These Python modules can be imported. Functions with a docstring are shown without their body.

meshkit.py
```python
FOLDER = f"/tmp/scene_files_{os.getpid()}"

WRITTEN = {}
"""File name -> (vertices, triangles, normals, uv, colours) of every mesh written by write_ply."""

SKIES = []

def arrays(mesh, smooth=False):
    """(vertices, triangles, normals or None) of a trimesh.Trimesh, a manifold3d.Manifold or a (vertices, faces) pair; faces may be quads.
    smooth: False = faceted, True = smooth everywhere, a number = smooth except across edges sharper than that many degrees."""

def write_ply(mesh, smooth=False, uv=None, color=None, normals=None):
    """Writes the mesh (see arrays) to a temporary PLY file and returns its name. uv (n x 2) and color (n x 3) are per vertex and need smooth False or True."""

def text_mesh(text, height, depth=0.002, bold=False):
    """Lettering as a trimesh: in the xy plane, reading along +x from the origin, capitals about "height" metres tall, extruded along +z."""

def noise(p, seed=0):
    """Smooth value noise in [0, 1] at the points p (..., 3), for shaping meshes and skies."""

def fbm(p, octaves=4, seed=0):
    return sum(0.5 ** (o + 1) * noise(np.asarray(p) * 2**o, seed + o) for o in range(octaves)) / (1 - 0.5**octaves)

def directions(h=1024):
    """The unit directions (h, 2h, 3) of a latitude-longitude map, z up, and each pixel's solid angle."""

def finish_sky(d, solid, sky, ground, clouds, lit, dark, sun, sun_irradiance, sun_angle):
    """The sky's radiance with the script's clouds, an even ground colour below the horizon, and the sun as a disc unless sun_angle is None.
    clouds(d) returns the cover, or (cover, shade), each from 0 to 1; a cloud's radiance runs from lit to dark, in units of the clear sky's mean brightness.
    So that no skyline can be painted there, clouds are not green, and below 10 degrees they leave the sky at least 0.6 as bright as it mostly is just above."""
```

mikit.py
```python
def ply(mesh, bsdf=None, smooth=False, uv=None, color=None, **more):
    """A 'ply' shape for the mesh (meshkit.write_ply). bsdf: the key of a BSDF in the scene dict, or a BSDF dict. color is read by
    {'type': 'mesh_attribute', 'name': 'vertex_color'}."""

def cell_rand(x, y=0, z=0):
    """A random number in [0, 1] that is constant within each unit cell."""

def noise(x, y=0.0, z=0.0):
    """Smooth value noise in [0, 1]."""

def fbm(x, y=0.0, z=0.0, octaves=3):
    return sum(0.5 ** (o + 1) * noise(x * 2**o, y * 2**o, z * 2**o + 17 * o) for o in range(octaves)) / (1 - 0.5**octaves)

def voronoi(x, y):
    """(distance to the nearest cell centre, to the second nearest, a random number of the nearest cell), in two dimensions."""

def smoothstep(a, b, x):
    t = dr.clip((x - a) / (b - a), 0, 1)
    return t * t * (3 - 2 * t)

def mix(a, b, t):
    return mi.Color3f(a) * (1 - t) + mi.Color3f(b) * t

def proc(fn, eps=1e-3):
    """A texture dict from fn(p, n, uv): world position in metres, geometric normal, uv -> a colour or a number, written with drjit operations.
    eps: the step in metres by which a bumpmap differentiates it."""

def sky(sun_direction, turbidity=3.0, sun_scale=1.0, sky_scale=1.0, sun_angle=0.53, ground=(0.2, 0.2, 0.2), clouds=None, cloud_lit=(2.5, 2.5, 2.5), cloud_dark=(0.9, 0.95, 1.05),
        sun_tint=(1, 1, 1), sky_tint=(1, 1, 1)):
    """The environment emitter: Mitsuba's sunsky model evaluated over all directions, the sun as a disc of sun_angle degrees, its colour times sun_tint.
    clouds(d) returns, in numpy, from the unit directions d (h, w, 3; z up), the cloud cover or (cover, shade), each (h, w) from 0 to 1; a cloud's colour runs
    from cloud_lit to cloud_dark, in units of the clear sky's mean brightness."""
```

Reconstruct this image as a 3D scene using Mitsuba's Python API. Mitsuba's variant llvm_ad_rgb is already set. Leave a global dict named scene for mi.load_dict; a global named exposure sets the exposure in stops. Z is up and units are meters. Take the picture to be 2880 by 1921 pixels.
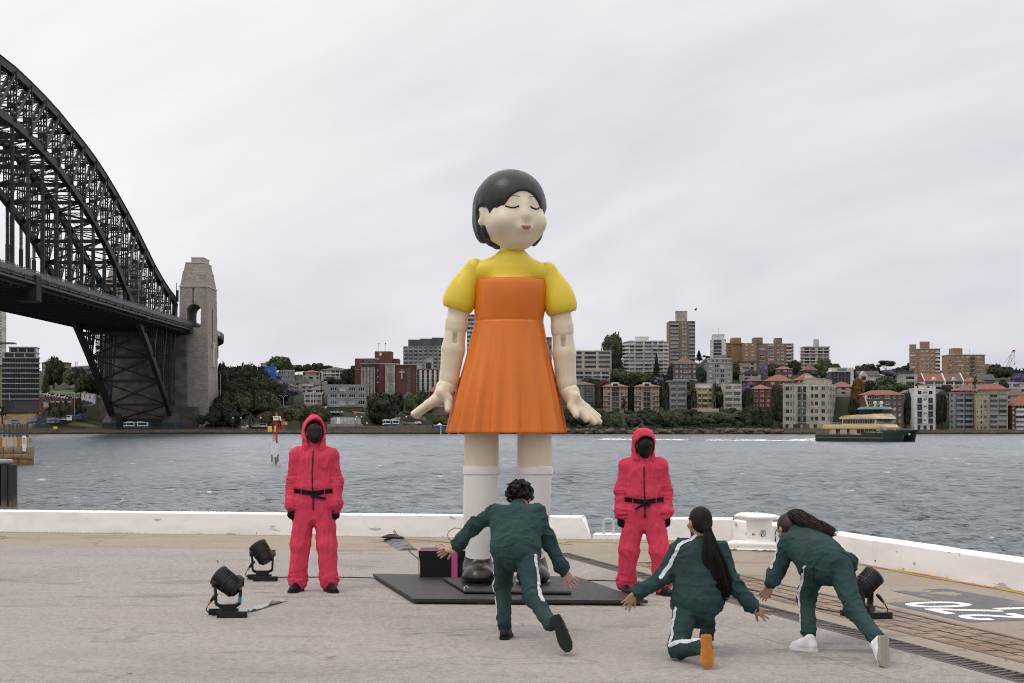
import math, random
import numpy as np, trimesh, shapely
import shapely.geometry as sg, shapely.affinity as sa, shapely.ops as so
import manifold3d as m3
import mitsuba as mi, drjit as dr
import mikit, meshkit
from scipy.interpolate import PchipInterpolator

random.seed(7)
R = np.random.RandomState(11)
T = mi.ScalarTransform4f
scene, labels = {}, {}

# ------------------------------------------------------------------ camera, sky, exposure
F, HZ, CAMZ = 4432.0, 1195.0, 1.75          # focal length and horizon of the photograph in its own pixels; eye height above the deck
WATER = -2.85
scene['camera'] = dict(type='perspective', fov=math.degrees(2 * math.atan(1440 / F)), fov_axis='x', near_clip=0.1, far_clip=9000.0,
                       principal_point_offset_y=-(HZ - 960.5) / 1921.0,
                       to_world=T().look_at(origin=[0, 0, CAMZ], target=[0, 10, CAMZ], up=[0, 0, 1]))
exposure = 1.85


def cloud_cover(d):
    z = np.maximum(d[..., 2], 0.0)
    x, y = d[..., 0] / (z + 0.34), d[..., 1] / (z + 0.34)
    a = 0.95
    s, t = x * math.cos(a) - y * math.sin(a), x * math.sin(a) + y * math.cos(a)
    warp = meshkit.fbm(np.stack([x * 0.9, y * 0.9, 0 * x + 3.1], -1), 3, seed=4) - 0.5
    wisps = 0.55 * meshkit.fbm(np.stack([s * 2.6 + warp * 3.0, t * 8.0 + warp * 5.0, 0 * x + 1.0], -1), 5, seed=1) + 0.45 * meshkit.fbm(np.stack([s * 9 + warp * 6, t * 17 + warp * 9, 0 * x + 5.0], -1), 5, seed=6)
    big = meshkit.fbm(np.stack([x * 2.1 + 4 + warp, y * 1.6, 0 * x + 7.7], -1), 4, seed=2)
    shade = 0.75 + (0.50 - big) * 0.36 + (0.5 - wisps) * 0.24 + 0.10 * np.clip(x * 1.2, -0.6, 0.8)
    shade = shade + 0.16 * np.exp(-z / 0.08) - 0.62 * np.clip((z - 0.22) / 0.6, 0, 1)
    return np.ones_like(z), np.clip(shade, 0, 1)


scene['sky_light'] = mikit.sky([-0.45, -0.35, 1.1], turbidity=3, sun_scale=0.14, sun_angle=24, ground=(0.2, 0.21, 0.22), clouds=cloud_cover,
                               cloud_lit=(4.1, 4.0, 3.95), cloud_dark=(1.74, 1.77, 1.93))

# ------------------------------------------------------------------ helpers


def PX(u, Y): return (u - 1440) / F * Y
def PZ(v, Y): return CAMZ - (v - HZ) / F * Y


def ground(u, v, z=0.0):
    Y = (CAMZ - z) * F / (v - HZ)
    return np.array([PX(u, Y), Y, z])


_count = {}


def num(name):
    """name, name_001, name_002 ..."""
    k = _count.get(name, 0)
    _count[name] = k + 1
    return name if k == 0 else f'{name}_{k:03d}'


def tag(key, label=None, cat=None, group=None, kind=None):
    d = {}
    if label: d['label'] = label
    if cat: d['category'] = cat
    if group: d['group'] = group
    if kind: d['kind'] = kind
    labels[key] = d
    return key


def thing(name, label, cat, group=None, kind=None):
    return tag(num(name), label, cat, group, kind)


def put(parent, part, mesh, mat, smooth=False, label=None, kind=None):
    """A part under its thing (or a whole thing when part is None)."""
    key = num(f'{parent}__{part}') if part else parent
    if isinstance(mesh, MB):
        mesh = mesh.mesh()
    scene[key] = mikit.ply(mesh, mat, smooth)
    if label or kind:
        labels[key] = {**({'label': label} if label else {}), **({'kind': kind} if kind else {})}
    return key


def put_copy(parent, part, shape, to_world, mat=None):
    key = num(f'{parent}__{part}') if part else parent
    d = {**shape, 'to_world': to_world}
    if mat: d['bsdf'] = {'type': 'ref', 'id': mat}
    scene[key] = d
    return key


BOXF = np.array([[0, 2, 1], [1, 2, 3], [4, 5, 6], [5, 7, 6], [0, 1, 4], [1, 5, 4], [2, 6, 3], [3, 6, 7], [0, 4, 2], [2, 4, 6], [1, 3, 5], [3, 7, 5]])


class MB:
    """Collects boxes, bars and tubes that are one mesh."""

    def __init__(self): self.v, self.f, self.n = [], [], 0

    def add(self, v, f):
        v = np.asarray(v, float); self.v.append(v); self.f.append(np.asarray(f, int) + self.n); self.n += len(v)
        return self

    def tm(self, m): return self.add(m.vertices, m.faces)

    def box(self, x0, x1, y0, y1, z0, z1, M=None):
        v = np.array([[x, y, z] for z in (z0, z1) for y in (y0, y1) for x in (x0, x1)], float)
        if M is not None: v = v @ M[:3, :3].T + M[:3, 3]
        return self.add(v, BOXF)

    def bar(self, p, q, w, h=None, up=(0, 0, 1)):
        """A square bar from p to q; h lies along 'up', w across it."""
        p, q = np.asarray(p, float), np.asarray(q, float); h = w if h is None else h
        d = q - p; d /= np.linalg.norm(d) + 1e-9
        a = np.cross(d, up)
        if np.linalg.norm(a) < 1e-3: a = np.cross(d, (0, 1, 0.01))
        a /= np.linalg.norm(a); b = np.cross(a, d); a = -a
        v = [e + a * sx * w / 2 + b * sy * h / 2 for e in (p, q) for sy in (-1, 1) for sx in (-1, 1)]
        return self.add(v, BOXF)

    def tube(self, pts, r, n=6, closed=False):
        p = np.asarray(pts, float); r = np.broadcast_to(r, (len(p),))
        t = np.gradient(p, axis=0); t /= np.linalg.norm(t, axis=1, keepdims=True) + 1e-12
        a = np.cross(t, np.where(np.abs(t[:, 2:]) < 0.9, [0, 0, 1.0], [1.0, 0, 0])); a /= np.linalg.norm(a, axis=1, keepdims=True) + 1e-12
        b = np.cross(t, a); an = np.arange(n) * 2 * np.pi / n
        v = p[:, None] + r[:, None, None] * (np.cos(an)[None, :, None] * a[:, None] + np.sin(an)[None, :, None] * b[:, None])
        i, j = np.meshgrid(np.arange(len(p) - 1), np.arange(n), indexing='ij')
        q = np.stack([i * n + j, i * n + (j + 1) % n, (i + 1) * n + (j + 1) % n, (i + 1) * n + j], -1).reshape(-1, 4)
        f = np.vstack([q[:, [0, 1, 2]], q[:, [0, 2, 3]]])
        v = v.reshape(-1, 3); m = len(v); v = np.vstack([v, p[0], p[-1]])
        k = np.arange(n); l = (len(p) - 1) * n
        f = np.vstack([f, np.stack([(k + 1) % n, k, np.full(n, m)], 1), np.stack([l + k, l + (k + 1) % n, np.full(n, m + 1)], 1)])
        return self.add(v, f)

    def poly(self, pg, z0, z1):
        """A shapely polygon extruded from z0 to z1."""
        for g in getattr(pg, 'geoms', [pg]):
            if g.is_empty or g.area < 1e-6: continue
            m = trimesh.creation.extrude_polygon(g, z1 - z0, engine='earcut'); m.apply_translation([0, 0, z0]); self.tm(m)
        return self

    def mesh(self): return trimesh.Trimesh(np.vstack(self.v), np.vstack(self.f), process=False)


def lathe(profile, n=32):
    """(r, z) profile turned about z; closed where r is 0."""
    p = np.asarray(profile, float); an = np.arange(n) * 2 * np.pi / n
    v = np.stack([p[:, None, 0] * np.cos(an), p[:, None, 0] * np.sin(an), np.broadcast_to(p[:, None, 1], (len(p), n))], -1).reshape(-1, 3)
    i, j = np.meshgrid(np.arange(len(p) - 1), np.arange(n), indexing='ij')
    q = np.stack([i * n + j, i * n + (j + 1) % n, (i + 1) * n + (j + 1) % n, (i + 1) * n + j], -1).reshape(-1, 4)
    return trimesh.Trimesh(v, np.vstack([q[:, [0, 1, 2]], q[:, [0, 2, 3]]]), process=False)


def rotz(a, x=0, y=0, z=0):
    c, s = math.cos(a), math.sin(a); M = np.eye(4); M[:2, :2] = [[c, -s], [s, c]]; M[:3, 3] = x, y, z
    return M


def lattice(mb, p, q, w, bar=0.25, lace=0.14, step=None, up=(0, 0, 1)):
    """A laced girder: two rails side by side, w apart across 'up', with zigzag lacing."""
    p, q = np.asarray(p, float), np.asarray(q, float); d = q - p; L = np.linalg.norm(d); d /= L
    a = np.cross(d, up); a /= np.linalg.norm(a) + 1e-9; a = a * w / 2
    mb.bar(p + a, q + a, bar, bar, up); mb.bar(p - a, q - a, bar, bar, up)
    n = max(2, int(round(L / (step or w))))
    for i in range(n):
        s = a if i % 2 else -a
        mb.bar(p + d * L * i / n + s, p + d * L * (i + 1) / n - s, lace, lace, up)


# ------------------------------------------------------------------ materials
def srgb(r, g=None, b=None):
    c = np.array([r, g, b] if g is not None else [r, r, r]) / 255.0
    return [float(x) for x in np.where(c < 0.04045, c / 12.92, ((c + 0.055) / 1.055) ** 2.4)]


def rgb(c): return {'type': 'rgb', 'value': [float(x) for x in c]}


def mat(name, col, rough=0.6, two=False, spec=0.4, **k):
    b = {'type': 'principled', 'base_color': rgb(col) if isinstance(col, (list, tuple)) else col, 'roughness': rough, 'specular': spec, **k}
    scene[name] = {'type': 'twosided', 'bsdf': b} if two else b
    return name


def bumped(name, col, bump, scale, rough=0.6, spec=0.4, eps=2e-3, **k):
    scene[name] = {'type': 'bumpmap', 'arbitrary': mikit.proc(bump, eps=eps), 'scale': scale,
                   'bsdf': {'type': 'principled', 'base_color': rgb(col) if isinstance(col, (list, tuple)) else col, 'roughness': rough, 'specular': spec, **k}}
    return name


N, FB, SS, MIX = mikit.noise, mikit.fbm, mikit.smoothstep, mikit.mix


def vary(c, s=1.0, amt=0.25, c2=None):
    """A colour that wanders with the place: blotches of size 1/s metres."""
    c2 = c2 or [x * (1 - amt) for x in c]
    c1 = [x * (1 + amt * 0.4) for x in c]

    def fn(p, n, uv):
        t = FB(p.x * s, p.y * s, p.z * s, 3)
        return MIX(c1, c2, SS(0.3, 0.7, t))
    return mikit.proc(fn)
# ------------------------------------------------------------------ the pier deck
def deck_colour(p, n, uv):
    streak = 0.5 * FB(p.x * 0.5, p.y * 1.5, 0.0, 4) + 0.5 * FB(p.x * 1.3, p.y * 3.0, 13.0, 3)
    blot = FB(p.x * 0.30 + 9, p.y * 0.5, 2.0, 3)
    grain = N(p.x * 75, p.y * 75, 1.0)
    grain2 = N(p.x * 31, p.y * 31, 4.0)
    c = MIX([0.248, 0.229, 0.216], [0.222, 0.205, 0.195], SS(0.42, 0.66, streak))
    c = c * (0.95 + 0.11 * blot) * (0.70 + 0.34 * grain + 0.26 * grain2)
    off = p.y + 0.199 * p.x - 21.35                                # the warmer, smoother border along the kerb
    warm = MIX([0.265, 0.225, 0.175], [0.225, 0.19, 0.15], FB(p.x * 0.7, p.y * 2.2, 5.0, 3)) * (0.93 + 0.14 * grain2)
    lane = p.x * 0.967 + p.y * 0.254
    w = dr.maximum(SS(0.0, 0.10, off), SS(6.15, 6.25, lane))
    warm2 = MIX([0.255, 0.222, 0.18], [0.21, 0.182, 0.15], FB(p.x * 0.9, p.y * 0.9, 8.0, 4)) * (0.86 + 0.16 * grain + 0.14 * grain2)
    c = MIX(c, dr.select(lane > 6.2, warm2, warm), w)
    stain = SS(0.66, 0.78, FB(p.x * 1.1 + 3, p.y * 2.3, 11.0, 4))
    scuff = SS(0.76, 0.83, FB(p.x * 2.3, p.y * 7.0 + 2, 21.0, 3))
    crack = 1 - SS(0.0, 0.010, dr.abs(FB(p.x * 0.45, p.y * 0.55, 31.0, 4) - 0.52))
    return c * (1 - 0.22 * stain) * (1 - 0.25 * scuff) * (1 - 0.22 * crack * SS(0.5, 0.6, N(p.x * 0.4, p.y * 0.4, 9.0)))


bumped('m_deck', mikit.proc(deck_colour), lambda p, n, uv: N(p.x * 60, p.y * 60, 0.0) + 0.6 * N(p.x * 140, p.y * 140, 2.0), 0.0016, rough=0.75, spec=0.3)
mat('m_base', [0.12, 0.11, 0.10], 0.9)


def kerb_colour(p, n, uv):
    t = FB(p.x * 1.4, p.y * 1.4, p.z * 5, 4)
    chip = SS(0.745, 0.765, FB(p.x * 4.2, p.y * 4.2, p.z * 9, 4) + 0.10 * SS(0.10, 0.0, p.z))
    c = MIX([0.84, 0.83, 0.83], [0.75, 0.735, 0.725], SS(0.35, 0.7, t))
    drip = SS(0.62, 0.75, FB(p.x * 9, p.y * 9, p.z * 1.2, 3)) * 0.05
    return MIX(c * (1 - drip), [0.42, 0.40, 0.36], chip * 0.85)


bumped('m_kerb', mikit.proc(kerb_colour), lambda p, n, uv: FB(p.x * 12, p.y * 12, p.z * 12, 3), 0.004, rough=0.55, spec=0.35)

KD = np.array([0.98077, -0.19517])                                 # along the left kerb, and the right kerb (a skewed corner)
LD = np.array([0.2620, -0.9651])
K0, KC = np.array([-8.40, 25.85]), np.array([3.32, 23.78])
KN = np.array([0.19517, 0.98077])
LN = np.array([0.9651, 0.2620])


def on_kerb(x): return np.array([x, 25.85 + (x + 8.40) * (23.78 - 25.85) / (3.32 + 8.40)])


deck_pg = sg.Polygon([(-16, -8), (12.2, -8), tuple(KC + LD * 32.6 + LN * 0.34), tuple(KC + np.array([0.42, 0.36])), tuple(on_kerb(-22) + np.array([0.1, 0.45])), (-22, 12)])
lane = lambda o, a, b: [np.array([0.967, 0.254]) * o + LD * s for s in (a, b)]      # a line parallel to the right kerb at offset o
grate_pg = sg.Polygon([*[tuple(p) for p in lane(6.12, -20.6, 12)], *[tuple(p) for p in lane(6.38, 12, -20.6)]])
band_pg = sg.Polygon([*[tuple(p) for p in lane(6.70, -19.0, 12)], *[tuple(p) for p in lane(7.36, 12, -19.0)]])
joints = [sg.LineString([on_kerb(-22) - KN * 2.62, on_kerb(2.2) - KN * 2.62]), sg.LineString([(-22, 17.45), (0.9, 17.05), (1.8, 17.1)]),
          sg.LineString([(-22, 16.65), (2.1, 16.25)]), sg.LineString([(-16, 10.95), (3.3, 10.72)]), sg.LineString([lane(5.38, -15.6, 12)[0], lane(5.38, -17, 12)[1]]),
          ]
cut = so.unary_union([j.buffer(0.004) for j in joints] + [grate_pg, band_pg])
deck = tag(num('pier_deck'), kind='structure')
for g in deck_pg.difference(cut).geoms:
    if g.area > 0.02: put(deck, 'slab', MB().poly(g, -0.25, 0.0), 'm_deck')
put(deck, 'deck_base', MB().poly(deck_pg.buffer(-0.02), -3.6, -0.075), 'm_base')

# the drain grate: a dark channel with slanted bars
mat('m_iron', mikit.proc(lambda p, n, uv: MIX([0.09, 0.08, 0.08], [0.16, 0.13, 0.12], FB(p.x * 3, p.y * 3, 0, 3))), 0.55, metallic=0.0)
g = thing('drain_grate', 'long dark iron drain grate running diagonally across the deck', 'drain grate')
mb = MB()
for o in (6.128, 6.372):
    a, b = lane(o, -20.6, 12); mb.bar([*a, -0.02], [*b, -0.02], 0.016, 0.05)
put(g, 'frame', mb, 'm_iron')
mb = MB()
for i in range(720):
    s = -20.55 + i * 0.045
    a, b = np.array([0.967, 0.254]) * 6.135 + LD * s, np.array([0.967, 0.254]) * 6.365 + LD * (s + 0.10 * (1 if (i // 22) % 2 else -1) * (1 if i % 2 else 0.4))
    mb.bar([*a, -0.012], [*b, -0.012], 0.015, 0.03)
put(g, 'bars', mb, 'm_iron', kind='stuff')

# the strip of rusty setts between two rails
def sett_colour(p, n, uv):
    r = mikit.cell_rand(dr.floor((p.x * 0.967 + p.y * 0.254 - 6.70) / 0.165), dr.floor((p.y * 0.9651 - p.x * 0.262) / 0.26))
    c = MIX([0.235, 0.19, 0.145], [0.175, 0.14, 0.11], FB(p.x * 3, p.y * 3, 0, 3)) * (0.84 + 0.3 * r)
    rust = SS(0.5, 0.72, FB(p.x * 1.3, p.y * 1.3, 5.0, 3))
    return MIX(c, [0.16, 0.085, 0.05], rust * 0.45) * (0.82 + 0.28 * N(p.x * 60, p.y * 60, 1))


bumped('m_sett', mikit.proc(sett_colour), lambda p, n, uv: N(p.x * 70, p.y * 70, 0.0), 0.002, rough=0.8)
mat('m_rust', mikit.proc(lambda p, n, uv: MIX([0.10, 0.075, 0.07], [0.20, 0.14, 0.11], FB(p.x * 7, p.y * 7, 0, 4))), 0.8)
st = tag(num('paved_strip'), 'strip of rusty brown setts between two worn rails on the deck', 'paving', kind='structure')
box = mikit.ply(MB().box(-0.070, 0.070, -0.117, 0.117, -0.05, 0.0).mesh(), 'm_sett')
ang = math.degrees(math.atan2(LD[1], LD[0])) + 90
k = 0
for i in range(70):
    for j in range(4):
        c = np.array([0.967, 0.254]) * (6.78 + 0.165 * j) + LD * (-18.8 + i * 0.26 + (0.13 if j % 2 else 0))
        put_copy(st, 'sett', box, T().translate([float(c[0]), float(c[1]), -0.004 + 0.006 * R.rand()]).rotate([0, 0, 1], ang + R.uniform(-1.5, 1.5)))
for o in (6.672, 7.385):
    a, b = lane(o, -19.0, 12); put(st, 'rail', MB().bar([*a, -0.02], [*b, -0.02], 0.05, 0.048), 'm_rust')

# painted number panel
def panel_colour(p, n, uv):
    worn = SS(0.60, 0.66, FB(p.x * 3.2, p.y * 2.2 + 3, 4.0, 4)) * SS(15.5, 17.2, p.y + (p.x - 4.2) * 0.8)
    return MIX(MIX([0.085, 0.085, 0.098], [0.12, 0.118, 0.125], FB(p.x * 5, p.y * 5, 0, 3)), [0.27, 0.235, 0.19], worn) * (0.86 + 0.28 * N(p.x * 70, p.y * 70, 1))


bumped('m_panel', mikit.proc(panel_colour), lambda p, n, uv: N(p.x * 60, p.y * 60, 0.0), 0.0012, rough=0.7)
mat('m_digit', mikit.proc(lambda p, n, uv: MIX([0.74, 0.73, 0.71], [0.33, 0.32, 0.31], SS(0.68, 0.74, FB(p.x * 9, p.y * 9, 3, 4)))), 0.6)
pan = thing('painted_panel', 'worn dark grey painted panel with white stencilled 270 on the deck by the right kerb', 'deck marking')
q = [ground(u, v)[:2] for u, v in ((2490, 1697), (2631, 1690), (2504, 1661.5), (2662, 1656.5), (2880, 1694))]
q += [q[-1] + np.array([0.9, -1.0]), np.array([5.5, 14.1]), ground(2880, 1745)[:2], ground(2725, 1751)[:2]]
put(pan, 'paint', MB().poly(sg.Polygon([tuple(x) for x in q]).buffer(0.001), 0.0005, 0.004), 'm_panel')
rx, up_ = np.array([-0.245, 0.9695]), np.array([-0.9695, -0.245])
xo = 0.0
for i, ch in enumerate('270'):
    m = meshkit.text_mesh(ch, 0.60, 0.004, bold=True)
    m.apply_scale([1.0, 1, 1]); v = m.vertices
    o = np.array([4.74, 14.12]) + rx * (0.50 * i)
    m = trimesh.Trimesh(np.column_stack([o + v[:, :1] * rx + v[:, 1:2] * up_, v[:, 2] + 0.0042]), m.faces, process=False)
    put(pan, 'digit', m, 'm_digit')
a = np.array([4.58, 14.93]); b = a - up_ * 0.75
put(pan, 'bar_mark', MB().bar([*a, 0.006], [*b, 0.006], 0.12, 0.004), 'm_digit')

# ------------------------------------------------------------------ white kerbs
def kerb(a, b, h, t, out, slant=(0.0, 0.0), cham=0.03):
    a, b = np.asarray(a, float), np.asarray(b, float); d = (b - a) / np.linalg.norm(b - a)
    prof = [(0, 0), (0.012, h - cham), (cham * 0.5, h - cham * 0.25), (cham * 1.4, h), (t - cham, h + 0.004), (t, h - cham), (t, -0.6), (0, -0.6)]
    L = np.linalg.norm(b - a); n = max(2, int(L / 0.15)); rings = []
    for i in range(n + 1):
        s = L * i / n
        ring = []
        for y, z in prof:
            zz = max(z, 0) / h; e = s + (slant[0] * zz if i == 0 else -slant[1] * zz if i == n else 0)
            w = 0.006 * (meshkit.noise(np.array([s * 1.7, y * 9, z * 7.0]), 3) - 0.5) if z > 0 else 0
            pnt = a + d * e + out * (y + w); ring.append([pnt[0], pnt[1], z + w])
        rings.append(ring)
    v = np.array(rings).reshape(-1, 3); m = len(prof)
    i, j = np.meshgrid(np.arange(n), np.arange(m), indexing='ij')
    qd = np.stack([i * m + j, (i + 1) * m + j, (i + 1) * m + (j + 1) % m, i * m + (j + 1) % m], -1).reshape(-1, 4)
    f = list(np.vstack([qd[:, [0, 1, 2]], qd[:, [0, 2, 3]]]))
    for base, o in ((0, 1), (n * m, -1)):
        for k in range(1, m - 1): f.append([base, base + k, base + k + 1][::o])
    return trimesh.Trimesh(v, np.array(f), process=False)


LN = np.array([0.9651, 0.2620])
k1 = thing('kerb_wall', 'long white painted concrete kerb along the left edge of the pier', 'kerb')
put(k1, None, kerb(on_kerb(-22), on_kerb(1.22), 0.335, 0.42, KN, (0, 0.16)), 'm_kerb', 40)
k2 = thing('kerb_wall', 'short white kerb section behind the right hooded guard, beside the bollard', 'kerb')
put(k2, None, kerb(on_kerb(2.28), KC - KD * 0.005, 0.325, 0.40, KN), 'm_kerb', 40)
k3 = thing('kerb_wall', 'white painted kerb running diagonally down the right edge of the pier', 'kerb')
put(k3, None, kerb(KC + LD * 0.01, KC + LD * 30, 0.32, 0.36, LN), 'm_kerb', 40)
k4 = thing('kerb_wall', 'low whitish sill in the gap between the kerbs under the ladder hoop', 'kerb')
put(k4, None, kerb(on_kerb(1.235), on_kerb(2.27), 0.07, 0.40, KN, cham=0.015), 'm_kerb', 40)
mat('m_galv', [0.50, 0.50, 0.49], 0.45, metallic=0.3)
h = thing('ladder_hoop', 'small grey metal ladder hoop standing in the kerb gap', 'handrail')
c = on_kerb(1.38) + KN * 0.16
pts = [[c[0] + dx, c[1], z] for dx, z in [(0, 0.03), (0, 0.24)] + [(0.075 - 0.075 * math.cos(t), 0.25 + 0.05 * math.sin(t)) for t in np.linspace(0.2, math.pi - 0.2, 7)] + [(0.15, 0.24), (0.15, 0.03)]]
put(h, None, MB().tube(pts, 0.02, 8), 'm_galv', True)

# ------------------------------------------------------------------ the harbour water
def water_mesh():
    ny, nx = 1050, 600
    Y = 21.5 * (1500 / 21.5) ** (np.linspace(0, 1, ny) ** 0.93)
    s = np.linspace(-0.50, 0.50, nx)
    X, YY = np.meshgrid(s, Y); X = X * (YY + 14) + 0
    Z = np.zeros_like(X)
    r = np.random.RandomState(5)
    for i in range(34):
        lam = 0.60 * 1.092 ** i * r.uniform(0.9, 1.1)
        th = -1.35 + r.normal(0, 0.60)                              # the wind comes across the view
        kx, ky = math.cos(th) * 2 * np.pi / lam, math.sin(th) * 2 * np.pi / lam
        amp = 0.0130 * lam ** 0.80 * (0.22 if lam > 5 else 0.6 if lam > 3 else 1)
        ph = r.uniform(0, 6.28) + 1.3 * meshkit.noise(np.stack([X / 23, YY / 23, 0 * X + i], -1), i)
        fade = np.clip(lam * 55 / np.maximum(YY, 1), 0, 1)
        w = np.sin(kx * X + ky * YY + ph)
        Z += amp * fade * (1.6 * ((w + 1) / 2) ** 1.8 - 0.7)
    gust = meshkit.fbm(np.stack([X / 45, YY / 60, 0 * X], -1), 3, seed=9)
    Z *= 0.25 + 1.55 * gust ** 1.3
    v = np.stack([X, YY, Z + WATER], -1).reshape(-1, 3)
    i, j = np.meshgrid(np.arange(ny - 1), np.arange(nx - 1), indexing='ij')
    q = np.stack([i * nx + j, i * nx + j + 1, (i + 1) * nx + j + 1, (i + 1) * nx + j], -1).reshape(-1, 4)
    return trimesh.Trimesh(v, np.vstack([q[:, [0, 1, 2]], q[:, [0, 2, 3]]]), process=False)


def water_colour(p, n, uv):
    deep = MIX([0.055, 0.076, 0.092], [0.075, 0.098, 0.112], FB(p.x * 0.05, p.y * 0.04, 0, 3))
    foam = SS(0.80, 0.86, FB(p.x * 0.33, p.y * 0.40, 3.0, 4) + 0.10 * SS(WATER + 0.05, WATER + 0.34, p.z)) * SS(0.45, 0.7, N(p.x * 2.2, p.y * 1.4, 7))
    return MIX(deep, [0.62, 0.65, 0.68], foam * 0.85)


bumped('m_water', mikit.proc(water_colour), lambda p, n, uv: FB(p.x * 1.7 + p.y * 0.4, p.y * 2.3, 0.0, 4), 0.16, rough=0.10, spec=0.5, eps=0.02)
put(tag(num('harbour_water'), kind='structure'), None, water_mesh(), 'm_water', True)
# ------------------------------------------------------------------ the steel arch bridge
mat('m_steel', mikit.proc(lambda p, n, uv: MIX([0.011, 0.011, 0.012], [0.019, 0.018, 0.020], FB(p.x * 0.15, p.y * 0.15, p.z * 0.15, 3))), 0.55)
mat('m_steel_light', [0.036, 0.035, 0.036], 0.5)
mat('m_steel_under', [0.016, 0.016, 0.018], 0.7)


def ashlar(p, n, uv):
    h = 0.9
    row = dr.floor(p.z / h)
    along = dr.select(dr.abs(n.x) > 0.6, p.y, p.x) / 1.9 + 0.5 * (row - 2 * dr.floor(row / 2))
    fx, fz = along - dr.floor(along), p.z / h - row
    joint = dr.minimum(dr.minimum(fx, 1 - fx) * 1.9, dr.minimum(fz, 1 - fz) * h)
    r = mikit.cell_rand(dr.floor(along), row, 3)
    c = MIX([0.33, 0.30, 0.26], [0.25, 0.23, 0.205], r) * (0.85 + 0.3 * FB(p.x * 0.4, p.y * 0.4, p.z * 0.25, 3))
    return c * (0.74 + 0.26 * SS(0.02, 0.16, joint))


bumped('m_granite', mikit.proc(ashlar), lambda p, n, uv: FB(p.x * 1.2, p.y * 1.2, p.z * 2.2, 3), 0.25, rough=0.85, eps=0.05)
mat('m_granite_plain', vary([0.36, 0.33, 0.285], 0.5, 0.15), 0.85)
mat('m_granite_trim', vary([0.43, 0.395, 0.335], 0.5, 0.12), 0.85)
mat('m_blue_sheet', [0.035, 0.06, 0.17], 0.6)
mat('m_bearing', [0.045, 0.048, 0.06], 0.6)
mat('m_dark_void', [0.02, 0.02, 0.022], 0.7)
mat('m_mesh_fence', [0.085, 0.085, 0.09], 0.5)

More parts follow.
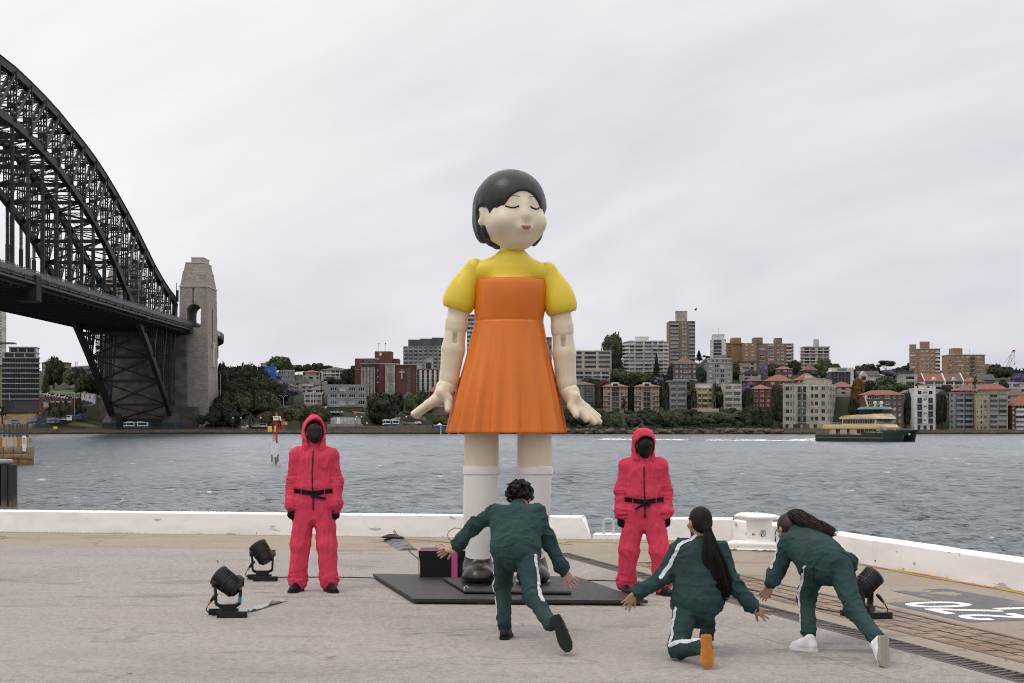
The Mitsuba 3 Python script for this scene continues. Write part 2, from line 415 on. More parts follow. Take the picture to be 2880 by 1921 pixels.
bridge = thing('arch_bridge', 'dark steel through-arch bridge with latticed trusses crossing the harbour on the left', 'bridge')
MID = 545.0
tops = PchipInterpolator([545, 601, 625, 666, 692, 734.5, 780.6, 804, 828], [129, 124.9, 121.5, 114.6, 108.2, 95.5, 79.3, 72.7, 67.8])
bots = PchipInterpolator([545, 602, 640, 660, 692, 731, 758.6, 790, 821.5], [110.8, 104.8, 96.4, 90.8, 79.6, 60.8, 45.4, 26.2, 5.5])
zt = lambda y: float(tops(MID + abs(y - MID))) - 1.4; zb = lambda y: float(bots(MID + abs(y - MID))) - 1.2
XE, XW = -177.0, -207.5
panels = [828 - 18 * i for i in range(22)]
yb = lambda i: 821.5 if i == 0 else panels[i]
for X, nm in ((XE, 'east'), (XW, 'west')):
    tr = f'{bridge}__truss' if X == XE else f'{bridge}__truss_001'
    top, bot = MB(), MB()
    for i in range(21):
        a, b = panels[i], panels[i + 1]
        top.bar([X, a, zt(a)], [X, b, zt(b)], 2.0, 2.9); bot.bar([X, yb(i), zb(yb(i))], [X, b, zb(b)], 2.0, 2.9 + 1.5 * max(0, (a - 690) / 130))
        top.bar([X + 1.2, a, zt(a) + 1.5], [X + 1.2, b, zt(b) + 1.5], 0.3, 0.18); top.bar([X - 1.2, a, zt(a) + 1.5], [X - 1.2, b, zt(b) + 1.5], 0.3, 0.18)
    top.bar([X, 828, zt(828)], [X, 828, 56], 2.0, 2.4, up=(0, 1, 0))
    scene[tr] = mikit.ply(top.mesh(), 'm_steel'); _count[tr] = 1
    put(tr, 'bottom_chord', bot, 'm_steel')
    for i in range(1, 21):
        y = panels[i]
        p = MB()
        for o in (-1.0, 1.0): lattice(p, [X + o, y, zb(y)], [X + o, y, zt(y)], 1.0, 0.46, 0.26, 1.55, up=(0, 1, 0))
        n = max(1, int((zt(y) - zb(y)) / 9))
        for q in range(1, n + 1):
            z = zb(y) + (zt(y) - zb(y)) * q / (n + 1); p.box(X - 1.7, X + 1.7, y - 0.5, y + 0.5, z - 0.8, z + 0.8)
        put(tr, 'vertical_post', p, 'm_steel')
    for i in range(0, 20):
        y, y2 = panels[i + 1] if i else 812.0, panels[i]
        a, b = np.array([X, panels[i], zt(panels[i]) - 1]), np.array([X, panels[i + 1], zb(panels[i + 1]) + 1])
        p = MB()
        for o in (-1.05, 1.05): p.bar(a + [o, 0, 0], b + [o, 0, 0], 0.7, 1.0)
        for q in np.linspace(0.15, 0.85, 5): p.box(X - 1.1, X + 1.1, a[1] + (b[1] - a[1]) * q - 0.35, a[1] + (b[1] - a[1]) * q + 0.35, a[2] + (b[2] - a[2]) * q - 0.5, a[2] + (b[2] - a[2]) * q + 0.5)
        put(tr, 'diagonal', p, 'm_steel_light')
    for i in range(2, 21):                                         # hangers from the lower chord, posts where the deck rides above it
        y = panels[i]
        if zb(y) > 60:
            p = MB()
            for o in (-0.55, -0.18, 0.18, 0.55): p.bar([X + o, y, 54], [X + o, y, zb(y)], 0.2, 0.5, up=(0, 1, 0))
            p.bar([X, y, 54], [X, y, 54 + min(22, (zb(y) - 54) * 0.7)], 1.5, 0.9, up=(0, 1, 0))
            put(tr, 'hanger', p, 'm_steel')
sway = MB(); lat = MB()
for i in range(0, 21):
    y = panels[i]
    a, b = zt(y), zb(yb(i))
    lattice(sway, [XE, y, a - 0.6], [XW, y, a - 0.6], 2.2, 0.35, 0.2, 2.4, up=(0, 0.3, 1))
    if b > 57 or b < 46:
        sway.bar([XE, y, b], [XW, y, b], 1.0, 1.5)
        xm = (XE + XW) / 2
        for z1, z2 in ((a, (a + b) / 2),):
            if b > 57 and a - b > 9:
                lattice(sway, [XE, y, z1], [xm, y, z2], 0.9, 0.2, 0.10, 2.4, up=(0, 1, 0)); lattice(sway, [XW, y, z1], [xm, y, z2], 0.9, 0.2, 0.10, 2.4, up=(0, 1, 0))
                sway.bar([XE, y, z2], [XW, y, z2], 0.5, 0.7)
    if i < 20:
        y2 = panels[i + 1]
        for za, zb_ in ((zt(y), zt(y2)), (zb(yb(i)), zb(y2))):
            if za > 58 or za < 44:
                w = 1.2 if za > 58 else 2.4
                lattice(lat, [XE, y, za], [XW, y2, zb_], w, 0.42 if za < 44 else 0.3, 0.25 if za < 44 else 0.18, 2.2); lattice(lat, [XW, y, za], [XE, y2, zb_], w, 0.42 if za < 44 else 0.3, 0.25 if za < 44 else 0.18, 2.2)
put(bridge, 'sway_frame', sway, 'm_steel', kind='stuff'); put(bridge, 'lateral_bracing', lat, 'm_steel', kind='stuff')
dk = MB()
dk.box(-213.5, -170.6, 420, 862, 52.6, 54.0)
for y in np.arange(424, 862, 9): dk.box(-212, -172, y - 0.45, y + 0.45, 49.6, 52.7)
for x in np.arange(-211, -171, 5.6): dk.box(x - 0.3, x + 0.3, 420, 862, 50.4, 52.7)
dk.box(-214.2, -213.4, 420, 862, 49.4, 54.6); dk.box(-170.7, -170.0, 420, 862, 51.4, 54.4)
put(bridge, 'deck', dk, 'm_steel_under')
pp = MB(); pp.bar([-169.6, 420, 52.0], [-169.6, 845, 52.0], 0.7); pp.bar([-169.7, 420, 53.2], [-169.7, 850, 53.2], 0.35)
for y in np.arange(422, 845, 14): pp.box(-170.2, -169.2, y - 0.2, y + 0.2, 51.5, 53.8)
put(bridge, 'service_pipe', pp, 'm_steel_light')
rl = MB()
for x in (-170.1, -213.9):
    for z in (54.6, 55.5, 56.6): rl.bar([x, 420, z], [x, 862, z], 0.18, 0.22)
    for y in np.arange(420, 862, 2.6): rl.bar([x, y, 54], [x, y, 57.0], 0.22, 0.22, up=(0, 1, 0))
rl.box(-170.02, -169.98, 420, 862, 54.5, 56.2)
put(bridge, 'railing', rl, 'm_mesh_fence', kind='stuff')
for y in (560, 596, 632, 668, 704, 776):
    lp = MB(); lp.bar([-171, y, 54], [-171, y, 61], 0.25, 0.25, up=(0, 1, 0)); lp.bar([-171, y, 61], [-164.5, y - 1, 61.6], 0.2, 0.25)
    put(bridge, 'lamp_arm', lp, 'm_steel')
ga = MB(); ga.box(-172, -169, 560, 566, 46.0, 55); ga.box(-176, -169.5, 559, 567, 45.6, 46.0)
put(bridge, 'maintenance_gantry', ga, 'm_steel_under', label='dark maintenance gantry hung under the bridge deck')
put(bridge, 'blue_sheeting', MB().box(-170.6, -169.3, 733, 739, 51.2, 52.4), 'm_blue_sheet', label='blue sheeting wrapped around the edge of the deck')
put(bridge, 'blue_sheeting', MB().box(-170.8, -169.4, 832, 846, 50.6, 51.6), 'm_blue_sheet')
an = MB(); an.bar([XE + 1.5, 824, 66], [XE + 1.5, 824, 76], 0.3); an.bar([XE + 2.6, 822, 66], [XE + 2.6, 822, 72], 0.9)
put(bridge, 'antenna', an, 'm_steel')
for X in (XE, XW):
    b = MB(); b.box(X - 3.6, X + 3.6, 812, 832, -1, 3.0)
    v = np.array([[X - 3.6, 812, 3], [X + 3.6, 812, 3], [X + 3.6, 832, 3], [X - 3.6, 832, 3], [X - 2, 816, 8], [X + 2, 816, 8], [X + 2, 828, 8], [X - 2, 828, 8]])
    b.tm(trimesh.convex.convex_hull(v))
    for k in range(9): b.box(X - 3.5 + k * 0.85, X - 3.25 + k * 0.85, 811.6, 812, -1, 3.0)
    put(bridge, 'bearing', b, 'm_bearing')

# curved approach spans behind the pylon
apx = thing('approach_viaduct', 'dark curved approach span of the bridge bulging out behind the stone pylon', 'viaduct')
mb = MB(); pr = MB()
ctr = [(-192 - max(0, 862 + i * 13 - 900) ** 2 / 700, 862 + i * 13) for i in range(16)]
for (a, b) in zip(ctr[:-1], ctr[1:]):
    p, q = np.array([*a, 0]), np.array([*b, 0])
    mb.bar(p + [0, 0, 53.3], q + [0, 0, 53.3], 42.5, 1.4); mb.bar(p + [0, 0, 48], q + [0, 0, 48], 36, 9.2); mb.bar(p + [0, 0, 41.5], q + [0, 0, 41.5], 27, 4.4)
    for s in (-1, 1):
        d = (q - p) / np.linalg.norm(q - p); nn = np.array([d[1], -d[0], 0]) * 21.2 * s
        for z in (54.6, 55.6, 56.5): pr.bar(p + nn + [0, 0, z], q + nn + [0, 0, z], 0.2)
        for f in np.arange(0, 1, 0.2): pr.bar(p + (q - p) * f + nn + [0, 0, 54], p + (q - p) * f + nn + [0, 0, 56.6], 0.2)
put(apx, 'deck', mb, 'm_steel_under'); put(apx, 'railing', pr, 'm_mesh_fence', kind='stuff')
for (xx, yy) in (ctr[5], ctr[11]):
    put(apx, 'pier', MB().box(xx - 13, xx + 13, yy - 2.5, yy + 2.5, 2, 40), 'm_granite')


# ------------------------------------------------------------------ granite pylons
def frustum(mb, x0, x1, y0, y1, z0, z1, i, j=None):
    j = i if j is None else j
    v = np.array([[x0, y0, z0], [x1, y0, z0], [x0, y1, z0], [x1, y1, z0], [x0 + i, y0 + j, z1], [x1 - i, y0 + j, z1], [x0 + i, y1 - j, z1], [x1 - i, y1 - j, z1]])
    mb.add(v, BOXF)


def pylon(name, label, xo):
    p = thing(name, label, 'bridge pylon')
    x0, x1, y0, y1 = -177.4 + xo, -161.6 + xo, 838.0, 866.0
    body = MB(); frustum(body, x0 - 0.4, x1 + 0.4, y0 - 0.4, y1 + 0.4, -2.5, 75.6, 1.0)
    bm = body.mesh()
    solid = m3.Manifold(m3.Mesh(np.asarray(bm.vertices, np.float32), np.asarray(bm.faces, np.uint32)))
    cut = m3.CrossSection([[(-3.9, 0), (3.9, 0)] + [(3.9 * math.cos(t), 8.6 + 3.9 * math.sin(t)) for t in np.linspace(0, math.pi, 15)]])
    tun = m3.Manifold.extrude(cut, 40).rotate([90, 0, 0]).translate([(x0 + x1) / 2 + 0.2, 870, 53.6])
    slot = m3.Manifold.extrude(m3.CrossSection([[(-1.7, 0), (1.7, 0)] + [(1.7 * math.cos(t), 17 + 1.7 * math.sin(t)) for t in np.linspace(0, math.pi, 11)]]), 5.0).rotate([90, 0, 90]).translate([x1 - 3.2, (y0 + y1) / 2, 46])
    sl2 = m3.Manifold.cube([1.0, 2.0, 10.5]).translate([x0 + 7.2, y0 - 0.6, 64.5 - 0.5])
    out = solid - tun - slot - sl2
    me = out.to_mesh(); put(p, 'shaft', trimesh.Trimesh(me.vert_properties[:, :3], me.tri_verts, process=False), 'm_granite')
    t = MB(); frustum(t, x0 + 0.6, x1 - 0.6, y0 + 1.2, y1 - 1.2, 75.6, 83.6, 1.3, 1.3); frustum(t, x0 + 2.1, x1 - 2.0, y0 + 3, y1 - 3, 83.6, 88.4, 0.9, 1.0)
    put(p, 'upper_stage', t, 'm_granite')
    c = MB(); c.box(x0 + 5.6, x1 - 3.6, y0 + 6, y1 - 6, 88.4, 91.2); c.box(x0 + 5.4, x1 - 3.4, y0 + 5.8, y1 - 5.8, 91.2, 91.5)
    put(p, 'cap_block', c, 'm_granite_plain', label='plain grey block on top of the pylon')
    e = MB(); e.box(x0 + 0.2, x1 - 0.2, y0 + 0.2, y1 - 0.2, 75.3, 75.9); e.box(x0 + 1.7, x1 - 1.7, y0 + 2.4, y1 - 2.4, 83.4, 83.9); e.box(x0 + 2.8, x1 - 2.6, y0 + 3.7, y1 - 3.7, 88.2, 88.7)
    for s in (-1, 1): e.box((x0 + x1) / 2 + 0.2 + s * 3.9 - 0.1, (x0 + x1) / 2 + 0.2 + s * 3.9 + 0.1, y0 - 0.3, y0 + 1, 53.6, 62)
    put(p, 'string_course', e, 'm_granite_trim')
    f = MB(); f.box(x1 + 0.02, x1 + 0.7, (y0 + y1) / 2 - 3.2, (y0 + y1) / 2 + 3.2, 43.5, 46.2); f.box(x1 - 0.2, x1 + 0.45, (y0 + y1) / 2 - 2.2, (y0 + y1) / 2 + 2.2, 33, 43.6); 
    put(p, 'stone_balcony', f, 'm_granite_trim')
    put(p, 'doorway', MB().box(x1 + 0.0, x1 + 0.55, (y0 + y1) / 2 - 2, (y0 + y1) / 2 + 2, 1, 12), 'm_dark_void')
    return p


pylon('stone_pylon', 'tall pale granite pylon with an arched opening at the right end of the bridge', 0.0)
pylon('stone_pylon', 'granite pylon half hidden behind the arch lattice, farther left', -39.5)
ab = thing('bridge_abutment', 'massive shaded stone abutment under the deck behind the arch bearings', 'abutment')
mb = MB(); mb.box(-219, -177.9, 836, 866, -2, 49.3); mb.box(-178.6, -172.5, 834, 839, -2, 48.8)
mat('m_granite_shaded', vary([0.105, 0.094, 0.082], 0.3, 0.35), 0.9); put(ab, 'wall', mb, 'm_granite_shaded')  # darker granite: the shade under the deck is put into its colour
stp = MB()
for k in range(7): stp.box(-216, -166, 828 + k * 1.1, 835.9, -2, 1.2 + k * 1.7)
put(ab, 'steps', stp, 'm_granite_shaded', kind='stuff')
# ------------------------------------------------------------------ north shore: materials
def plain(name, c, s=0.25, amt=0.22, rough=0.8): return mat(name, vary([0.84 * x for x in c], s, amt), rough)


for nm, c in dict(m_cream=(0.50, 0.46, 0.38), m_white=(0.66, 0.65, 0.63), m_offwhite=(0.56, 0.54, 0.50), m_beige=(0.42, 0.38, 0.325), m_grey=(0.27, 0.275, 0.29), m_midgrey=(0.20, 0.205, 0.22),
                  m_darkgrey=(0.10, 0.10, 0.11), m_paleg=(0.36, 0.37, 0.39), m_pink=(0.50, 0.40, 0.34), m_yellow=(0.50, 0.40, 0.235), m_tan=(0.40, 0.33, 0.235), m_olive=(0.21, 0.20, 0.165),
                  m_bluegrey=(0.29, 0.315, 0.38), m_brownd=(0.115, 0.092, 0.088), m_sand=(0.44, 0.33, 0.21), m_slate=(0.075, 0.076, 0.082), m_lead=(0.17, 0.17, 0.175), m_stone=(0.20, 0.165, 0.125),
                  m_road=(0.13, 0.13, 0.135), m_concrete=(0.33, 0.32, 0.30)).items():
    plain(nm, c)


def brick(name, c, c2):
    def fn(p, n, uv):
        r = mikit.cell_rand(dr.floor(p.z / 0.45), dr.floor((p.x + p.y) / 0.8))
        return MIX(c, c2, 0.6 * FB(p.x * 0.3, p.y * 0.3, p.z * 0.3, 3) + 0.4 * r)
    mat(name, mikit.proc(fn), 0.85)


brick('m_redbrick', (0.140, 0.058, 0.045), (0.105, 0.046, 0.037)); brick('m_tanbrick', (0.275, 0.180, 0.105), (0.215, 0.14, 0.085)); brick('m_brownbrick', (0.235, 0.165, 0.115), (0.165, 0.115, 0.085))
brick('m_darkbrick', (0.105, 0.076, 0.062), (0.075, 0.055, 0.047)); brick('m_rosebrick', (0.22, 0.115, 0.080), (0.17, 0.09, 0.065)); brick('m_orangebrick', (0.285, 0.185, 0.110), (0.235, 0.150, 0.09))


def tile(name, c, c2):
    def fn(p, n, uv):
        r = dr.sin(p.z * 14.0) * 0.5 + 0.5
        return MIX(c, c2, 0.25 * r + 0.75 * FB(p.x * 0.5, p.y * 0.5, p.z * 1.5, 3))
    mat(name, mikit.proc(fn), 0.8)


tile('m_tile_orange', (0.27, 0.112, 0.064), (0.195, 0.082, 0.05)); tile('m_tile_red', (0.26, 0.10, 0.075), (0.19, 0.08, 0.06)); tile('m_tile_brown', (0.15, 0.095, 0.08), (0.11, 0.075, 0.068)); tile('m_tile_slate', (0.085, 0.083, 0.085), (0.06, 0.06, 0.064))
mat('m_gd', [0.014, 0.016, 0.020], 0.15, spec=0.4); mat('m_gblack', [0.008, 0.009, 0.011], 0.2, spec=0.3); mat('m_gm', [0.065, 0.075, 0.085], 0.12, spec=0.6); mat('m_cur', [0.34, 0.35, 0.35], 0.4); mat('m_gt', [0.11, 0.15, 0.16], 0.1, spec=0.6)
mat('m_frame', [0.62, 0.62, 0.61], 0.5); mat('m_rail_dark', [0.06, 0.062, 0.068], 0.5); mat('m_rail_glass', [0.20, 0.225, 0.235], 0.15, spec=0.6)

BASES = []
WT = {'.': 0.45, ',': 0.2, 'n': 0.55, 'w': 1.0, 'W': 1.9, 'B': 2.3, 'b': 1.4, 'G': 1.5, 'a': 1.0, 's': 0.4, 'v': 0.34}
HT = {'n': (0.30, 0.82), 'w': (0.32, 0.82), 'W': (0.28, 0.84), 'B': (0.05, 0.84), 'b': (0.05, 0.84), 'G': (0.05, 0.90), 'a': (0.2, 0.85), 's': (0.45, 0.72), 'v': (0.0, 0.96)}


def wall_with_holes(W, H, holes, dep):
    """A wall in the plane y = 0 facing -y, with rectangular openings that have reveals."""
    xs = sorted({0.0, W, *[round(x, 4) for h in holes for x in h[:2]]}); zs = sorted({0.0, H, *[round(z, 4) for h in holes for z in h[2:]]})
    cx, cz = (np.array(xs[1:]) + xs[:-1]) / 2, (np.array(zs[1:]) + zs[:-1]) / 2
    full = np.ones((len(cx), len(cz)), bool)
    for h in holes: full[np.ix_((cx > h[0]) & (cx < h[1]), (cz > h[2]) & (cz < h[3]))] = False
    v, f = [], []

    def quad(a, b, c, d):
        n = len(v); v.extend([a, b, c, d]); f.extend([[n, n + 1, n + 2], [n, n + 2, n + 3]])
    for j in range(len(cz)):                                       # runs of solid cells along x
        i = 0
        while i < len(cx):
            if full[i, j]:
                k = i
                while k + 1 < len(cx) and full[k + 1, j]: k += 1
                quad((xs[i], 0, zs[j]), (xs[k + 1], 0, zs[j]), (xs[k + 1], 0, zs[j + 1]), (xs[i], 0, zs[j + 1])); i = k + 1
            else: i += 1
    for x0, x1, z0, z1 in holes:
        quad((x0, 0, z0), (x1, 0, z0), (x1, dep, z0), (x0, dep, z0)); quad((x0, 0, z1), (x0, dep, z1), (x1, dep, z1), (x1, 0, z1))
        quad((x0, 0, z0), (x0, dep, z0), (x0, dep, z1), (x0, 0, z1)); quad((x1, 0, z0), (x1, 0, z1), (x1, dep, z1), (x1, dep, z0))
    return np.array(v, float), np.array(f, int)


def bld(label, u0, u1, vt, vb, Y, pat, floors, wall, roof=None, corner=None, side=None, depth=11.0, win=('m_gd', 'm_gd', 'm_gm', 'm_cur'), frame=None, bal=None, slab=None, pats=None,
        name='apartment_building', cat='apartment building', group=None, over=0.3, seed=None, gwall=None, trim=None, dep=None):
    """A building whose front is measured from the photograph: u0..u1 wide, vt..vb high, at distance Y. corner=(uc, degrees, 'l' or 'r'): the near corner and how far it is turned."""
    r = random.Random(seed if seed is not None else int(u0 * 7 + vt))
    key = thing(name, label, cat, group)
    if corner is None:
        X0, Y0, a = PX(u0, Y), Y, 0.0; W = PX(u1, Y) - X0; D = depth
    else:
        uc, deg, sd = corner; a = math.radians(deg); Xc = PX(uc, Y); t0, t1 = (u0 - 1440) / F, (u1 - 1440) / F
        if sd == 'r':                                              # front runs to the left of the corner, a side shows on the right
            W = (Xc - t0 * Y) / (math.cos(a) + t0 * math.sin(a)); D = (t1 * Y - Xc) / (math.sin(a) - t1 * math.cos(a)); X0, Y0 = Xc - W * math.cos(a), Y + W * math.sin(a); a = -a
        else:
            W = (t1 * Y - Xc) / (math.cos(a) - t1 * math.sin(a)); D = (Xc - t0 * Y) / (math.sin(a) + t0 * math.cos(a)); X0, Y0 = Xc, Y
        D = min(max(D, 4), 60)
    z0, z1 = PZ(vb, Y), PZ(vt, Y); H = z1 - z0; h = H / floors
    M = rotz(a, X0, Y0, z0); to = T(M)
    c, s = math.cos(a), math.sin(a)
    for fx, fy in ((0, 0), (W, 0), (W / 2, D), (0, D), (W, D)): BASES.append((X0 + c * fx - s * fy, Y0 + s * fx + c * fy, z0))
    walls, walls2 = MB(), MB()
    dep = dep or 0.35

    def face(W_, pat_, M2, frm, balc):
        holes, units = [], []
        for k in range(floors):
            pk = (pats or {}).get(k, pat_) if pat_ == pat else pat_
            if not pk: continue
            tot = sum(WT[ch] for ch in pk); x = 0.0
            for ch in pk:
                w = WT[ch] / tot * W_
                if ch not in '.,':
                    ins = 0.1 if ch in 'WBbG' else 0.14 if ch != 'v' else 0.1
                    lo, hi = HT[ch]; hole = (x + w * ins, x + w * (1 - ins), k * h + lo * h, k * h + hi * h); holes.append(hole); units.append((ch, hole, x, w, k))
                x += w
        v, f = wall_with_holes(W_, H, holes, dep + 0.02)
        (walls).add(v @ M2[:3, :3].T + M2[:3, 3], f)
        cache = {}
        MM = M @ M2
        for ch, (a0, a1, b0, b1), x, w, k in units:
            m = r.choice(win) if ch != 'v' else 'm_gd'
            ww, hh = a1 - a0, b1 - b0; ck = (ch, round(ww, 2), round(hh, 2))
            if ck not in cache:
                fr = None
                if frame and ch in 'nwWGa':
                    fb = MB(); t = 0.16
                    fb.box(0, ww, -0.06, 0.1, 0, t); fb.box(0, ww, -0.06, 0.1, hh - t, hh); fb.box(0, t, -0.06, 0.1, t, hh - t); fb.box(ww - t, ww, -0.06, 0.1, t, hh - t)
                    for q in range(1, 3 if ww > 2.6 else 2): fb.box(ww * q / (3 if ww > 2.6 else 2) - 0.06, ww * q / (3 if ww > 2.6 else 2) + 0.06, -0.04, 0.1, t, hh - t)
                    fr = mikit.ply(fb.mesh(), frame)
                elif ch in 'BbGW':
                    fb = MB(); q = max(2, int(ww / 1.3))
                    for i in range(1, q): fb.box(ww * i / q - 0.05, ww * i / q + 0.05, -0.05, 0.05, 0, hh)
                    fr = mikit.ply(fb.mesh(), 'm_frame' if frame else 'm_paleg')
                bb = None
                if balc and ch in 'Bb':
                    mb = MB(); o = 1.1; mb.box(-0.15, ww + 0.15, -o, -0.02, -0.22, 0.0)
                    if balc[1] == 'solid': mb.box(-0.15, ww + 0.15, -o - 0.12, -o, -0.22, 0.34 * h); mb.box(-0.15, -0.03, -o, -0.02, 0.0, 0.34 * h); mb.box(ww + 0.03, ww + 0.15, -o, -0.02, 0.0, 0.34 * h)
                    bb = (mikit.ply(mb.mesh(), balc[0]), None)
                    if balc[1] != 'solid':
                        rb = MB(); rb.box(-0.12, ww + 0.12, -o, -o + 0.08, 0.30 * h, 0.34 * h)
                        if balc[1] == 'glass': rb.box(-0.12, ww + 0.12, -o + 0.01, -o + 0.05, 0.05, 0.30 * h)
                        else:
                            for xx in np.arange(0, ww, 0.28): rb.box(xx, xx + 0.09, -o + 0.01, -o + 0.07, 0, 0.30 * h)
                        bb = (bb[0], mikit.ply(rb.mesh(), 'm_rail_glass' if balc[1] == 'glass' else balc[2] if len(balc) > 2 else 'm_rail_dark'))
                cache[ck] = (mikit.ply(MB().box(0, ww, 0, 0.04, 0, hh).mesh(), 'm_gd'), fr, bb)
            pane, fr, bb = cache[ck]
            P = np.eye(4); P[:3, 3] = a0, dep - 0.03, b0; TM = T(MM @ P)
            wk = put_copy(key, 'window', pane, TM, m)
            if fr: put_copy(wk, 'frame', fr, TM)
            if bb:
                P = np.eye(4); P[:3, 3] = a0, 0, b0; TM = T(MM @ P)
                bk = put_copy(key, 'balcony', bb[0], TM)
                if bb[1]: put_copy(bk, 'railing', bb[1], TM)
    face(W, pat, np.eye(4), frame, bal)
    ML = rotz(-math.pi / 2, 0, D, 0); MR = rotz(math.pi / 2, W, 0, 0); MBk = rotz(math.pi, W, D, 0)
    sp = side if side is not None else ''
    face(D, sp if corner is None or corner[2] == 'l' else '', ML, frame, None); face(D, sp if corner is None or corner[2] == 'r' else '', MR, frame, None)
    v, f = wall_with_holes(W, H, [], 0.1); walls.add(v @ MBk[:3, :3].T + MBk[:3, 3], f)
    walls.box(0.02, W - 0.02, 0.02, D - 0.02, -7, 0.0)
    if not (roof and roof[0] in ('hip', 'gable', 'gablex')): walls.box(0, W, 0, D, H - 0.1, H)
    else: walls.box(0.05, W - 0.05, 0.05, D - 0.05, H - 0.15, H - 0.02)
    wm = walls.mesh(); wm.apply_transform(M); scene[num(f'{key}__wall')] = mikit.ply(wm, wall)

    def part(nm, mb, m, smooth=False, label=None):
        me = mb.mesh() if isinstance(mb, MB) else mb; me.apply_transform(M); return put(key, nm, me, m, smooth, label)
    if slab:
        for k in range(floors + 1): part('floor_slab', MB().box(-0.5, W + 0.5, -0.7, D + 0.3, k * h - 0.28, k * h + 0.26), slab)
    if trim:
        for k, t in trim: part('band', MB().box(-0.12, W + 0.12, -0.14, D, k * h - t / 2, k * h + t / 2), wall if not isinstance(trim, tuple) else 'm_offwhite')
    if roof:
        kind, rm, vr = (*roof, None)[:3]; rh = PZ(vr, Y) - z1 if vr else 0.6; o = over
        if kind == 'flat': part('roof', MB().box(-o, W + o, -o, D + o, H, H + 0.45), rm)
        elif kind == 'parapet':
            mb = MB(); mb.box(-0.1, W + 0.1, -0.1, 0.3, H, H + 0.9); mb.box(-0.1, 0.3, 0.3, D, H, H + 0.9); mb.box(W - 0.3, W + 0.1, 0.3, D, H, H + 0.9); part('parapet', mb, rm)
        else:
            e = max(o, 0.5)
            if kind == 'hip':
                q = min(W, D) / 2 * 0.98
                rg = [(q, D / 2), (W - q, D / 2)] if W >= D else [(W / 2, q), (W / 2, D - q)]
            elif kind == 'gable': rg = [(W / 2, -e), (W / 2, D + e)]
            else: rg = [(-e, D / 2), (W + e, D / 2)]
            vv = [(-e, -e, H), (W + e, -e, H), (W + e, D + e, H), (-e, D + e, H), (*rg[0], H + rh), (*rg[1], H + rh)]
            vv += [(x, y, z - 0.25) for x, y, z in vv[:4]]
            part('roof', trimesh.convex.convex_hull(np.array(vv)), rm)
            if kind in ('gable', 'gablex'):
                ax = rg[0]
                if kind == 'gable': tri = np.array([(0, -0.01, H), (W, -0.01, H), (W / 2, -0.01, H + rh * 0.94), (0, 0.4, H), (W, 0.4, H), (W / 2, 0.4, H + rh * 0.94)])
                else: tri = np.array([(-0.01, 0, H), (-0.01, D, H), (-0.01, D / 2, H + rh * 0.94), (0.4, 0, H), (0.4, D, H), (0.4, D / 2, H + rh * 0.94)])
                if kind == 'gable':
                    tri[:, 1] -= e - 0.05
                part('gable', trimesh.convex.convex_hull(tri), gwall or wall)
    return dict(key=key, W=W, D=D, H=H, h=h, M=M, part=part, Y=Y, X0=X0, z0=z0, px=F / Y)


def top_box(b, x0, x1, y0, y1, hgt, m, nm='lift_housing', z=None, cap=None):
    W, D, H = b['W'], b['D'], b['H']; z = H if z is None else z
    b['part'](nm, MB().box(W * x0, W * x1, D * y0, D * y1, z, z + hgt), m)
    if cap: b['part']('housing_roof', MB().box(W * x0 - 0.3, W * x1 + 0.3, D * y0 - 0.3, D * y1 + 0.3, z + hgt, z + hgt + 0.35), cap)


def chimney(b, x, y, hgt, m='m_tile_brown'):
    z = b['H']; b['part']('chimney', MB().box(x * b['W'] - 0.5, x * b['W'] + 0.5, y * b['D'] - 0.4, y * b['D'] + 0.4, z, z + hgt), m)


def mast(b, x, y, hgt):
    z = b['H']; b['part']('mast', MB().bar([x * b['W'], y * b['D'], z], [x * b['W'], y * b['D'], z + hgt], 0.16, 0.16, up=(0, 1, 0)), 'm_paleg')


# ------------------------------------------------------------------ the buildings, left to right
b = bld('black glass apartment block with pale horizontal floor bands at the far left', -60, 108, 1006, 1122, 815, 'GGGGGGG', 8, 'm_slate', slab='m_paleg', win=('m_gblack',), corner=(6, 10, 'l'), side='GGG', depth=20)
for k, (a0, a1, o) in enumerate(((0.02, 0.92, 0.0), (0.18, 0.92, 2.8))):
    b['part']('penthouse', MB().box(b['W'] * a0, b['W'] * a1, 2, 15, b['H'] + o, b['H'] + o + 2.6), 'm_gd'); b['part']('penthouse_roof', MB().box(b['W'] * a0 - 0.3, b['W'] * a1 + 0.3, 1, 15.6, b['H'] + o + 2.45, b['H'] + o + 3.0), 'm_paleg')
    for q in np.linspace(a0 + 0.02, a1 - 0.02, 4): b['part']('column', MB().box(b['W'] * q - 0.35, b['W'] * q + 0.35, 1.3, 1.9, b['H'] + o, b['H'] + o + 2.5), 'm_paleg')
b['part']('roof_canopy', MB().box(-8, b['W'] * 0.3, 3, 14, b['H'] + 7.6, b['H'] + 8.2), 'm_midgrey')
b = bld('low red brick building with cream lintels beside the earthworks on the left shore', 98, 205, 1125, 1182, 818, '.nn.W.Ww.W.', 2, 'm_redbrick', roof=('parapet', 'm_redbrick'), win=('m_gm', 'm_cur', 'm_gd'), name='brick_building', cat='building', depth=16)
for q in (0.42, 0.56, 0.72, 0.86): b['part']('lintel', MB().box(b['W'] * q, b['W'] * q + 1.9, -0.14, -0.01, b['H'] - 1.3, b['H'] - 0.5), 'm_cream')
b = bld('brown brick flats with a square chimney stack above the dark fig tree', 118, 186, 1021, 1075, 960, 'ww.w.ww', 4, 'm_brownbrick', roof=('flat', 'm_brownd'))
top_box(b, 0.4, 0.54, 0.2, 0.6, 1.9, 'm_brownbrick')
b = bld('distant pale tower cut by the left edge of the photo', -30, 4, 868, 1000, 1150, 'bb', 16, 'm_offwhite', bal=('m_white', 'solid'), name='tower_block', cat='tower block')
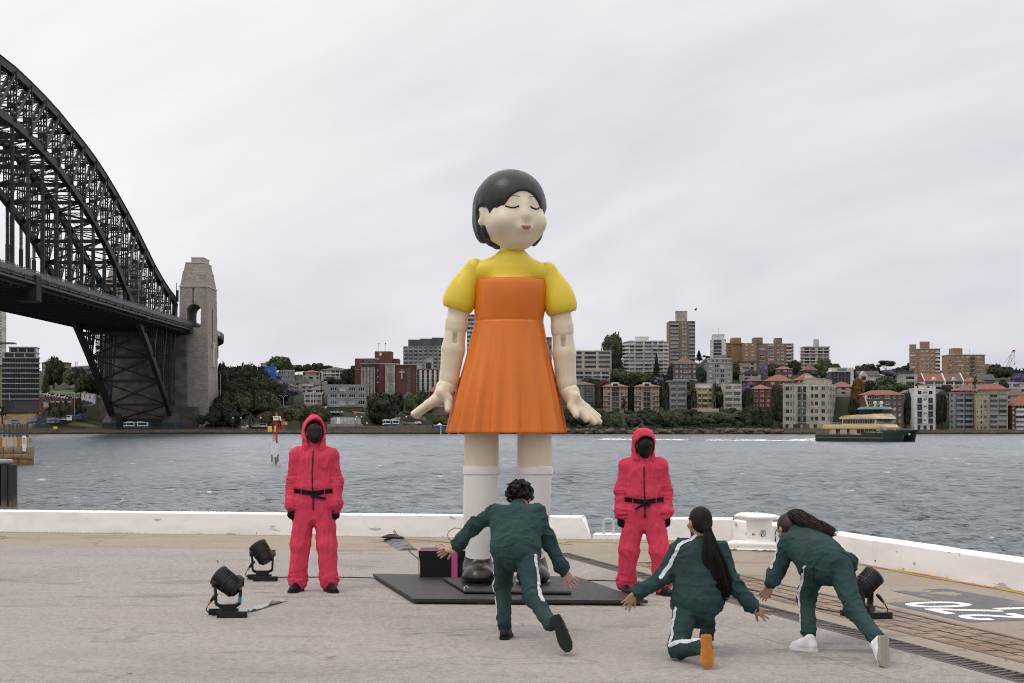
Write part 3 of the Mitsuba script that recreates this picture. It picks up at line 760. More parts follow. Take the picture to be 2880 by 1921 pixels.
# between the bridge and the statue
b = bld('far off pair of pale grey towers on the ridge, left one', 733, 747, 1022, 1050, 1480, 'ww', 5, 'm_paleg', roof=('flat', 'm_paleg'), name='tower_block', cat='tower block')
b = bld('far off stepped grey tower on the ridge behind the big gum tree', 747, 773, 1018, 1050, 1500, 'www', 6, 'm_bluegrey', roof=('flat', 'm_paleg'), name='tower_block', cat='tower block')
top_box(b, 0.5, 1.0, 0, 1, 2.0, 'm_paleg')
b = bld('cream flat-roofed house on the ridge left of the blue tarpaulin', 733, 768, 1047, 1066, 955, 'w.w', 2, 'm_offwhite', roof=('flat', 'm_white'), name='house', cat='house')
b = bld('blue-grey terrace row with parapets on the ridge under the big gum tree', 762, 829, 1044, 1068, 950, 'n.n.n.nwn.n', 2, 'm_bluegrey', roof=('parapet', 'm_bluegrey'), corner=(793, 12, 'l'), side='n.n.n', name='terrace_house', cat='terrace row')
for q in (0.3, 0.52, 0.8): chimney(b, q, 0.5, 2.6, 'm_bluegrey')
tp = thing('tarpaulin', 'bright blue tarpaulin wrapped round scaffolding on the ridge', 'tarpaulin')
m = trimesh.creation.box([9, 6, 11]).subdivide().subdivide().subdivide(); m.vertices += (meshkit.noise(m.vertices * 0.8)[:, None] - 0.5) * m.vertex_normals * 1.0; m.apply_translation([PX(752, 944), 947, PZ(1057, 944)])
mat('m_tarp', [0.035, 0.13, 0.46], 0.5); put(tp, None, m, 'm_tarp', 40)
b = bld('beige house with a red hipped roof left of the white hotel', 852, 897, 1047, 1070, 925, 'n.w.n', 2, 'm_beige', roof=('hip', 'm_tile_red', 1040), name='house', cat='house')
b = bld('white balconied hotel with a long dark hipped roof', 884, 993, 1041, 1061, 930, '.bbbbbbb.', 2, 'm_white', roof=('hip', 'm_tile_slate', 1030), bal=('m_white', 'bars', 'm_frame'), corner=(904, 14, 'l'), side='', name='hotel', cat='hotel', depth=14)
b = bld('long cream retaining podium below the white hotel', 902, 975, 1063, 1074, 922, '', 1, 'm_cream', name='podium', cat='podium', depth=6)
b = bld('white house with a brown gabled roof among the jacarandas', 788, 822, 1086, 1104, 870, 'nn', 1, 'm_white', roof=('gable', 'm_tile_red', 1077), name='house', cat='house', depth=14)
b = bld('house with a dark slate roof and skylights below the beige red-roofed house', 832, 885, 1076, 1098, 885, 'n..w.n', 2, 'm_beige', roof=('hip', 'm_tile_slate', 1061), name='house', cat='house')
for q in (0.2, 0.78): b['part']('skylight', MB().box(b['W'] * q, b['W'] * q + 1.3, 1.2, 1.5, b['H'] + 0.9, b['H'] + 1.8), 'm_gt')
b['part']('dormer', MB().box(b['W'] * 0.42, b['W'] * 0.6, 0.2, 4, b['H'] + 0.3, b['H'] + 1.8), 'm_lead')
for i, (a0, a1, t, g) in enumerate(((849, 878, 1086, 1078), (872, 898, 1082, 1072), (890, 916, 1083, 1073))):
    b = bld(('cream gabled cottage, lowest of the three by the grey flats', 'cream gabled cottage with a tall chimney, middle of the three', 'cream gabled cottage, right of the three below the hotel podium')[i], a0, a1, t, 1106, 872 + 6 * i, 'n.n', 2, 'm_cream', roof=('gablex', 'm_tile_slate' if i else 'm_lead', g), name='cottage', cat='cottage', depth=9)
    chimney(b, 0.85, 0.5, 2.4, 'm_cream')
b = bld('grey rendered cottage between the cream cottages and the veranda terrace', 864, 900, 1096, 1112, 862, 'w.w', 1, 'm_beige', roof=('hip', 'm_lead', 1089), name='cottage', cat='cottage', depth=9); chimney(b, 0.9, 0.4, 2.2, 'm_cream')
b = bld('two-storey white terrace pair with arched iron verandas', 858, 905, 1110, 1137, 845, 'bbbb', 2, 'm_offwhite', roof=('gablex', 'm_lead', 1102), bal=('m_white', 'bars', 'm_frame'), name='terrace_house', cat='terrace house', depth=9, win=('m_gd', 'm_gm', 'm_rosebrick'))
for q in (0.01, 0.33, 0.5, 0.67, 0.98): b['part']('veranda_post', MB().box(b['W'] * q - 0.14, b['W'] * q + 0.14, -1.3, -1.05, 0, b['H']), 'm_white')
b['part']('party_wall', MB().box(b['W'] * 0.49, b['W'] * 0.53, -1.2, 9, b['H'] - 0.6, b['H'] + 2.3), 'm_white')
b = bld('pale-grey three-storey flats with wide windows in front of the red brick hospital', 900, 1031, 1086, 1143, 838, ',W,W,W,W,', 3, 'm_grey', roof=('parapet', 'm_grey'), corner=(924, 12, 'l'), side='.s..', frame='m_frame', win=('m_gd', 'm_gd', 'm_gm', 'm_cur'), name='flats', cat='flats')
# the hospital: a group of joined volumes, one thing
b = bld('large dark red brick hospital with pale vertical louvres and a white cross', 1014, 1116, 1024, 1126, 880, ',vvvvvvvv...s..', 9, 'm_redbrick', roof=('flat', 'm_paleg'), name='hospital', cat='hospital', depth=16, pats={k: ',..............' for k in ()}, dep=0.5)
K = b['key']; W, H = b['W'], b['H']
for i in range(10): b['part']('louvre', MB().box(W * 0.02 + i * 0.80, W * 0.02 + i * 0.80 + 0.36, -0.75, -0.02, 2.5, H - 1.8), 'm_offwhite')
zb0 = b['z0']
def hbox(nm, u0, u1, vt, vb, Ya, D, m, **k): return put(K, nm, MB().box(PX(u0, Ya), PX(u1, Ya), Ya, Ya + D, PZ(vb, Ya), PZ(vt, Ya)), m, **k)
hbox('left_wing', 998, 1048, 1008, 1125, 892, 20, 'm_redbrick'); hbox('lift_tower', 1054, 1101, 988, 1130, 900, 14, 'm_redbrick'); hbox('rear_wing', 1098, 1121, 1009, 1130, 905, 14, 'm_redbrick')
hbox('right_wing', 1083, 1179, 1026.5, 1140, 874, 18, 'm_redbrick'); hbox('coping', 1080, 1180, 1025.5, 1027, 873, 18, 'm_paleg'); hbox('roof_terrace', 1024, 1056, 1009, 1020, 884, 8, 'm_gm'); hbox('terrace_roof', 1022, 1062, 1007.5, 1010, 883, 10, 'm_paleg')
for q in (1024, 1068): hbox('string_band', 998, 1040, q + 15, q + 16, 891.8, 1, 'm_beige')
for i in range(9): hbox('louvre', 1083 + i * 3.2, 1084.6 + i * 3.2, 1026, 1130, 873, 0.9, 'm_offwhite')
for v in np.arange(1034, 1130, 11): hbox('window', 1146, 1154, v, v + 8, 873.9, 0.3, 'm_gm')
for v in np.arange(1034, 1130, 11):
    for q in (1158, 1166): hbox('window', q, q + 2.5, v, v + 4, 873.9, 0.3, 'm_gd')
hbox('window', 1067, 1073, 992, 1000, 899.8, 0.4, 'm_frame')
for v in (1040, 1058, 1074): hbox('window', 1060, 1064, v, v + 3.5, 879.9, 0.4, 'm_cur')
cr = MB(); cr.box(PX(1128.6, 873), PX(1131.4, 873), 873.2, 874, PZ(1066, 873), PZ(1039, 873)); cr.box(PX(1123.5, 873), PX(1137, 873), 873.21, 873.99, PZ(1047.8, 873), PZ(1044.8, 873))
put(K, 'cross', cr, 'm_white', label='white cross on the brick wall')
for u, c in ((1064, 'm_orange_flag'), (1083, 'm_rail_dark')):
    fk = put(K, 'flagpole', MB().bar([PX(u, 905), 905, PZ(990, 905)], [PX(u, 905), 905, PZ(965, 905)], 0.2, 0.2, up=(0, 1, 0)), 'm_paleg'); mat('m_orange_flag', [0.4, 0.16, 0.06], 0.7)
    put(fk, 'flag', MB().box(PX(u, 905), PX(u + 3, 905), 905, 905.1, PZ(968, 905), PZ(965, 905)), c)
b = bld('tall grey ward block with bay windows and a dark penthouse behind the hospital', 1134, 1246, 974, 1060, 960, 'wwwwwwww', 8, 'm_grey', frame='m_paleg', win=('m_gd', 'm_gm'), name='ward_block', cat='hospital block', depth=16)
top_box(b, 0.12, 0.42, 0.1, 0.9, 4.2, 'm_darkgrey', 'plant_room'); top_box(b, 0.42, 0.72, 0.1, 0.9, 4.8, 'm_darkgrey', 'plant_room'); top_box(b, 0.72, 1.0, 0.1, 0.9, 5.4, 'm_darkgrey', 'plant_room')
for k in range(8):
    for q in range(8): b['part']('bay_window', MB().tm(trimesh.convex.convex_hull(np.array([(b['W'] * (q + 0.14) / 8, 0, z) for z in (k * b['h'], k * b['h'] + 0.95)] + [(b['W'] * (q + 0.86) / 8, 0, z) for z in (k * b['h'], k * b['h'] + 0.95)] + [(b['W'] * (q + f) / 8, -0.9, z) for f in (0.3, 0.7) for z in (k * b['h'], k * b['h'] + 0.95)]))), 'm_paleg')
b = bld('pale modern annex striped with vertical windows right of the hospital', 1172, 1262, 1040, 1112, 868, 'v,v,v,v,v,v,v', 6, 'm_offwhite', name='annex', cat='hospital annex', roof=('flat', 'm_rosebrick'))
top_box(b, 0.0, 0.18, 0, 0.5, 3.8, 'm_paleg', 'roof_pavilion'); top_box(b, 0.24, 0.50, -0.02, 0.6, 6.2, 'm_paleg', 'roof_pavilion')
b['part']('window', MB().box(b['W'] * 0.29, b['W'] * 0.46, -0.35, -0.25, b['H'] + 0.6, b['H'] + 4.0), 'm_gd')
b = bld('terracotta house with a turret roof and dormer by the statue hand', 1205, 1300, 1101, 1182, 842, ',ww.ww.ww', 4, 'm_rosebrick', roof=('hip', 'm_tile_red', 1068), name='house', cat='house', win=('m_gd', 'm_gm'), trim=((2, 0.5),), depth=14)
b = bld('slender pale tower seen between the statue arm and dress', 1313, 1334, 884, 1100, 1120, 'bb', 18, 'm_paleg', bal=('m_offwhite', 'solid'), name='tower_block', cat='tower block')
b = bld('slim grey tower just right of the statue waist', 1536, 1552, 948, 1090, 1120, 'ww', 12, 'm_midgrey', name='tower_block', cat='tower block')
# right of the statue
b = bld('cream framed five-storey flats stepping down, right beside the statue arm', 1560, 1720, 988, 1040, 885, 'BBBB', 4, 'm_cream', roof=('flat', 'm_cream'), bal=('m_cream', 'glass'), win=('m_gd', 'm_gm'), dep=0.9)
b = bld('lower cream terrace flats below the stepped cream block', 1570, 1715, 1044, 1070, 876, 'BBBBBB', 2, 'm_cream', roof=('flat', 'm_cream'), bal=('m_white', 'glass'), dep=0.9)
b = bld('white faceted block wrapped in balconies, with a white rooftop pavilion', 1770, 1866, 960, 1055, 900, 'bBBbb', 9, 'm_offwhite', roof=('flat', 'm_white'), bal=('m_white', 'bars', 'm_frame'), win=('m_gm', 'm_gd', 'm_cur'), depth=18)
top_box(b, 0.22, 0.58, 0.2, 0.7, 2.6, 'm_white', 'roof_pavilion', cap='m_white')
for sgn, x in ((-1, 0.0), (1, b['W'])):
    for k in range(9):
        q = np.array([(x, 0.2), (x + sgn * 3.4, 3.4), (x + sgn * 3.4, 15), (x, 15)])
        b['part']('side_balcony', trimesh.convex.convex_hull(np.array([(*p, z) for p in q for z in (k * b['h'], k * b['h'] + 0.95)])), 'm_white')
    q = np.array([(x, 0.4), (x + sgn * 2.4, 3.8), (x + sgn * 2.4, 15), (x, 15)])
    b['part']('side_wing', trimesh.convex.convex_hull(np.array([(*p, z) for p in q for z in (0, b['H'])])), 'm_midgrey')
b = bld('tallest brown apartment tower with white balcony stacks and a tan lift box on top', 1882, 1955, 903, 1030, 935, 'B.nn.b', 12, 'm_brownbrick', bal=('m_offwhite', 'glass'), win=('m_gd', 'm_gm', 'm_cur'), name='tower_block', cat='tower block', depth=16, frame='m_frame')
top_box(b, 0.31, 0.72, 0.2, 0.7, 5.9, 'm_beige', cap='m_offwhite')
b = bld('dark brown brick mansion with white window bays and a hipped roof', 1894, 1962, 1023, 1082, 880, '.w.nWn.w.', 4, 'm_brownd', roof=('hip', 'm_tile_brown', 1006), frame='m_frame', win=('m_cur', 'm_gm', 'm_cur'), trim=((1.0, 0.35), (0.75, 0.3)), name='mansion_block', cat='mansion block')
b['part']('porch_arch', MB().box(b['W'] * 0.42, b['W'] * 0.6, -0.5, 0, 0, b['h'] * 0.7), 'm_white')
b = bld('mid-grey six-storey flats with a dark glazed centre and pale flat roof', 1988, 2060, 1022, 1092, 878, '.w.GG.w.', 5, 'm_grey', roof=('flat', 'm_paleg'), frame='m_frame', win=('m_gd', 'm_gm', 'm_cur'))
top_box(b, 0.1, 0.95, 0.05, 0.9, 2.6, 'm_paleg', 'penthouse', cap='m_white'); 
for q in (0.2, 0.35, 0.6, 0.72, 0.84): b['part']('window', MB().box(b['W'] * q, b['W'] * q + 1.4, b['D'] * 0.05 - 0.1, b['D'] * 0.05, b['H'] + 0.7, b['H'] + 2.1), 'm_gm')
b = bld('white stuccoed slim tower with dark balconies and rooftop tank room', 2004, 2042, 954, 1010, 930, 'B.s', 6, 'm_white', bal=('m_white', 'bars'), name='tower_block', cat='tower block')
top_box(b, 0.08, 0.9, 0.1, 0.8, 3.0, 'm_white'); top_box(b, 0.55, 1.0, -0.05, 0.0, 0.1, 'm_tanbrick', 'brick_panel', z=b['H'] - 11); mast(b, 0.5, 0.4, 7)
b['part']('grey_base', MB().box(b['W'] * 0.1, b['W'] * 1.02, -2, 4, -1, 2.4), 'm_grey')
b = bld('stepped orange-tan brick block with blank walls', 2044, 2090, 966, 1032, 950, 's..', 8, 'm_tanbrick', roof=('flat', 'm_tanbrick'), win=('m_gd',), name='brick_tower', cat='apartment building')
top_box(b, 0.32, 0.86, -0.1, 0.9, 3.6, 'm_tanbrick', z=b['H'] - 0.2)
b = bld('tan brick wing with a single column of white-framed windows', 2089, 2128, 965, 1032, 945, '.w.w.', 7, 'm_tanbrick', frame='m_frame', win=('m_cur', 'm_gm'), name='brick_tower', cat='apartment building')
b = bld('brown brick tower pair with white balconies and a lift box, right of the orange-tan block', 2128, 2232, 966, 1036, 955, '.W.W.ww.bn', 7, 'm_brownbrick', frame='m_frame', win=('m_gm', 'm_cur', 'm_gd'), bal=('m_offwhite', 'solid'), name='brick_tower', cat='apartment building', depth=15)
top_box(b, -0.07, 0.16, -0.05, 0.6, 3.6, 'm_brownbrick'); top_box(b, 0.52, 0.70, 0.1, 0.6, 3.4, 'm_brownbrick')
b = bld('pink villa with a flat dark roof above the grey gabled house', 2082, 2127, 1018, 1042, 905, '.Ww.', 2, 'm_pink', roof=('flat', 'm_darkgrey'), over=0.9, name='villa', cat='villa')
b = bld('pale green-grey gabled house with a dark roof under the pink villa', 2087, 2139, 1050, 1072, 888, '.WW.', 2, 'm_paleg', roof=('gable', 'm_tile_slate', 1037), name='house', cat='house')
b = bld('dark brick house with a brown hipped roof below the gabled house', 2095, 2144, 1071, 1094, 872, '.w.w', 2, 'm_darkbrick', roof=('hip', 'm_tile_brown', 1061), name='house', cat='house')
b = bld('four-storey red brick flats with an orange hip roof and white windows', 2116, 2171, 1093, 1147, 850, '.w.nn.w.', 4, 'm_redbrick', roof=('hip', 'm_tile_orange', 1081), frame='m_frame', win=('m_gm', 'm_cur', 'm_gd'))
b = bld('dark brick house under a broad bright orange roof, left of the beige heritage block', 2158, 2228, 1071, 1100, 868, '.w.ww.', 2, 'm_darkbrick', roof=('hip', 'm_tile_orange', 1053), frame='m_frame', name='house', cat='house')
b = bld('maroon brick house with a small red pyramid roof under the brown towers', 2182, 2229, 1038, 1062, 905, 'w.ww', 2, 'm_darkbrick', roof=('hip', 'm_tile_red', 1029), frame='m_frame', name='house', cat='house')
b = bld('slab block of pale floors and dark glass with a pale lift core', 2261, 2332, 976, 1033, 955, 'GG.GG', 6, 'm_offwhite', roof=('flat', 'm_offwhite'), win=('m_gd', 'm_gd', 'm_gm'), name='tower_block', cat='tower block', slab='m_offwhite')
top_box(b, 0.42, 0.58, -0.08, 0.4, 4.8, 'm_offwhite')
b = bld('brown house with a pyramid roof and dark veranda below the slab block', 2261, 2299, 1041, 1062, 905, 'BB', 2, 'm_darkbrick', roof=('hip', 'm_tile_brown', 1024), bal=('m_rail_dark', 'bars'), name='house', cat='house')
b = bld('house with an orange pyramid roof and white dormer above the beige heritage block', 2243, 2303, 1068, 1092, 872, 'w.WW.w', 2, 'm_darkbrick', roof=('hip', 'm_tile_orange', 1048), frame='m_frame', name='house', cat='house')
b['part']('dormer', MB().box(b['W'] * 0.38, b['W'] * 0.68, -0.2, 4, b['H'] + 0.8, b['H'] + 2.3), 'm_white')
b = bld('white framed modern house with a black glass front', 2337, 2398, 1046, 1090, 880, 'GGG', 3, 'm_darkgrey', roof=('flat', 'm_white'), win=('m_gd',), name='modern_house', cat='house')
top_box(b, 0.05, 1.0, 0.05, 0.9, 2.4, 'm_white', 'upper_storey'); b['part']('window', MB().box(b['W'] * 0.3, b['W'] * 0.72, -0.02, 0.5, b['H'] + 0.5, b['H'] + 2.0), 'm_gt')
b['part']('white_frame', MB().box(b['W'] * 0.9, b['W'] * 1.04, -0.5, 8, 0, b['H'] + 2.4), 'm_white')
b = bld('big beige heritage apartment block with iron balconies and arched stone base', 2202, 2388, 1083, 1211, 808, '.ww.B.ww.w.', 6, 'm_beige', roof=('parapet', 'm_beige'), corner=(2328, 18, 'r'), side='n.nn.nn.nn.w.', win=('m_gd', 'm_gd', 'm_gm'), frame=None, bal=('m_beige', 'bars'), pats={0: '.a.BB.a..a.'}, trim=((1.0, 0.5), (2.05, 0.4), (5.95, 0.5)), name='heritage_block', cat='apartment building')
b['part']('stone_base', MB().box(-0.2, b['W'] + 0.2, -0.22, b['D'], -1, 0.35 * b['h']), 'm_stone'); top_box(b, 0.42, 0.85, 0.2, 0.8, 3.4, 'm_beige', 'roof_pavilion', cap='m_beige')
for q in (0.0, 0.2, 0.42, 0.6, 0.83, 0.97): b['part']('pier', MB().box(b['W'] * q, b['W'] * q + 0.7, -0.28, -0.02, 0.36 * b['h'], b['H'] + 1.2), 'm_beige')
b = bld('rose roofed house half behind the beige heritage block', 2340, 2405, 1088, 1112, 845, 'w.w.w', 2, 'm_beige', roof=('hip', 'm_tile_red', 1073), name='house', cat='house')
b = bld('white gabled house with a dark roof beside the modern black glass house', 2416, 2474, 1056, 1082, 880, 'w..ww', 2, 'm_offwhite', roof=('gablex', 'm_tile_slate', 1042), name='house', cat='house', gwall='m_offwhite')
b['part']('front_gable', trimesh.convex.convex_hull(np.array([(0, y, z) for y in (-1.5, 3) for z in (0, b['H'])] + [(b['W'] * 0.4, y, z) for y in (-1.5, 3) for z in (0, b['H'])] + [(b['W'] * 0.2, y, b['H'] + 2.4) for y in (-1.5, 3)])), 'm_offwhite')
b['part']('window', MB().box(b['W'] * 0.1, b['W'] * 0.3, -1.6, -1.5, b['H'] * 0.5, b['H'] * 0.9), 'm_gd')
b = bld('small house with a steep red roof above the brown waterfront block', 2430, 2462, 1080, 1100, 850, 'w', 1, 'm_beige', roof=('hip', 'm_tile_red', 1069), name='house', cat='house')
b = bld('white cubic house with balconies left of the two brick towers', 2522, 2580, 1056, 1090, 885, '.w.B.', 2, 'm_offwhite', roof=('flat', 'm_offwhite'), bal=('m_offwhite', 'solid'), name='modern_house', cat='house')
top_box(b, 0.05, 0.85, 0.1, 0.9, 2.4, 'm_darkgrey', 'upper_storey', cap='m_tile_slate')
b = bld('wide tan brick apartment tower with a white balcony stack, left of the pair', 2558, 2668, 982, 1068, 930, 'W.s.wnw.w.b', 8, 'm_orangebrick', frame='m_frame', win=('m_gm', 'm_gd', 'm_cur'), bal=('m_white', 'solid'), roof=('flat', 'm_paleg'), name='brick_tower', cat='apartment building', corner=(2644, 12, 'r'), side='.w.w', depth=15)
top_box(b, 0.0, 0.22, 0, 0.7, 3.0, 'm_orangebrick', 'stair_tower'); top_box(b, 0.34, 0.66, 0.2, 0.8, 4.6, 'm_orangebrick'); mast(b, 0.75, 0.5, 4)
b = bld('tan brick apartment tower with iron fire stairs, right of the pair', 2668, 2770, 999, 1066, 945, 'w.wwn.w.w.ww', 6, 'm_orangebrick', frame='m_frame', win=('m_gm', 'm_gd', 'm_cur'), roof=('flat', 'm_paleg'), name='brick_tower', cat='apartment building', depth=15)
top_box(b, 0.16, 0.42, 0.2, 0.8, 4.4, 'm_orangebrick'); mast(b, 0.68, 0.5, 4)
for k in range(6): b['part']('fire_stair', MB().box(b['W'] * 0.6, b['W'] * 0.7, -1.3, 0, k * b['h'] + 0.2, k * b['h'] + 1.2), 'm_rail_dark')
b = bld('low tan brick stub at the right end of the brick towers', 2770, 2784, 1024, 1062, 945, '', 1, 'm_orangebrick', name='brick_tower', cat='apartment building')
for i, (a0, a1, lb, rf) in enumerate(((2600, 2655, 'white veranda terrace house with a steep red roof and skylights', 'm_tile_red'), (2658, 2708, 'white veranda terrace house with a rust-brown roof right of the first', 'm_tile_brown'))):
    b = bld(lb, a0, a1, 1072, 1100, 868, 'BB', 2, 'm_white', roof=('gablex', rf, 1050), bal=('m_white', 'bars', 'm_frame'), name='terrace_house', cat='terrace house', depth=13)
    b['part']('dormer', trimesh.convex.convex_hull(np.array([(b['W'] * q, y, b['H'] + z) for q, z in ((0.36, 0.3), (0.66, 0.3), (0.51, 2.4)) for y in (-0.5, 4)])), 'm_white'); chimney(b, 0.5, 0.6, 5.2)
    for q in (-0.03, 1.0): b['part']('party_wall', trimesh.convex.convex_hull(np.array([(b['W'] * q, y, z) for y, z in ((-0.6, 0), (13, 0), (-0.6, b['H'] + 0.4), (6.5, b['H'] + 4.8), (13, b['H'] + 0.4))] + [(b['W'] * q + 0.5, y, z) for y, z in ((-0.6, 0), (13, 0), (-0.6, b['H'] + 0.4), (6.5, b['H'] + 4.8), (13, b['H'] + 0.4))])), 'm_white')
b = bld('peach house with an orange hipped roof and a row of white windows', 2712, 2768, 1073, 1100, 872, ',nnnnnn', 2, 'm_pink', roof=('hip', 'm_tile_orange', 1060), frame='m_frame', name='house', cat='house')
b = bld('dark gabled slate house behind the peach house', 2744, 2798, 1068, 1085, 895, 'w.w', 1, 'm_lead', roof=('gablex', 'm_tile_slate', 1052), name='house', cat='house')
b = bld('white flat-fronted villa with a pale roof at the right edge', 2812, 2905, 1078, 1106, 868, 'n.WWW.n', 2, 'm_offwhite', roof=('flat', 'm_white'), name='villa', cat='villa', corner=None)
b = bld('brown brick house with a red roof above the grey balcony block', 2694, 2742, 1098, 1120, 845, 'w.ww', 2, 'm_darkbrick', roof=('hip', 'm_tile_red', 1085), frame='m_frame', name='house', cat='house')
b = bld('brown brick waterfront block with a low rose-red roof, behind the ferry', 2429, 2541, 1110, 1209, 812, '.W.Ws.W.w.w.', 6, 'm_darkbrick', roof=('hip', 'm_tile_red', 1097), frame='m_frame', win=('m_gd', 'm_gd', 'm_gm', 'm_cur'))
b = bld('grey weatherboard house with verandas beside the white tower', 2543, 2572, 1105, 1124, 835, 'BB', 2, 'm_midgrey', roof=('gable', 'm_lead', 1096), bal=('m_paleg', 'bars'), name='house', cat='house')
b = bld('white waterfront tower with arched windows and red caps, right of the ferry', 2573, 2631, 1096, 1213, 808, '.b,ss,b.', 6, 'm_white', roof=('parapet', 'm_white'), win=('m_gd',), bal=('m_white', 'bars'), pats={0: '.a.a.a.', 5: '.w,ss,w.'}, trim=((1.15, 0.3), (5.1, 0.25)), name='white_tower', cat='apartment building')
top_box(b, 0.32, 0.62, 0.1, 0.6, 2.4, 'm_white', cap='m_tile_orange')
for q in (0.0, 0.74, 0.9): b['part']('chimney', MB().box(b['W'] * q, b['W'] * q + 1.2, 0, 1.2, b['H'] + 0.7, b['H'] + 1.8), 'm_white')
b = bld('dark brick house glimpsed behind the white waterfront tower', 2636, 2668, 1108, 1150, 835, 'w.w', 3, 'm_darkbrick', roof=('gable', 'm_tile_slate', 1096), frame='m_frame', name='house', cat='house')
b = bld('grey waterfront block stacked with glass balconies', 2670, 2736, 1106, 1211, 810, ',BB', 7, 'm_grey', roof=('flat', 'm_grey'), bal=('m_paleg', 'glass'), win=('m_gt', 'm_gm', 'm_gd'), corner=(2683, 20, 'l'), side='.w.', dep=0.8)
b = bld('tan waterfront block with grey balconies on its right side', 2745, 2835, 1108, 1211, 810, ',s.n,w.BB,', 7, 'm_tan', roof=('flat', 'm_tan'), bal=('m_paleg', 'glass'), win=('m_gd', 'm_gm', 'm_cur'))
top_box(b, 0.2, 1.0, 0.1, 0.8, 2.2, 'm_tan', 'penthouse'); b['part']('roof', trimesh.convex.convex_hull(np.array([(b['W'] * q, y, b['H'] + 2.3) for q in (0.1, 1.05) for y in (0, 10)] + [(b['W'] * q, 5, b['H'] + 5.2) for q in (0.35, 0.8)])), 'm_tile_red')
b = bld('red brick flats with white balconies and an orange roof at the right edge', 2846, 2930, 1140, 1211, 812, 'nBnB', 5, 'm_redbrick', roof=('hip', 'm_tile_orange', 1112), bal=('m_white', 'solid'), frame='m_frame')
b = bld('house with a rose hipped roof above the tan waterfront block', 2828, 2892, 1112, 1140, 842, 'w.w.w', 2, 'm_beige', roof=('hip', 'm_tile_brown', 1094), name='house', cat='house')
# first row over the bushes
b = bld('olive-grey rendered flats with arched loggias beside the statue hand', 1600, 1672, 1082, 1146, 845, 'w.a.B', 4, 'm_olive', roof=('hip', 'm_tile_brown', 1072), win=('m_gd', 'm_gm'), bal=('m_olive', 'bars'), frame='m_paleg')
for i, (a0, a1) in enumerate(((1697, 1765), (1785, 1854))):
    b = bld(('tan and brown flats with an orange roof and white dormer, left of a matching pair', 'tan and brown flats with an orange roof and white dormer, right of a matching pair')[i], a0, a1, 1087, 1160, 842, ',n,w,B,w,n,', 5, 'm_tan', roof=('hip', 'm_tile_orange', 1077), win=('m_gd', 'm_gm'), frame='m_cream', bal=('m_tan', 'bars'), over=0.9, name='flats', cat='flats', dep=0.6)
    for k in range(1, 4): b['part']('brick_band', MB().box(-0.05, b['W'] * 0.26, -0.07, 0, k * b['h'] - 0.4, k * b['h'] + 0.55), 'm_darkbrick'); b['part']('brick_band', MB().box(b['W'] * 0.74, b['W'] + 0.05, -0.07, 0, k * b['h'] - 0.4, k * b['h'] + 0.55), 'm_darkbrick')
    d = b['part']('attic_dormer', MB().box(b['W'] * 0.34, b['W'] * 0.66, 0.2, 5, b['H'], b['H'] + 1.7), 'm_white'); b['part']('window', MB().box(b['W'] * 0.40, b['W'] * 0.6, 0.05, 0.19, b['H'] + 0.35, b['H'] + 1.4), 'm_gd'); b['part']('dormer_roof', MB().box(b['W'] * 0.36, b['W'] * 0.64, 0.1, 5, b['H'] + 1.7, b['H'] + 2.2), 'm_white')
b = bld('steel and pale-blue glass apartment block between the orange roofed pair and the yellow flats', 1884, 1932, 1073, 1156, 842, ',b,B,', 5, 'm_grey', roof=('flat', 'm_paleg'), win=('m_gt', 'm_gt', 'm_gm'), bal=('m_paleg', 'glass'), over=1.0, dep=0.8)
b = bld('yellow ochre flats with ribbon balconies and a white top floor', 1961, 2004, 1092, 1152, 842, ',b,B,b,', 4, 'm_yellow', roof=('flat', 'm_yellow'), bal=('m_yellow', 'solid'), win=('m_gd', 'm_gm', 'm_cur'), dep=0.8)
top_box(b, 0.02, 0.98, 0.06, 0.9, 2.1, 'm_white', 'top_floor', cap='m_white')
b = bld('cream and white flats with glazed bays right of the yellow flats', 2036, 2086, 1084, 1152, 842, ',B,B,', 4, 'm_cream', roof=('parapet', 'm_cream'), win=('m_gm', 'm_gd', 'm_gt', 'm_cur'), bal=('m_white', 'bars', 'm_frame'), dep=0.8)
put(thing('garden_wall', 'long pale garden wall below the yellow flats', 'wall'), None, MB().box(PX(1945, 836), PX(2022, 836), 836, 836.5, PZ(1158, 836), PZ(1149, 836)), 'm_cream')
# ------------------------------------------------------------------ vegetation
def leaf(name, c, c2, c3=None):
    def fn(p, n, uv):
        t = FB(p.x * 0.55, p.y * 0.55, p.z * 0.7, 3)
        k = MIX(c, c2, SS(0.35, 0.68, t))
        if c3 is not None: k = MIX(k, c3, SS(0.60, 0.72, FB(p.x * 0.9 + 5, p.y * 0.9, p.z * 0.9, 3)))
        return k * (0.75 + 0.5 * N(p.x * 3.1, p.y * 3.1, p.z * 3.1)) * (0.55 + 0.9 * N(p.x * 0.09, p.y * 0.09, 3.0))
    scene[name] = {'type': 'twosided', 'bsdf': {'type': 'principled', 'base_color': mikit.proc(fn), 'roughness': 0.65, 'specular': 0.25}}


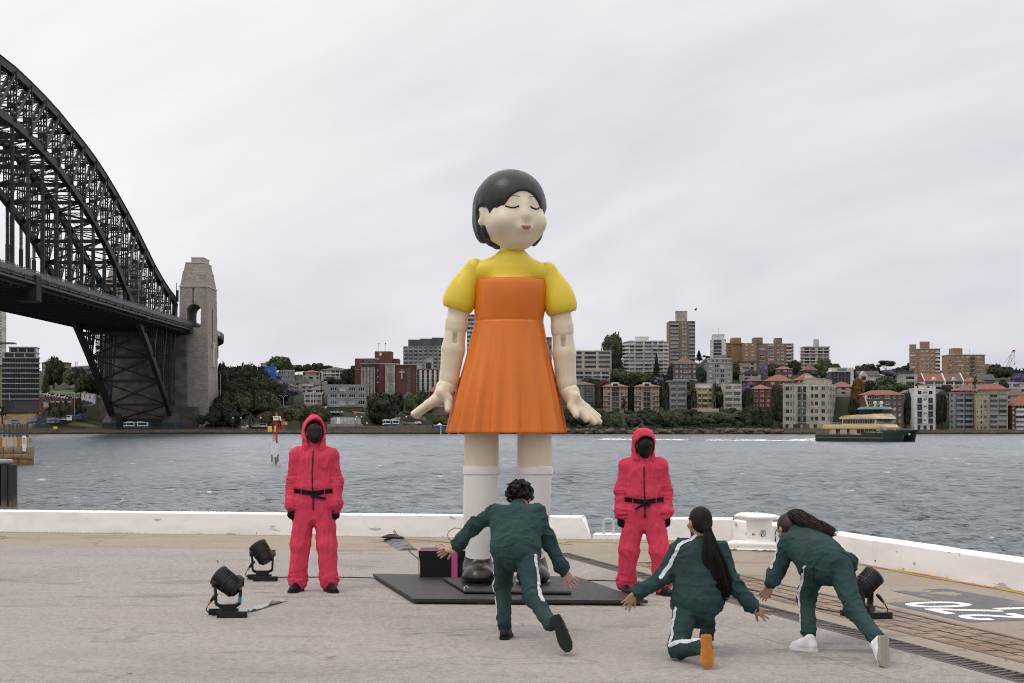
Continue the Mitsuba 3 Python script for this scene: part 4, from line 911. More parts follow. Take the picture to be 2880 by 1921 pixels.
leaf('m_leaf_dark', [0.022, 0.032, 0.018], [0.036, 0.048, 0.024]); leaf('m_leaf_mid', [0.036, 0.052, 0.022], [0.062, 0.082, 0.034]); leaf('m_leaf_light', [0.060, 0.085, 0.025], [0.115, 0.135, 0.045])
leaf('m_leaf_mixed', [0.028, 0.040, 0.020], [0.050, 0.064, 0.028], [0.10, 0.12, 0.035]); leaf('m_leaf_brown', [0.050, 0.050, 0.028], [0.075, 0.072, 0.036]); leaf('m_leaf_orange', [0.14, 0.075, 0.02], [0.20, 0.115, 0.03], [0.07, 0.07, 0.03])
leaf('m_jacaranda', [0.125, 0.105, 0.20], [0.19, 0.165, 0.29], [0.06, 0.06, 0.06]); leaf('m_pine', [0.020, 0.030, 0.022], [0.032, 0.044, 0.030]); leaf('m_grass', [0.075, 0.095, 0.035], [0.105, 0.12, 0.05]); leaf('m_hedge', [0.045, 0.065, 0.025], [0.07, 0.09, 0.035])
leaf('m_bougainvillea', [0.16, 0.02, 0.06], [0.10, 0.03, 0.04]); mat('m_bark', [0.075, 0.062, 0.052], 0.9); mat('m_bark_pale', [0.16, 0.14, 0.12], 0.9)


def leaves(pts, nrm, size, r, jit=0.7):
    n = len(pts); nn = nrm + r.normal(0, jit, (n, 3)); nn /= np.linalg.norm(nn, axis=1, keepdims=True)
    a = np.cross(nn, r.normal(0, 1, (n, 3))); a /= np.linalg.norm(a, axis=1, keepdims=True) + 1e-9; b = np.cross(nn, a)
    s = size * r.uniform(0.55, 1.35, (n, 1)); s2 = s * r.uniform(0.5, 0.9, (n, 1))
    v = np.stack([pts - a * s - b * s2 * 0.3, pts - b * s2, pts + a * s, pts + b * s2], 1).reshape(-1, 3)
    k = np.arange(n)[:, None] * 4
    return v, np.vstack([k + [0, 1, 2], k + [0, 2, 3]])


SPH = trimesh.creation.icosphere(2)


def crown(seed, kind):
    r = np.random.RandomState(seed); mb = MB()
    if kind == 'round':
        L = [(0, 0, 0.5, 0.62)] + [(0.62 * math.cos(t) * q, 0.62 * math.sin(t) * q, z, s) for t, q, z, s in zip(r.uniform(0, 6.28, 26), r.uniform(0.5, 1.12, 26), r.uniform(0.16, 0.86, 26), r.uniform(0.20, 0.40, 26))]
        nl, sz = 110, 0.062
    elif kind == 'spread':
        L = [(q * math.cos(t), q * math.sin(t), z, s) for t, q, z, s in zip(r.uniform(0, 6.28, 17), r.uniform(0.05, 0.8, 17), r.uniform(0.45, 0.9, 17), r.uniform(0.16, 0.32, 17))]
        nl, sz = 110, 0.055
    elif kind == 'column':
        L = [(r.uniform(-0.3, 0.3), r.uniform(-0.3, 0.3), z, 0.5 * (1.15 - z)) for z in np.linspace(0.08, 0.93, 14)]
        nl, sz = 120, 0.07
    else:                                                          # low bush
        L = [(r.uniform(-0.65, 0.65), r.uniform(-0.65, 0.65), r.uniform(0.1, 0.6), r.uniform(0.28, 0.48)) for _ in range(14)]
        nl, sz = 110, 0.07
    for x, y, z, s in L:
        sx = s * (1.35 if kind == 'spread' else 1.0); szv = s * (0.55 if kind == 'spread' else 0.85 if kind != 'column' else 0.5)
        if kind != 'spread' or r.rand() < 0.8:
            v = SPH.vertices.copy(); k = 0.72 + 0.3 * meshkit.noise(v * 2.2 + r.uniform(0, 50), 1); v = v * k[:, None] * [sx, sx, szv] + [x, y, z]; mb.add(v, SPH.faces)
        n = int(nl * (1 if s < 0.5 else 3)); d = r.normal(0, 1, (n, 3)); d /= np.linalg.norm(d, axis=1, keepdims=True); d[:, 2] = np.where(d[:, 2] < -0.5, -d[:, 2], d[:, 2])
        k = r.uniform(0.80, 1.26, (n, 1)); mb.add(*leaves(d * k * [sx, sx, szv] + [x, y, z], d, sz * 1.15, r, 0.8))
    return mb.mesh()


def pine_crown(seed):
    r = np.random.RandomState(seed); mb = MB()
    for z in np.linspace(0.06, 0.97, 17):
        rad = (1 - z) * 0.95 + 0.05
        for k in range(8):
            t = k * 0.785 + z * 9 + r.uniform(-0.15, 0.15); e = np.array([math.cos(t) * rad, math.sin(t) * rad, z - 0.0 + 0.015]); b = np.array([0, 0, z])
            m = int(9 * rad + 4); q = r.uniform(0.12, 1, (m, 1)); mb.add(*leaves(b + (e - b) * q + r.normal(0, 0.02, (m, 3)), np.tile([0, 0, 1.0], (m, 1)), 0.085, r, 0.5)); mb.bar(b, e, 0.02, 0.012)
    return mb.mesh()


def palm_crown(seed):
    r = np.random.RandomState(seed); mb = MB()
    for k in range(34):
        t, el = r.uniform(0, 6.28), r.uniform(-0.5, 1.35); p = np.array([0, 0, 0.62]); d = np.array([math.cos(t) * math.cos(el), math.sin(t) * math.cos(el), math.sin(el)])
        side = np.cross(d, [0, 0, 1.0]); side /= np.linalg.norm(side) + 1e-9
        for s in range(7):
            q = p + d * 0.155; d = d + [0, 0, -0.17]; d /= np.linalg.norm(d); w = 0.10 * math.sin((s + 0.8) / 7.6 * math.pi) + 0.012
            mb.add([p + side * w - [0, 0, w * 0.5], p, q, q + side * w - [0, 0, w * 0.5]], [[0, 1, 2], [0, 2, 3]]); mb.add([p - side * w - [0, 0, w * 0.5], q - side * w - [0, 0, w * 0.5], q, p], [[0, 1, 2], [0, 2, 3]]); p = q
    return mb.mesh()


CROWN = {k: [mikit.ply(crown(i * 7 + j, k), 'm_leaf_mid') for j in range(n)] for i, (k, n) in enumerate((('round', 5), ('spread', 3), ('column', 2), ('bush', 3)))}
CROWN['pine'] = [mikit.ply(pine_crown(3), 'm_pine')]; CROWN['palm'] = [mikit.ply(palm_crown(4), 'm_leaf_dark'), mikit.ply(palm_crown(5), 'm_leaf_dark')]
TR = random.Random(21); UPOS = {}
num_peek = lambda name: name if not _count.get(name) else f'{name}_{_count[name]:03d}'


def tree(u, vb, vt, hw, Y, m, label, kind='round', group=None, name='tree', low=0.16, bark='m_bark'):
    UPOS[num_peek(name)] = u; key = thing(name, label, 'tree' if name != 'palm_tree' else 'palm tree', group)
    x, zb, zt, w = PX(u, Y), PZ(vb, Y), PZ(vt, Y), hw * Y / F
    BASES.append((x, Y, zb)); H = zt - zb; c0 = zb + H * low
    mb = MB(); r0 = max(0.18, H * 0.028)
    if kind == 'palm':
        c0 = zb + H * 0.35; mb.tube([[x, Y, zb - 4], [x + 0.1, Y, zb + H * 0.4], [x, Y, zb + H * 0.72]], [0.42, 0.36, 0.30], 7)
    else:
        mb.tube([[x, Y, zb - 4], [x + 0.2, Y, zb + H * 0.3], [x, Y, zb + H * 0.7]], [r0 * 1.3, r0, r0 * 0.4], 7)
        if kind != 'pine':
            for k in range(5):
                t = TR.uniform(0, 6.28); mb.tube([[x + 0.1, Y, zb + H * (0.2 + 0.07 * k)], [x + w * 0.3 * math.cos(t), Y + w * 0.3 * math.sin(t), zb + H * (0.4 + 0.06 * k)], [x + w * 0.65 * math.cos(t), Y + w * 0.65 * math.sin(t), zb + H * (0.6 + 0.05 * k)]], [r0 * 0.5, r0 * 0.35, r0 * 0.15], 5)
    put(key, 'trunk', mb, bark, True)
    put_copy(key, 'crown', TR.choice(CROWN[kind]), T().translate([x, Y, c0]).rotate([0, 0, 1], TR.uniform(0, 360)).scale([w, w, zt - c0]), m)


def grove(rows, label, group, **k):
    for row in rows: tree(*row[:6], label, group=group, **{**k, **(row[6] if len(row) > 6 else {})})


D_, M_, L_, X_, B_ = 'm_leaf_dark', 'm_leaf_mid', 'm_leaf_light', 'm_leaf_mixed', 'm_leaf_brown'
tree(151, 1092, 1014, 33, 918, D_, 'big dark fig tree behind the black glass apartment block')
tree(128, 1108, 1062, 14, 862, L_, 'small bright green tree at the corner of the black glass block', kind='column')
grove([(196, 1088, 1046, 20, 905, M_), (222, 1090, 1038, 24, 900, D_), (243, 1110, 1057, 24, 872, X_), (226, 1112, 1070, 18, 866, M_), (268, 1120, 1060, 26, 880, D_)], 'green park tree left of the bridge bearings below the viaduct', 'trees left of the bridge')
grove([(142, 1184, 1143, 16, 813, D_), (166, 1184, 1148, 15, 814, D_), (186, 1180, 1135, 13, 816, D_)], 'dark date palm in front of the low red brick building', 'palms by the brick building', kind='palm', name='palm_tree')
tree(6, 1186, 1146, 16, 811, D_, 'date palm by the earthworks at the left edge', kind='palm', name='palm_tree')
grove([(212, 1170, 1140, 18, 822, D_), (232, 1165, 1142, 14, 826, M_)], 'low dark tree beside the road left of the bridge', 'low trees beside the left road')
grove([(650, 1140, 1042, 40, 885, D_), (694, 1118, 1035, 36, 905, D_), (722, 1135, 1043, 40, 880, D_), (622, 1112, 1032, 22, 895, D_), (762, 1142, 1075, 38, 862, D_), (735, 1160, 1070, 44, 852, X_), (792, 1140, 1086, 26, 856, D_), (640, 1165, 1108, 42, 846, D_), (692, 1178, 1108, 44, 840, X_),
       (745, 1178, 1108, 38, 838, X_), (628, 1198, 1138, 42, 822, D_), (668, 1080, 1038, 30, 915, D_), (675, 1150, 1075, 40, 862, D_), (770, 1175, 1118, 24, 836, X_)], 'tall dark park tree massed right of the stone pylon', 'dark park trees right of the pylon')
grove([(655, 1204, 1164, 28, 812, D_), (748, 1204, 1162, 28, 811, B_), (800, 1204, 1148, 36, 811, B_), (846, 1203, 1142, 38, 811, B_), (886, 1203, 1146, 36, 811, B_), (912, 1198, 1152, 22, 815, B_), (600, 1202, 1160, 24, 812, D_), (566, 1202, 1170, 18, 812, D_)], 'olive waterfront tree in the row along the sea wall', 'waterfront trees along the sea wall', low=0.3)
tree(701, 1206, 1155, 26, 809, D_, 'date palm on the waterfront lawn left of the channel marker', kind='palm', name='palm_tree')
tree(790, 1052, 1008, 38, 968, M_, 'large spreading gum tree on the ridge above the blue-grey terraces', kind='round', low=0.2)
tree(768, 1050, 1018, 22, 972, B_, 'brownish gum tree at the left shoulder of the large ridge gum', kind='spread')
grove([(715, 1056, 1032, 11, 1010, D_), (840, 1050, 1029, 20, 985, M_), (866, 1050, 1027, 18, 990, M_), (893, 1050, 1024, 18, 985, M_), (655, 1056, 1036, 14, 1000, D_), (700, 1052, 1040, 20, 1000, D_), (676, 1056, 1033, 14, 1000, D_), (995, 1045, 1030, 10, 975, M_), (920, 1045, 1030, 20, 1000, D_)], 'small tree on the skyline between the pylon and the hospital', 'ridge trees left of the hospital')
grove([(985, 1092, 1044, 30, 906, D_), (925, 1092, 1064, 28, 905, D_), (960, 1095, 1070, 26, 900, D_), (1000, 1094, 1060, 20, 902, D_)], 'dark garden tree below the white hotel', 'trees below the hotel')
tree(1077, 1200, 1114, 55, 826, D_, 'large round dark fig tree over the bus in front of the hospital')
tree(1082, 1130, 1112, 13, 850, L_, 'yellow-green tree peeping over the round fig by the hospital')
grove([(1122, 1160, 1108, 16, 846, D_), (1160, 1165, 1112, 24, 842, M_), (1186, 1162, 1106, 24, 844, D_), (1205, 1165, 1118, 18, 840, M_)], 'shrubby tree between the hospital and the statue hand', 'trees right of the hospital')
JL = 'lilac flowering jacaranda'
tree(800, 1112, 1070, 22, 868, 'm_jacaranda', 'lilac jacaranda among the cottages, upper one above the red gable', kind='spread'); tree(822, 1140, 1090, 26, 850, 'm_jacaranda', 'lilac jacaranda behind the veranda terrace, lower one', kind='spread')
tree(1146, 1140, 1107, 13, 848, 'm_jacaranda', 'small lilac jacaranda in front of the hospital wall'); tree(2098, 1125, 1078, 22, 858, 'm_jacaranda', 'lilac jacaranda left of the red brick flats', kind='spread'); tree(1856, 1100, 1062, 16, 858, 'm_jacaranda', 'lilac jacaranda above the right orange-roofed flats', kind='spread')
tree(1988, 1050, 1010, 16, 905, 'm_jacaranda', 'dull lilac jacaranda between the dark mansion and grey flats', kind='spread'); tree(2508, 1085, 1040, 22, 888, 'm_jacaranda', 'lilac jacaranda under the umbrella gum on the right', kind='spread'); tree(2868, 1085, 1054, 26, 900, 'm_jacaranda', 'lilac jacaranda behind the white villa at the right edge'); tree(2148, 1060, 1030, 14, 900, 'm_jacaranda', 'lilac jacaranda beside the pink villa')
tree(1724, 1062, 951, 34, 912, M_, 'tall billowing green tree between the cream flats and the faceted block', low=0.3); tree(1728, 1075, 1000, 27, 900, D_, 'dark tree under the tall billowing green tree')
tree(1846, 1092, 1000, 17, 868, 'm_pine', 'Norfolk pine in front of the white faceted block', kind='pine', name='pine_tree'); tree(1966, 1020, 986, 13, 952, 'm_pine', 'Norfolk pine right of the tallest brown tower', kind='pine', name='pine_tree'); tree(1990, 1025, 1000, 12, 950, 'm_leaf_brown', 'thin umbrella tree by the Norfolk pine on the skyline', kind='spread')
grove([(1742, 1082, 1040, 28, 880, M_), (1800, 1090, 1052, 44, 866, M_), (1770, 1092, 1060, 30, 864, D_), (1832, 1095, 1060, 22, 862, D_), (1872, 1095, 1056, 20, 864, D_), (1888, 1090, 1030, 12, 885, D_), (1972, 1080, 1038, 16, 880, D_), (1680, 1095, 1070, 18, 858, D_), (1655, 1088, 1066, 24, 862, D_)], 'garden tree in the band above the orange-roofed flats', 'garden trees above the orange-roofed flats')
grove([(1684, 1162, 1088, 16, 846, B_), (1775, 1165, 1092, 15, 846, D_), (1868, 1165, 1084, 18, 846, D_), (1944, 1160, 1096, 16, 846, D_), (2020, 1160, 1092, 14, 846, D_), (2102, 1162, 1100, 16, 846, D_), (2185, 1170, 1095, 18, 842, D_), (2070, 1105, 1080, 24, 865, D_), (1942, 1100, 1072, 16, 862, D_)], 'dark tree filling a gap between the waterfront flats', 'gap trees between the waterfront flats')
grove([(1756, 1160, 1128, 12, 838, D_), (1946, 1158, 1092, 17, 840, M_), (2012, 1158, 1094, 19, 840, M_), (2742, 1095, 1065, 11, 864, D_)], 'palm with a ragged crown standing between buildings', 'palms between the right shore buildings', kind='palm', name='palm_tree')
grove([(2066, 1068, 1024, 20, 902, M_), (2172, 1062, 1026, 24, 912, M_), (2190, 1060, 1030, 20, 915, D_), (2235, 1052, 1017, 22, 938, D_), (2320, 1068, 1016, 24, 915, M_), (2300, 1056, 1028, 18, 920, D_), (2350, 1050, 1026, 16, 950, D_), (2412, 1075, 1034, 16, 890, D_), (2440, 1056, 1026, 24, 935, D_), (2462, 1056, 1034, 18, 935, D_), (2545, 1056, 1032, 18, 940, D_), (2558, 1054, 1024, 10, 942, D_), (2530, 1060, 1036, 18, 940, D_)],
      'green tree on the skyline among the right shore towers', 'skyline trees on the right shore')
tree(2492, 1062, 1014, 26, 930, M_, 'umbrella gum tree with layered open crown on the right skyline', kind='spread', low=0.4)
tree(2412, 1165, 1078, 23, 832, 'm_leaf_orange', 'orange autumn-coloured tree right of the beige heritage block'); tree(2484, 1112, 1064, 40, 846, M_, 'broad green tree above the brown waterfront block'); tree(2446, 1118, 1076, 22, 850, D_, 'dark tree between the orange tree and the broad green tree')
grove([(2532, 1108, 1080, 22, 860, M_), (2560, 1110, 1082, 18, 858, M_), (2590, 1104, 1080, 18, 858, D_), (2555, 1205, 1116, 15, 818, D_), (2648, 1205, 1116, 18, 820, D_), (2748, 1200, 1122, 10, 822, D_), (2780, 1110, 1088, 20, 855, D_), (2822, 1108, 1072, 16, 860, D_), (2660, 1118, 1086, 16, 848, B_), (2400, 1200, 1130, 14, 822, D_), (2190, 1205, 1105, 22, 818, D_), (2560, 1140, 1110, 14, 830, M_)], 'leafy tree squeezed between the right waterfront blocks', 'trees between the right waterfront blocks')
grove([(2800, 1072, 1030, 32, 945, D_), (2832, 1066, 1034, 24, 950, D_), (2775, 1066, 1040, 18, 950, D_), (2860, 1066, 1044, 24, 955, D_)], 'dark tree massed below the far crane', 'trees below the crane')
grove([(2848, 1062, 1036, 5, 930, 'm_pine'), (2858, 1062, 1034, 5, 930, 'm_pine'), (2868, 1062, 1036, 5, 930, 'm_pine'), (2878, 1064, 1035, 6, 930, 'm_pine')], 'narrow cypress in the row at the right edge', 'cypresses at the right edge', kind='column', name='cypress_tree')
tree(2112, 1206, 1146, 36, 812, D_, 'big dark spreading tree at the water left of the heritage block')
grove([(1640, 1204, 1160, 26, 812, D_), (1605, 1204, 1150, 24, 815, D_), (1705, 1206, 1166, 14, 806, M_), (1736, 1206, 1164, 16, 806, M_), (1780, 1204, 1172, 26, 808, D_), (1830, 1204, 1165, 28, 810, D_), (1880, 1200, 1164, 30, 812, M_), (1925, 1202, 1168, 26, 811, M_), (1968, 1198, 1168, 28, 813, M_), (2010, 1195, 1166, 28, 816, M_), (2050, 1195, 1170, 24, 814, M_), (2156, 1206, 1160, 22, 810, D_)], 'bushy tree on the slope along the rocky shore', 'bushy shore trees on the slope')
grove([(1590 + 33 * i, 1056 - (i % 3) * 2, 1034 + (i * 7) % 11, 24, 985, D_) for i in range(12)] + [(2010 + 40 * i, 1056, 1036 + (i * 5) % 9, 26, 990, D_) for i in range(22)], 'dark tree in the far line along the ridge', 'far line of ridge trees')
grove([(1220, 1198, 1172, 20, 826, D_), (1245, 1196, 1176, 18, 826, M_), (1290, 1200, 1160, 26, 830, D_), (1340, 1200, 1150, 40, 830, D_), (1400, 1200, 1140, 44, 832, M_), (1460, 1200, 1140, 44, 832, D_), (1520, 1200, 1145, 44, 830, D_), (1566, 1200, 1150, 30, 824, D_)], 'dark shrubby tree on the shore behind the statue', 'shore trees behind the statue')
bg = thing('bougainvillea', 'crimson bougainvillea on the cream terrace wall', 'shrub'); put_copy(bg, None, CROWN['bush'][0], T().translate([PX(1698, 858), 858, PZ(1080, 858)]).scale([2.6, 2, 2.6]), 'm_bougainvillea')

# undergrowth on the slopes: nobody could count it
bush = thing('undergrowth', 'dark undergrowth and low scrub covering the shore slopes', 'scrub', kind='stuff')
rr = np.random.RandomState(33)
for i in range(330):
    if i < 150: u, Y = rr.uniform(1560, 2200), rr.uniform(803, 840)
    elif i < 210: u, Y = rr.uniform(590, 780), rr.uniform(812, 880)
    elif i < 250: u, Y = rr.uniform(1130, 1560), rr.uniform(808, 850)
    else: u, Y = rr.uniform(1600, 2860), rr.uniform(850, 930)
    BUSHES = globals().setdefault('BUSHES', []); BUSHES.append((PX(u, Y), Y, rr.uniform(1.6, 3.6), rr.uniform(1.3, 3.0), i))

# ------------------------------------------------------------------ the land
from scipy.spatial import cKDTree
from scipy.ndimage import gaussian_filter
SH = np.array([(-640, 812), (-340, 808), (-226, 805), (-150, 803), (-60, 800), (40, 798), (140, 795), (260, 790), (660, 788)], float)
shore = lambda x: np.interp(x, SH[:, 0], SH[:, 1])
ctl = list(BASES)
for x in np.arange(-640, 660, 12):
    y = float(shore(x)); ctl += [(x, y, -0.75), (x, y + 4, -0.75)]
    if x < 40 and not -230 < x < -160: ctl.append((x, y + 9, -0.3))
    for Y, z in ((1010, 31), (1060, 32), (1150, 32), (1300, 26), (1500, 22), (1700, 15)): ctl.append((x, Y, z))
for u, v, Y in ((60, 1195, 811), (150, 1194, 812), (250, 1192, 812), (230, 1180, 818), (200, 1108, 880), (170, 1100, 900), (220, 1100, 898), (150, 1120, 868), (225, 1130, 862), (60, 1165, 815), (60, 1130, 828), (120, 1120, 850), (800, 1160, 836), (830, 1150, 842), (770, 1170, 830), (920, 1166, 830), (960, 1150, 834), (1000, 1166, 828),
                (1100, 1198, 812), (1180, 1190, 815), (1150, 1165, 832), (1200, 1182, 820), (1220, 1170, 832), (660, 1200, 812), (640, 1190, 815), (1250, 1200, 806)): ctl.append((PX(u, Y), Y, PZ(v, Y)))
for x in np.arange(-222, -158, 8):
    for y in (808, 820, 840, 860): ctl.append((x, y, 0.2 if y < 850 else 2.0))
ctl = np.array(ctl); kd = cKDTree(ctl[:, :2] * [0.7, 1.0])
gx, gy = np.arange(-640, 661, 4.0), np.concatenate([np.arange(0, 60, 2.5), np.arange(60, 250, 5), np.arange(250, 900, 25)])
GX, GYo = np.meshgrid(gx, gy); GY = GYo + shore(GX)
dist, idx = kd.query(np.stack([GX.ravel() * 0.7, GY.ravel()], -1), k=7)
w = 1 / (dist + 2.0) ** 2.4
GZ = ((ctl[idx, 2] * w).sum(1) / w.sum(1)).reshape(GX.shape)
GZ = gaussian_filter(GZ, (0.8, 1.0)) - 0.5 + 0.7 * (meshkit.fbm(np.stack([GX / 9, GY / 9, 0 * GX], -1), 3) - 0.5)
GZ[0] = -0.8


def land_z(x, y):
    j = (x + 640) / 4; i = np.interp(y - shore(x), gy, np.arange(len(gy))); i0, j0 = int(min(max(i, 0), len(gy) - 2)), int(min(max(j, 0), len(gx) - 2)); a, b_ = i - i0, j - j0
    return float(GZ[i0, j0] * (1 - a) * (1 - b_) + GZ[i0 + 1, j0] * a * (1 - b_) + GZ[i0, j0 + 1] * (1 - a) * b_ + GZ[i0 + 1, j0 + 1] * a * b_)


v = np.stack([GX, GY, GZ], -1).reshape(-1, 3); nx = len(gx)
i, j = np.meshgrid(np.arange(len(gy) - 1), np.arange(nx - 1), indexing='ij')
q = np.stack([i * nx + j, i * nx + j + 1, (i + 1) * nx + j + 1, (i + 1) * nx + j], -1).reshape(-1, 4)


def land_colour(p, n, uv):
    g = MIX([0.038, 0.046, 0.024], [0.022, 0.027, 0.017], FB(p.x * 0.08, p.y * 0.08, 0, 4))
    lawn = MIX([0.095, 0.115, 0.045], [0.075, 0.09, 0.04], FB(p.x * 0.3, p.y * 0.3, 0, 3))
    lw = dr.maximum(SS(10, 4, dr.abs(p.y - 893)) * SS(30, 10, dr.abs(p.x + 250)), SS(12, 5, dr.abs(p.y - 824)) * SS(14, 8, dr.abs(p.x + 48)))
    lw = dr.maximum(lw, SS(6, 2, dr.abs(p.y - 817)) * SS(9, 5, dr.abs(p.x + 222)))
    g = MIX(g, lawn, lw)
    earth = SS(13, 9, dr.abs(p.x + 258)) * SS(24, 14, dr.abs(p.y - 828))
    g = MIX(g, MIX([0.34, 0.215, 0.11], [0.22, 0.15, 0.095], FB(p.x * 0.5, p.y * 0.5, p.z * 0.6, 4)), earth)
    return g


mat('m_land', mikit.proc(land_colour), 0.9)
put(tag(num('hillside_land'), kind='structure'), None, trimesh.Trimesh(v, np.vstack([q[:, [0, 1, 2]], q[:, [0, 2, 3]]]), process=False), 'm_land', True)
for x, y, w_, h_, i in BUSHES:
    key = bush + f'__{i + 1:03d}'
    scene[key] = {**CROWN['bush'][i % 3], 'bsdf': {'type': 'ref', 'id': (D_, M_, D_, B_, D_)[i % 5]}, 'to_world': T().translate([x, y, land_z(x, y) - 0.5]).rotate([0, 0, 1], i * 77.0).scale([w_, w_, h_])}
# ------------------------------------------------------------------ the far shore's edge
def seawall_colour(p, n, uv):
    row = dr.floor(p.z / 0.55); al = p.x / 1.3 + 0.5 * (row - 2 * dr.floor(row / 2)); f = dr.minimum((al - dr.floor(al)) * 1.3, (p.z / 0.55 - row) * 0.55)
    c = MIX([0.20, 0.155, 0.115], [0.12, 0.10, 0.08], mikit.cell_rand(dr.floor(al), row, 1)) * (0.8 + 0.4 * FB(p.x * 0.2, p.z * 0.8, 2, 3))
    c = c * (0.7 + 0.3 * SS(0.02, 0.12, f))
    return MIX(c, [0.035, 0.034, 0.030], SS(-1.75, -2.2, p.z + 0.3 * N(p.x * 0.6, 0, 0)))


mat('m_seawall', mikit.proc(seawall_colour), 0.9)
sw = thing('sea_wall', 'long brown sandstone sea wall along the far shore', 'sea wall')
mb = MB(); cp = MB()
for a, c in zip(SH[:-1], SH[1:]):
    n = int(np.linalg.norm(c - a) // 14) + 1
    for i in range(n):
        p, q = a + (c - a) * i / n, a + (c - a) * (i + 1) / n; dz = 0.35 * (meshkit.noise(np.array([p[0] / 20, 0, 0])) - 0.5) if p[0] > 45 else 0
        mb.bar([p[0], p[1] + 0.3, -2.4 + dz], [q[0], q[1] + 0.3, -2.4 + dz], 2.2, 3.2); cp.bar([p[0], p[1] + 0.25, -0.72 + dz], [q[0], q[1] + 0.25, -0.72 + dz], 2.5, 0.22)
put(sw, 'wall', mb, 'm_seawall', kind='stuff'); put(sw, 'coping', cp, 'm_stone', kind='stuff')
rw = thing('retaining_wall', 'stone retaining wall along the road in front of the hospital park', 'wall')
put(rw, None, MB().bar([PX(925, 806), 806, -0.2], [PX(1215, 803), 803, 0.5], 0.8, 2.2), 'm_seawall')
rk = thing('shore_rocks', 'tumbled brown sandstone boulders along the right shore', 'rocks', kind='stuff')
mb = MB(); r_ = np.random.RandomState(4)
for i in range(170):
    u = r_.choice([r_.uniform(1870, 2200), r_.uniform(1590, 1900), r_.uniform(2010, 2170)]); Y = shore(PX(u, 800)) - 1.2 + r_.uniform(-1.2, 1.5)
    s = r_.uniform(0.5, 1.9); v = trimesh.creation.icosphere(1).vertices; v = v * (0.7 + 0.5 * meshkit.noise(v * 1.4 + i, i))[:, None] * [s * 1.3, s, s * 0.7] + [PX(u, Y), Y, r_.uniform(-2.6, -0.6)]
    mb.add(v, trimesh.creation.icosphere(1).faces)
mat('m_rock', vary([0.115, 0.090, 0.065], 0.9, 0.4), 0.9); put(rk, None, mb, 'm_rock')
fn_ = thing('promenade_fence', 'thin dark iron fence running along the far sea wall', 'fence')
mb = MB()
for a, c in zip(SH[:-1], SH[1:]):
    if a[0] > 60: continue
    for z in (-0.2, 0.35): mb.bar([a[0], a[1] - 0.3, z], [c[0], c[1] - 0.3, z], 0.1)
    L = np.linalg.norm(c - a)
    for s in np.arange(0, L, 1.9): p = a + (c - a) * s / L; mb.bar([p[0], p[1] - 0.3, -0.7], [p[0], p[1] - 0.3, 0.5], 0.22, 0.22, up=(0, 1, 0))
put(fn_, 'ironwork', mb, 'm_rail_dark', kind='stuff')
mat('m_globe', [0.75, 0.75, 0.74], 0.3)
for u, v, Y in ((655, 1177, 806), (678, 1177, 806), (733, 1177, 806), (1003, 1174, 810), (1017, 1174, 808), (1143, 1174, 806), (1000, 1181, 804), (948, 1192, 803), (1032, 1192, 803)):
    k = thing('globe_lamp', 'white globe lamp on a thin post along the far promenade', 'street lamp', 'globe lamps on the far promenade'); UPOS[k] = u
    x, z = PX(u, Y), PZ(v, Y); put(k, 'post', MB().tube([[x, Y, -0.8], [x, Y, z]], 0.09, 6), 'm_rail_dark'); m = trimesh.creation.icosphere(2, 0.42); m.apply_translation([x, Y, z + 0.3]); put(k, 'globe', m, 'm_globe', True)
k = thing('street_lamp', 'tall double-armed street lamp by the park street', 'street lamp')
x, Y = PX(797, 834), 834.0; z0, z1 = PZ(1160, Y), PZ(1113, Y); put(k, 'pole', MB().tube([[x, Y, z0], [x, Y, z1 - 1]], 0.16, 6), 'm_galv')
for s in (-1, 1): put(k, 'arm', MB().tube([[x, Y, z1 - 1.2], [x + s * 0.8, Y, z1 - 0.1], [x + s * 2.2, Y, z1 + 0.1]], 0.1, 5), 'm_galv')
for u, v0, v1, Y in ((209, 1180, 1103, 812), (27, 1122, 1103, 812), (620, 1140, 1050, 850)):
    k = thing('lamp_post', {209: 'thin bare pole by the road left of the bridge', 27: 'short pole at the earthworks fence', 620: 'tall thin pole in front of the dark park trees'}[u], 'pole'); put(k, None, MB().tube([[PX(u, Y), Y, PZ(v0, Y) - 1], [PX(u, Y), Y, PZ(v1, Y)]], 0.16, 6), 'm_galv')

# ------------------------------------------------------------------ vehicles on the far shore
mat('m_tyre', [0.02, 0.02, 0.02], 0.8); mat('m_car_white', [0.62, 0.63, 0.64], 0.25, spec=0.5, clearcoat=0.6); mat('m_car_silver', [0.33, 0.34, 0.36], 0.25, spec=0.5, clearcoat=0.6); mat('m_car_dark', [0.025, 0.028, 0.035], 0.2, clearcoat=0.6); mat('m_car_blue', [0.03, 0.06, 0.16], 0.25, clearcoat=0.6); mat('m_bus_blue', [0.03, 0.085, 0.26], 0.3)
mat('m_hoard', mikit.proc(lambda p, n, uv: MIX([0.030, 0.038, 0.125], [0.22, 0.28, 0.42], SS(0.60, 0.66, N(p.x * 0.35, p.z * 0.9, 3)) * 0.7)), 0.6); mat('m_orange_paint', [0.50, 0.16, 0.03], 0.5); mat('m_timber', vary([0.25, 0.17, 0.105], 0.8, 0.25), 0.85)


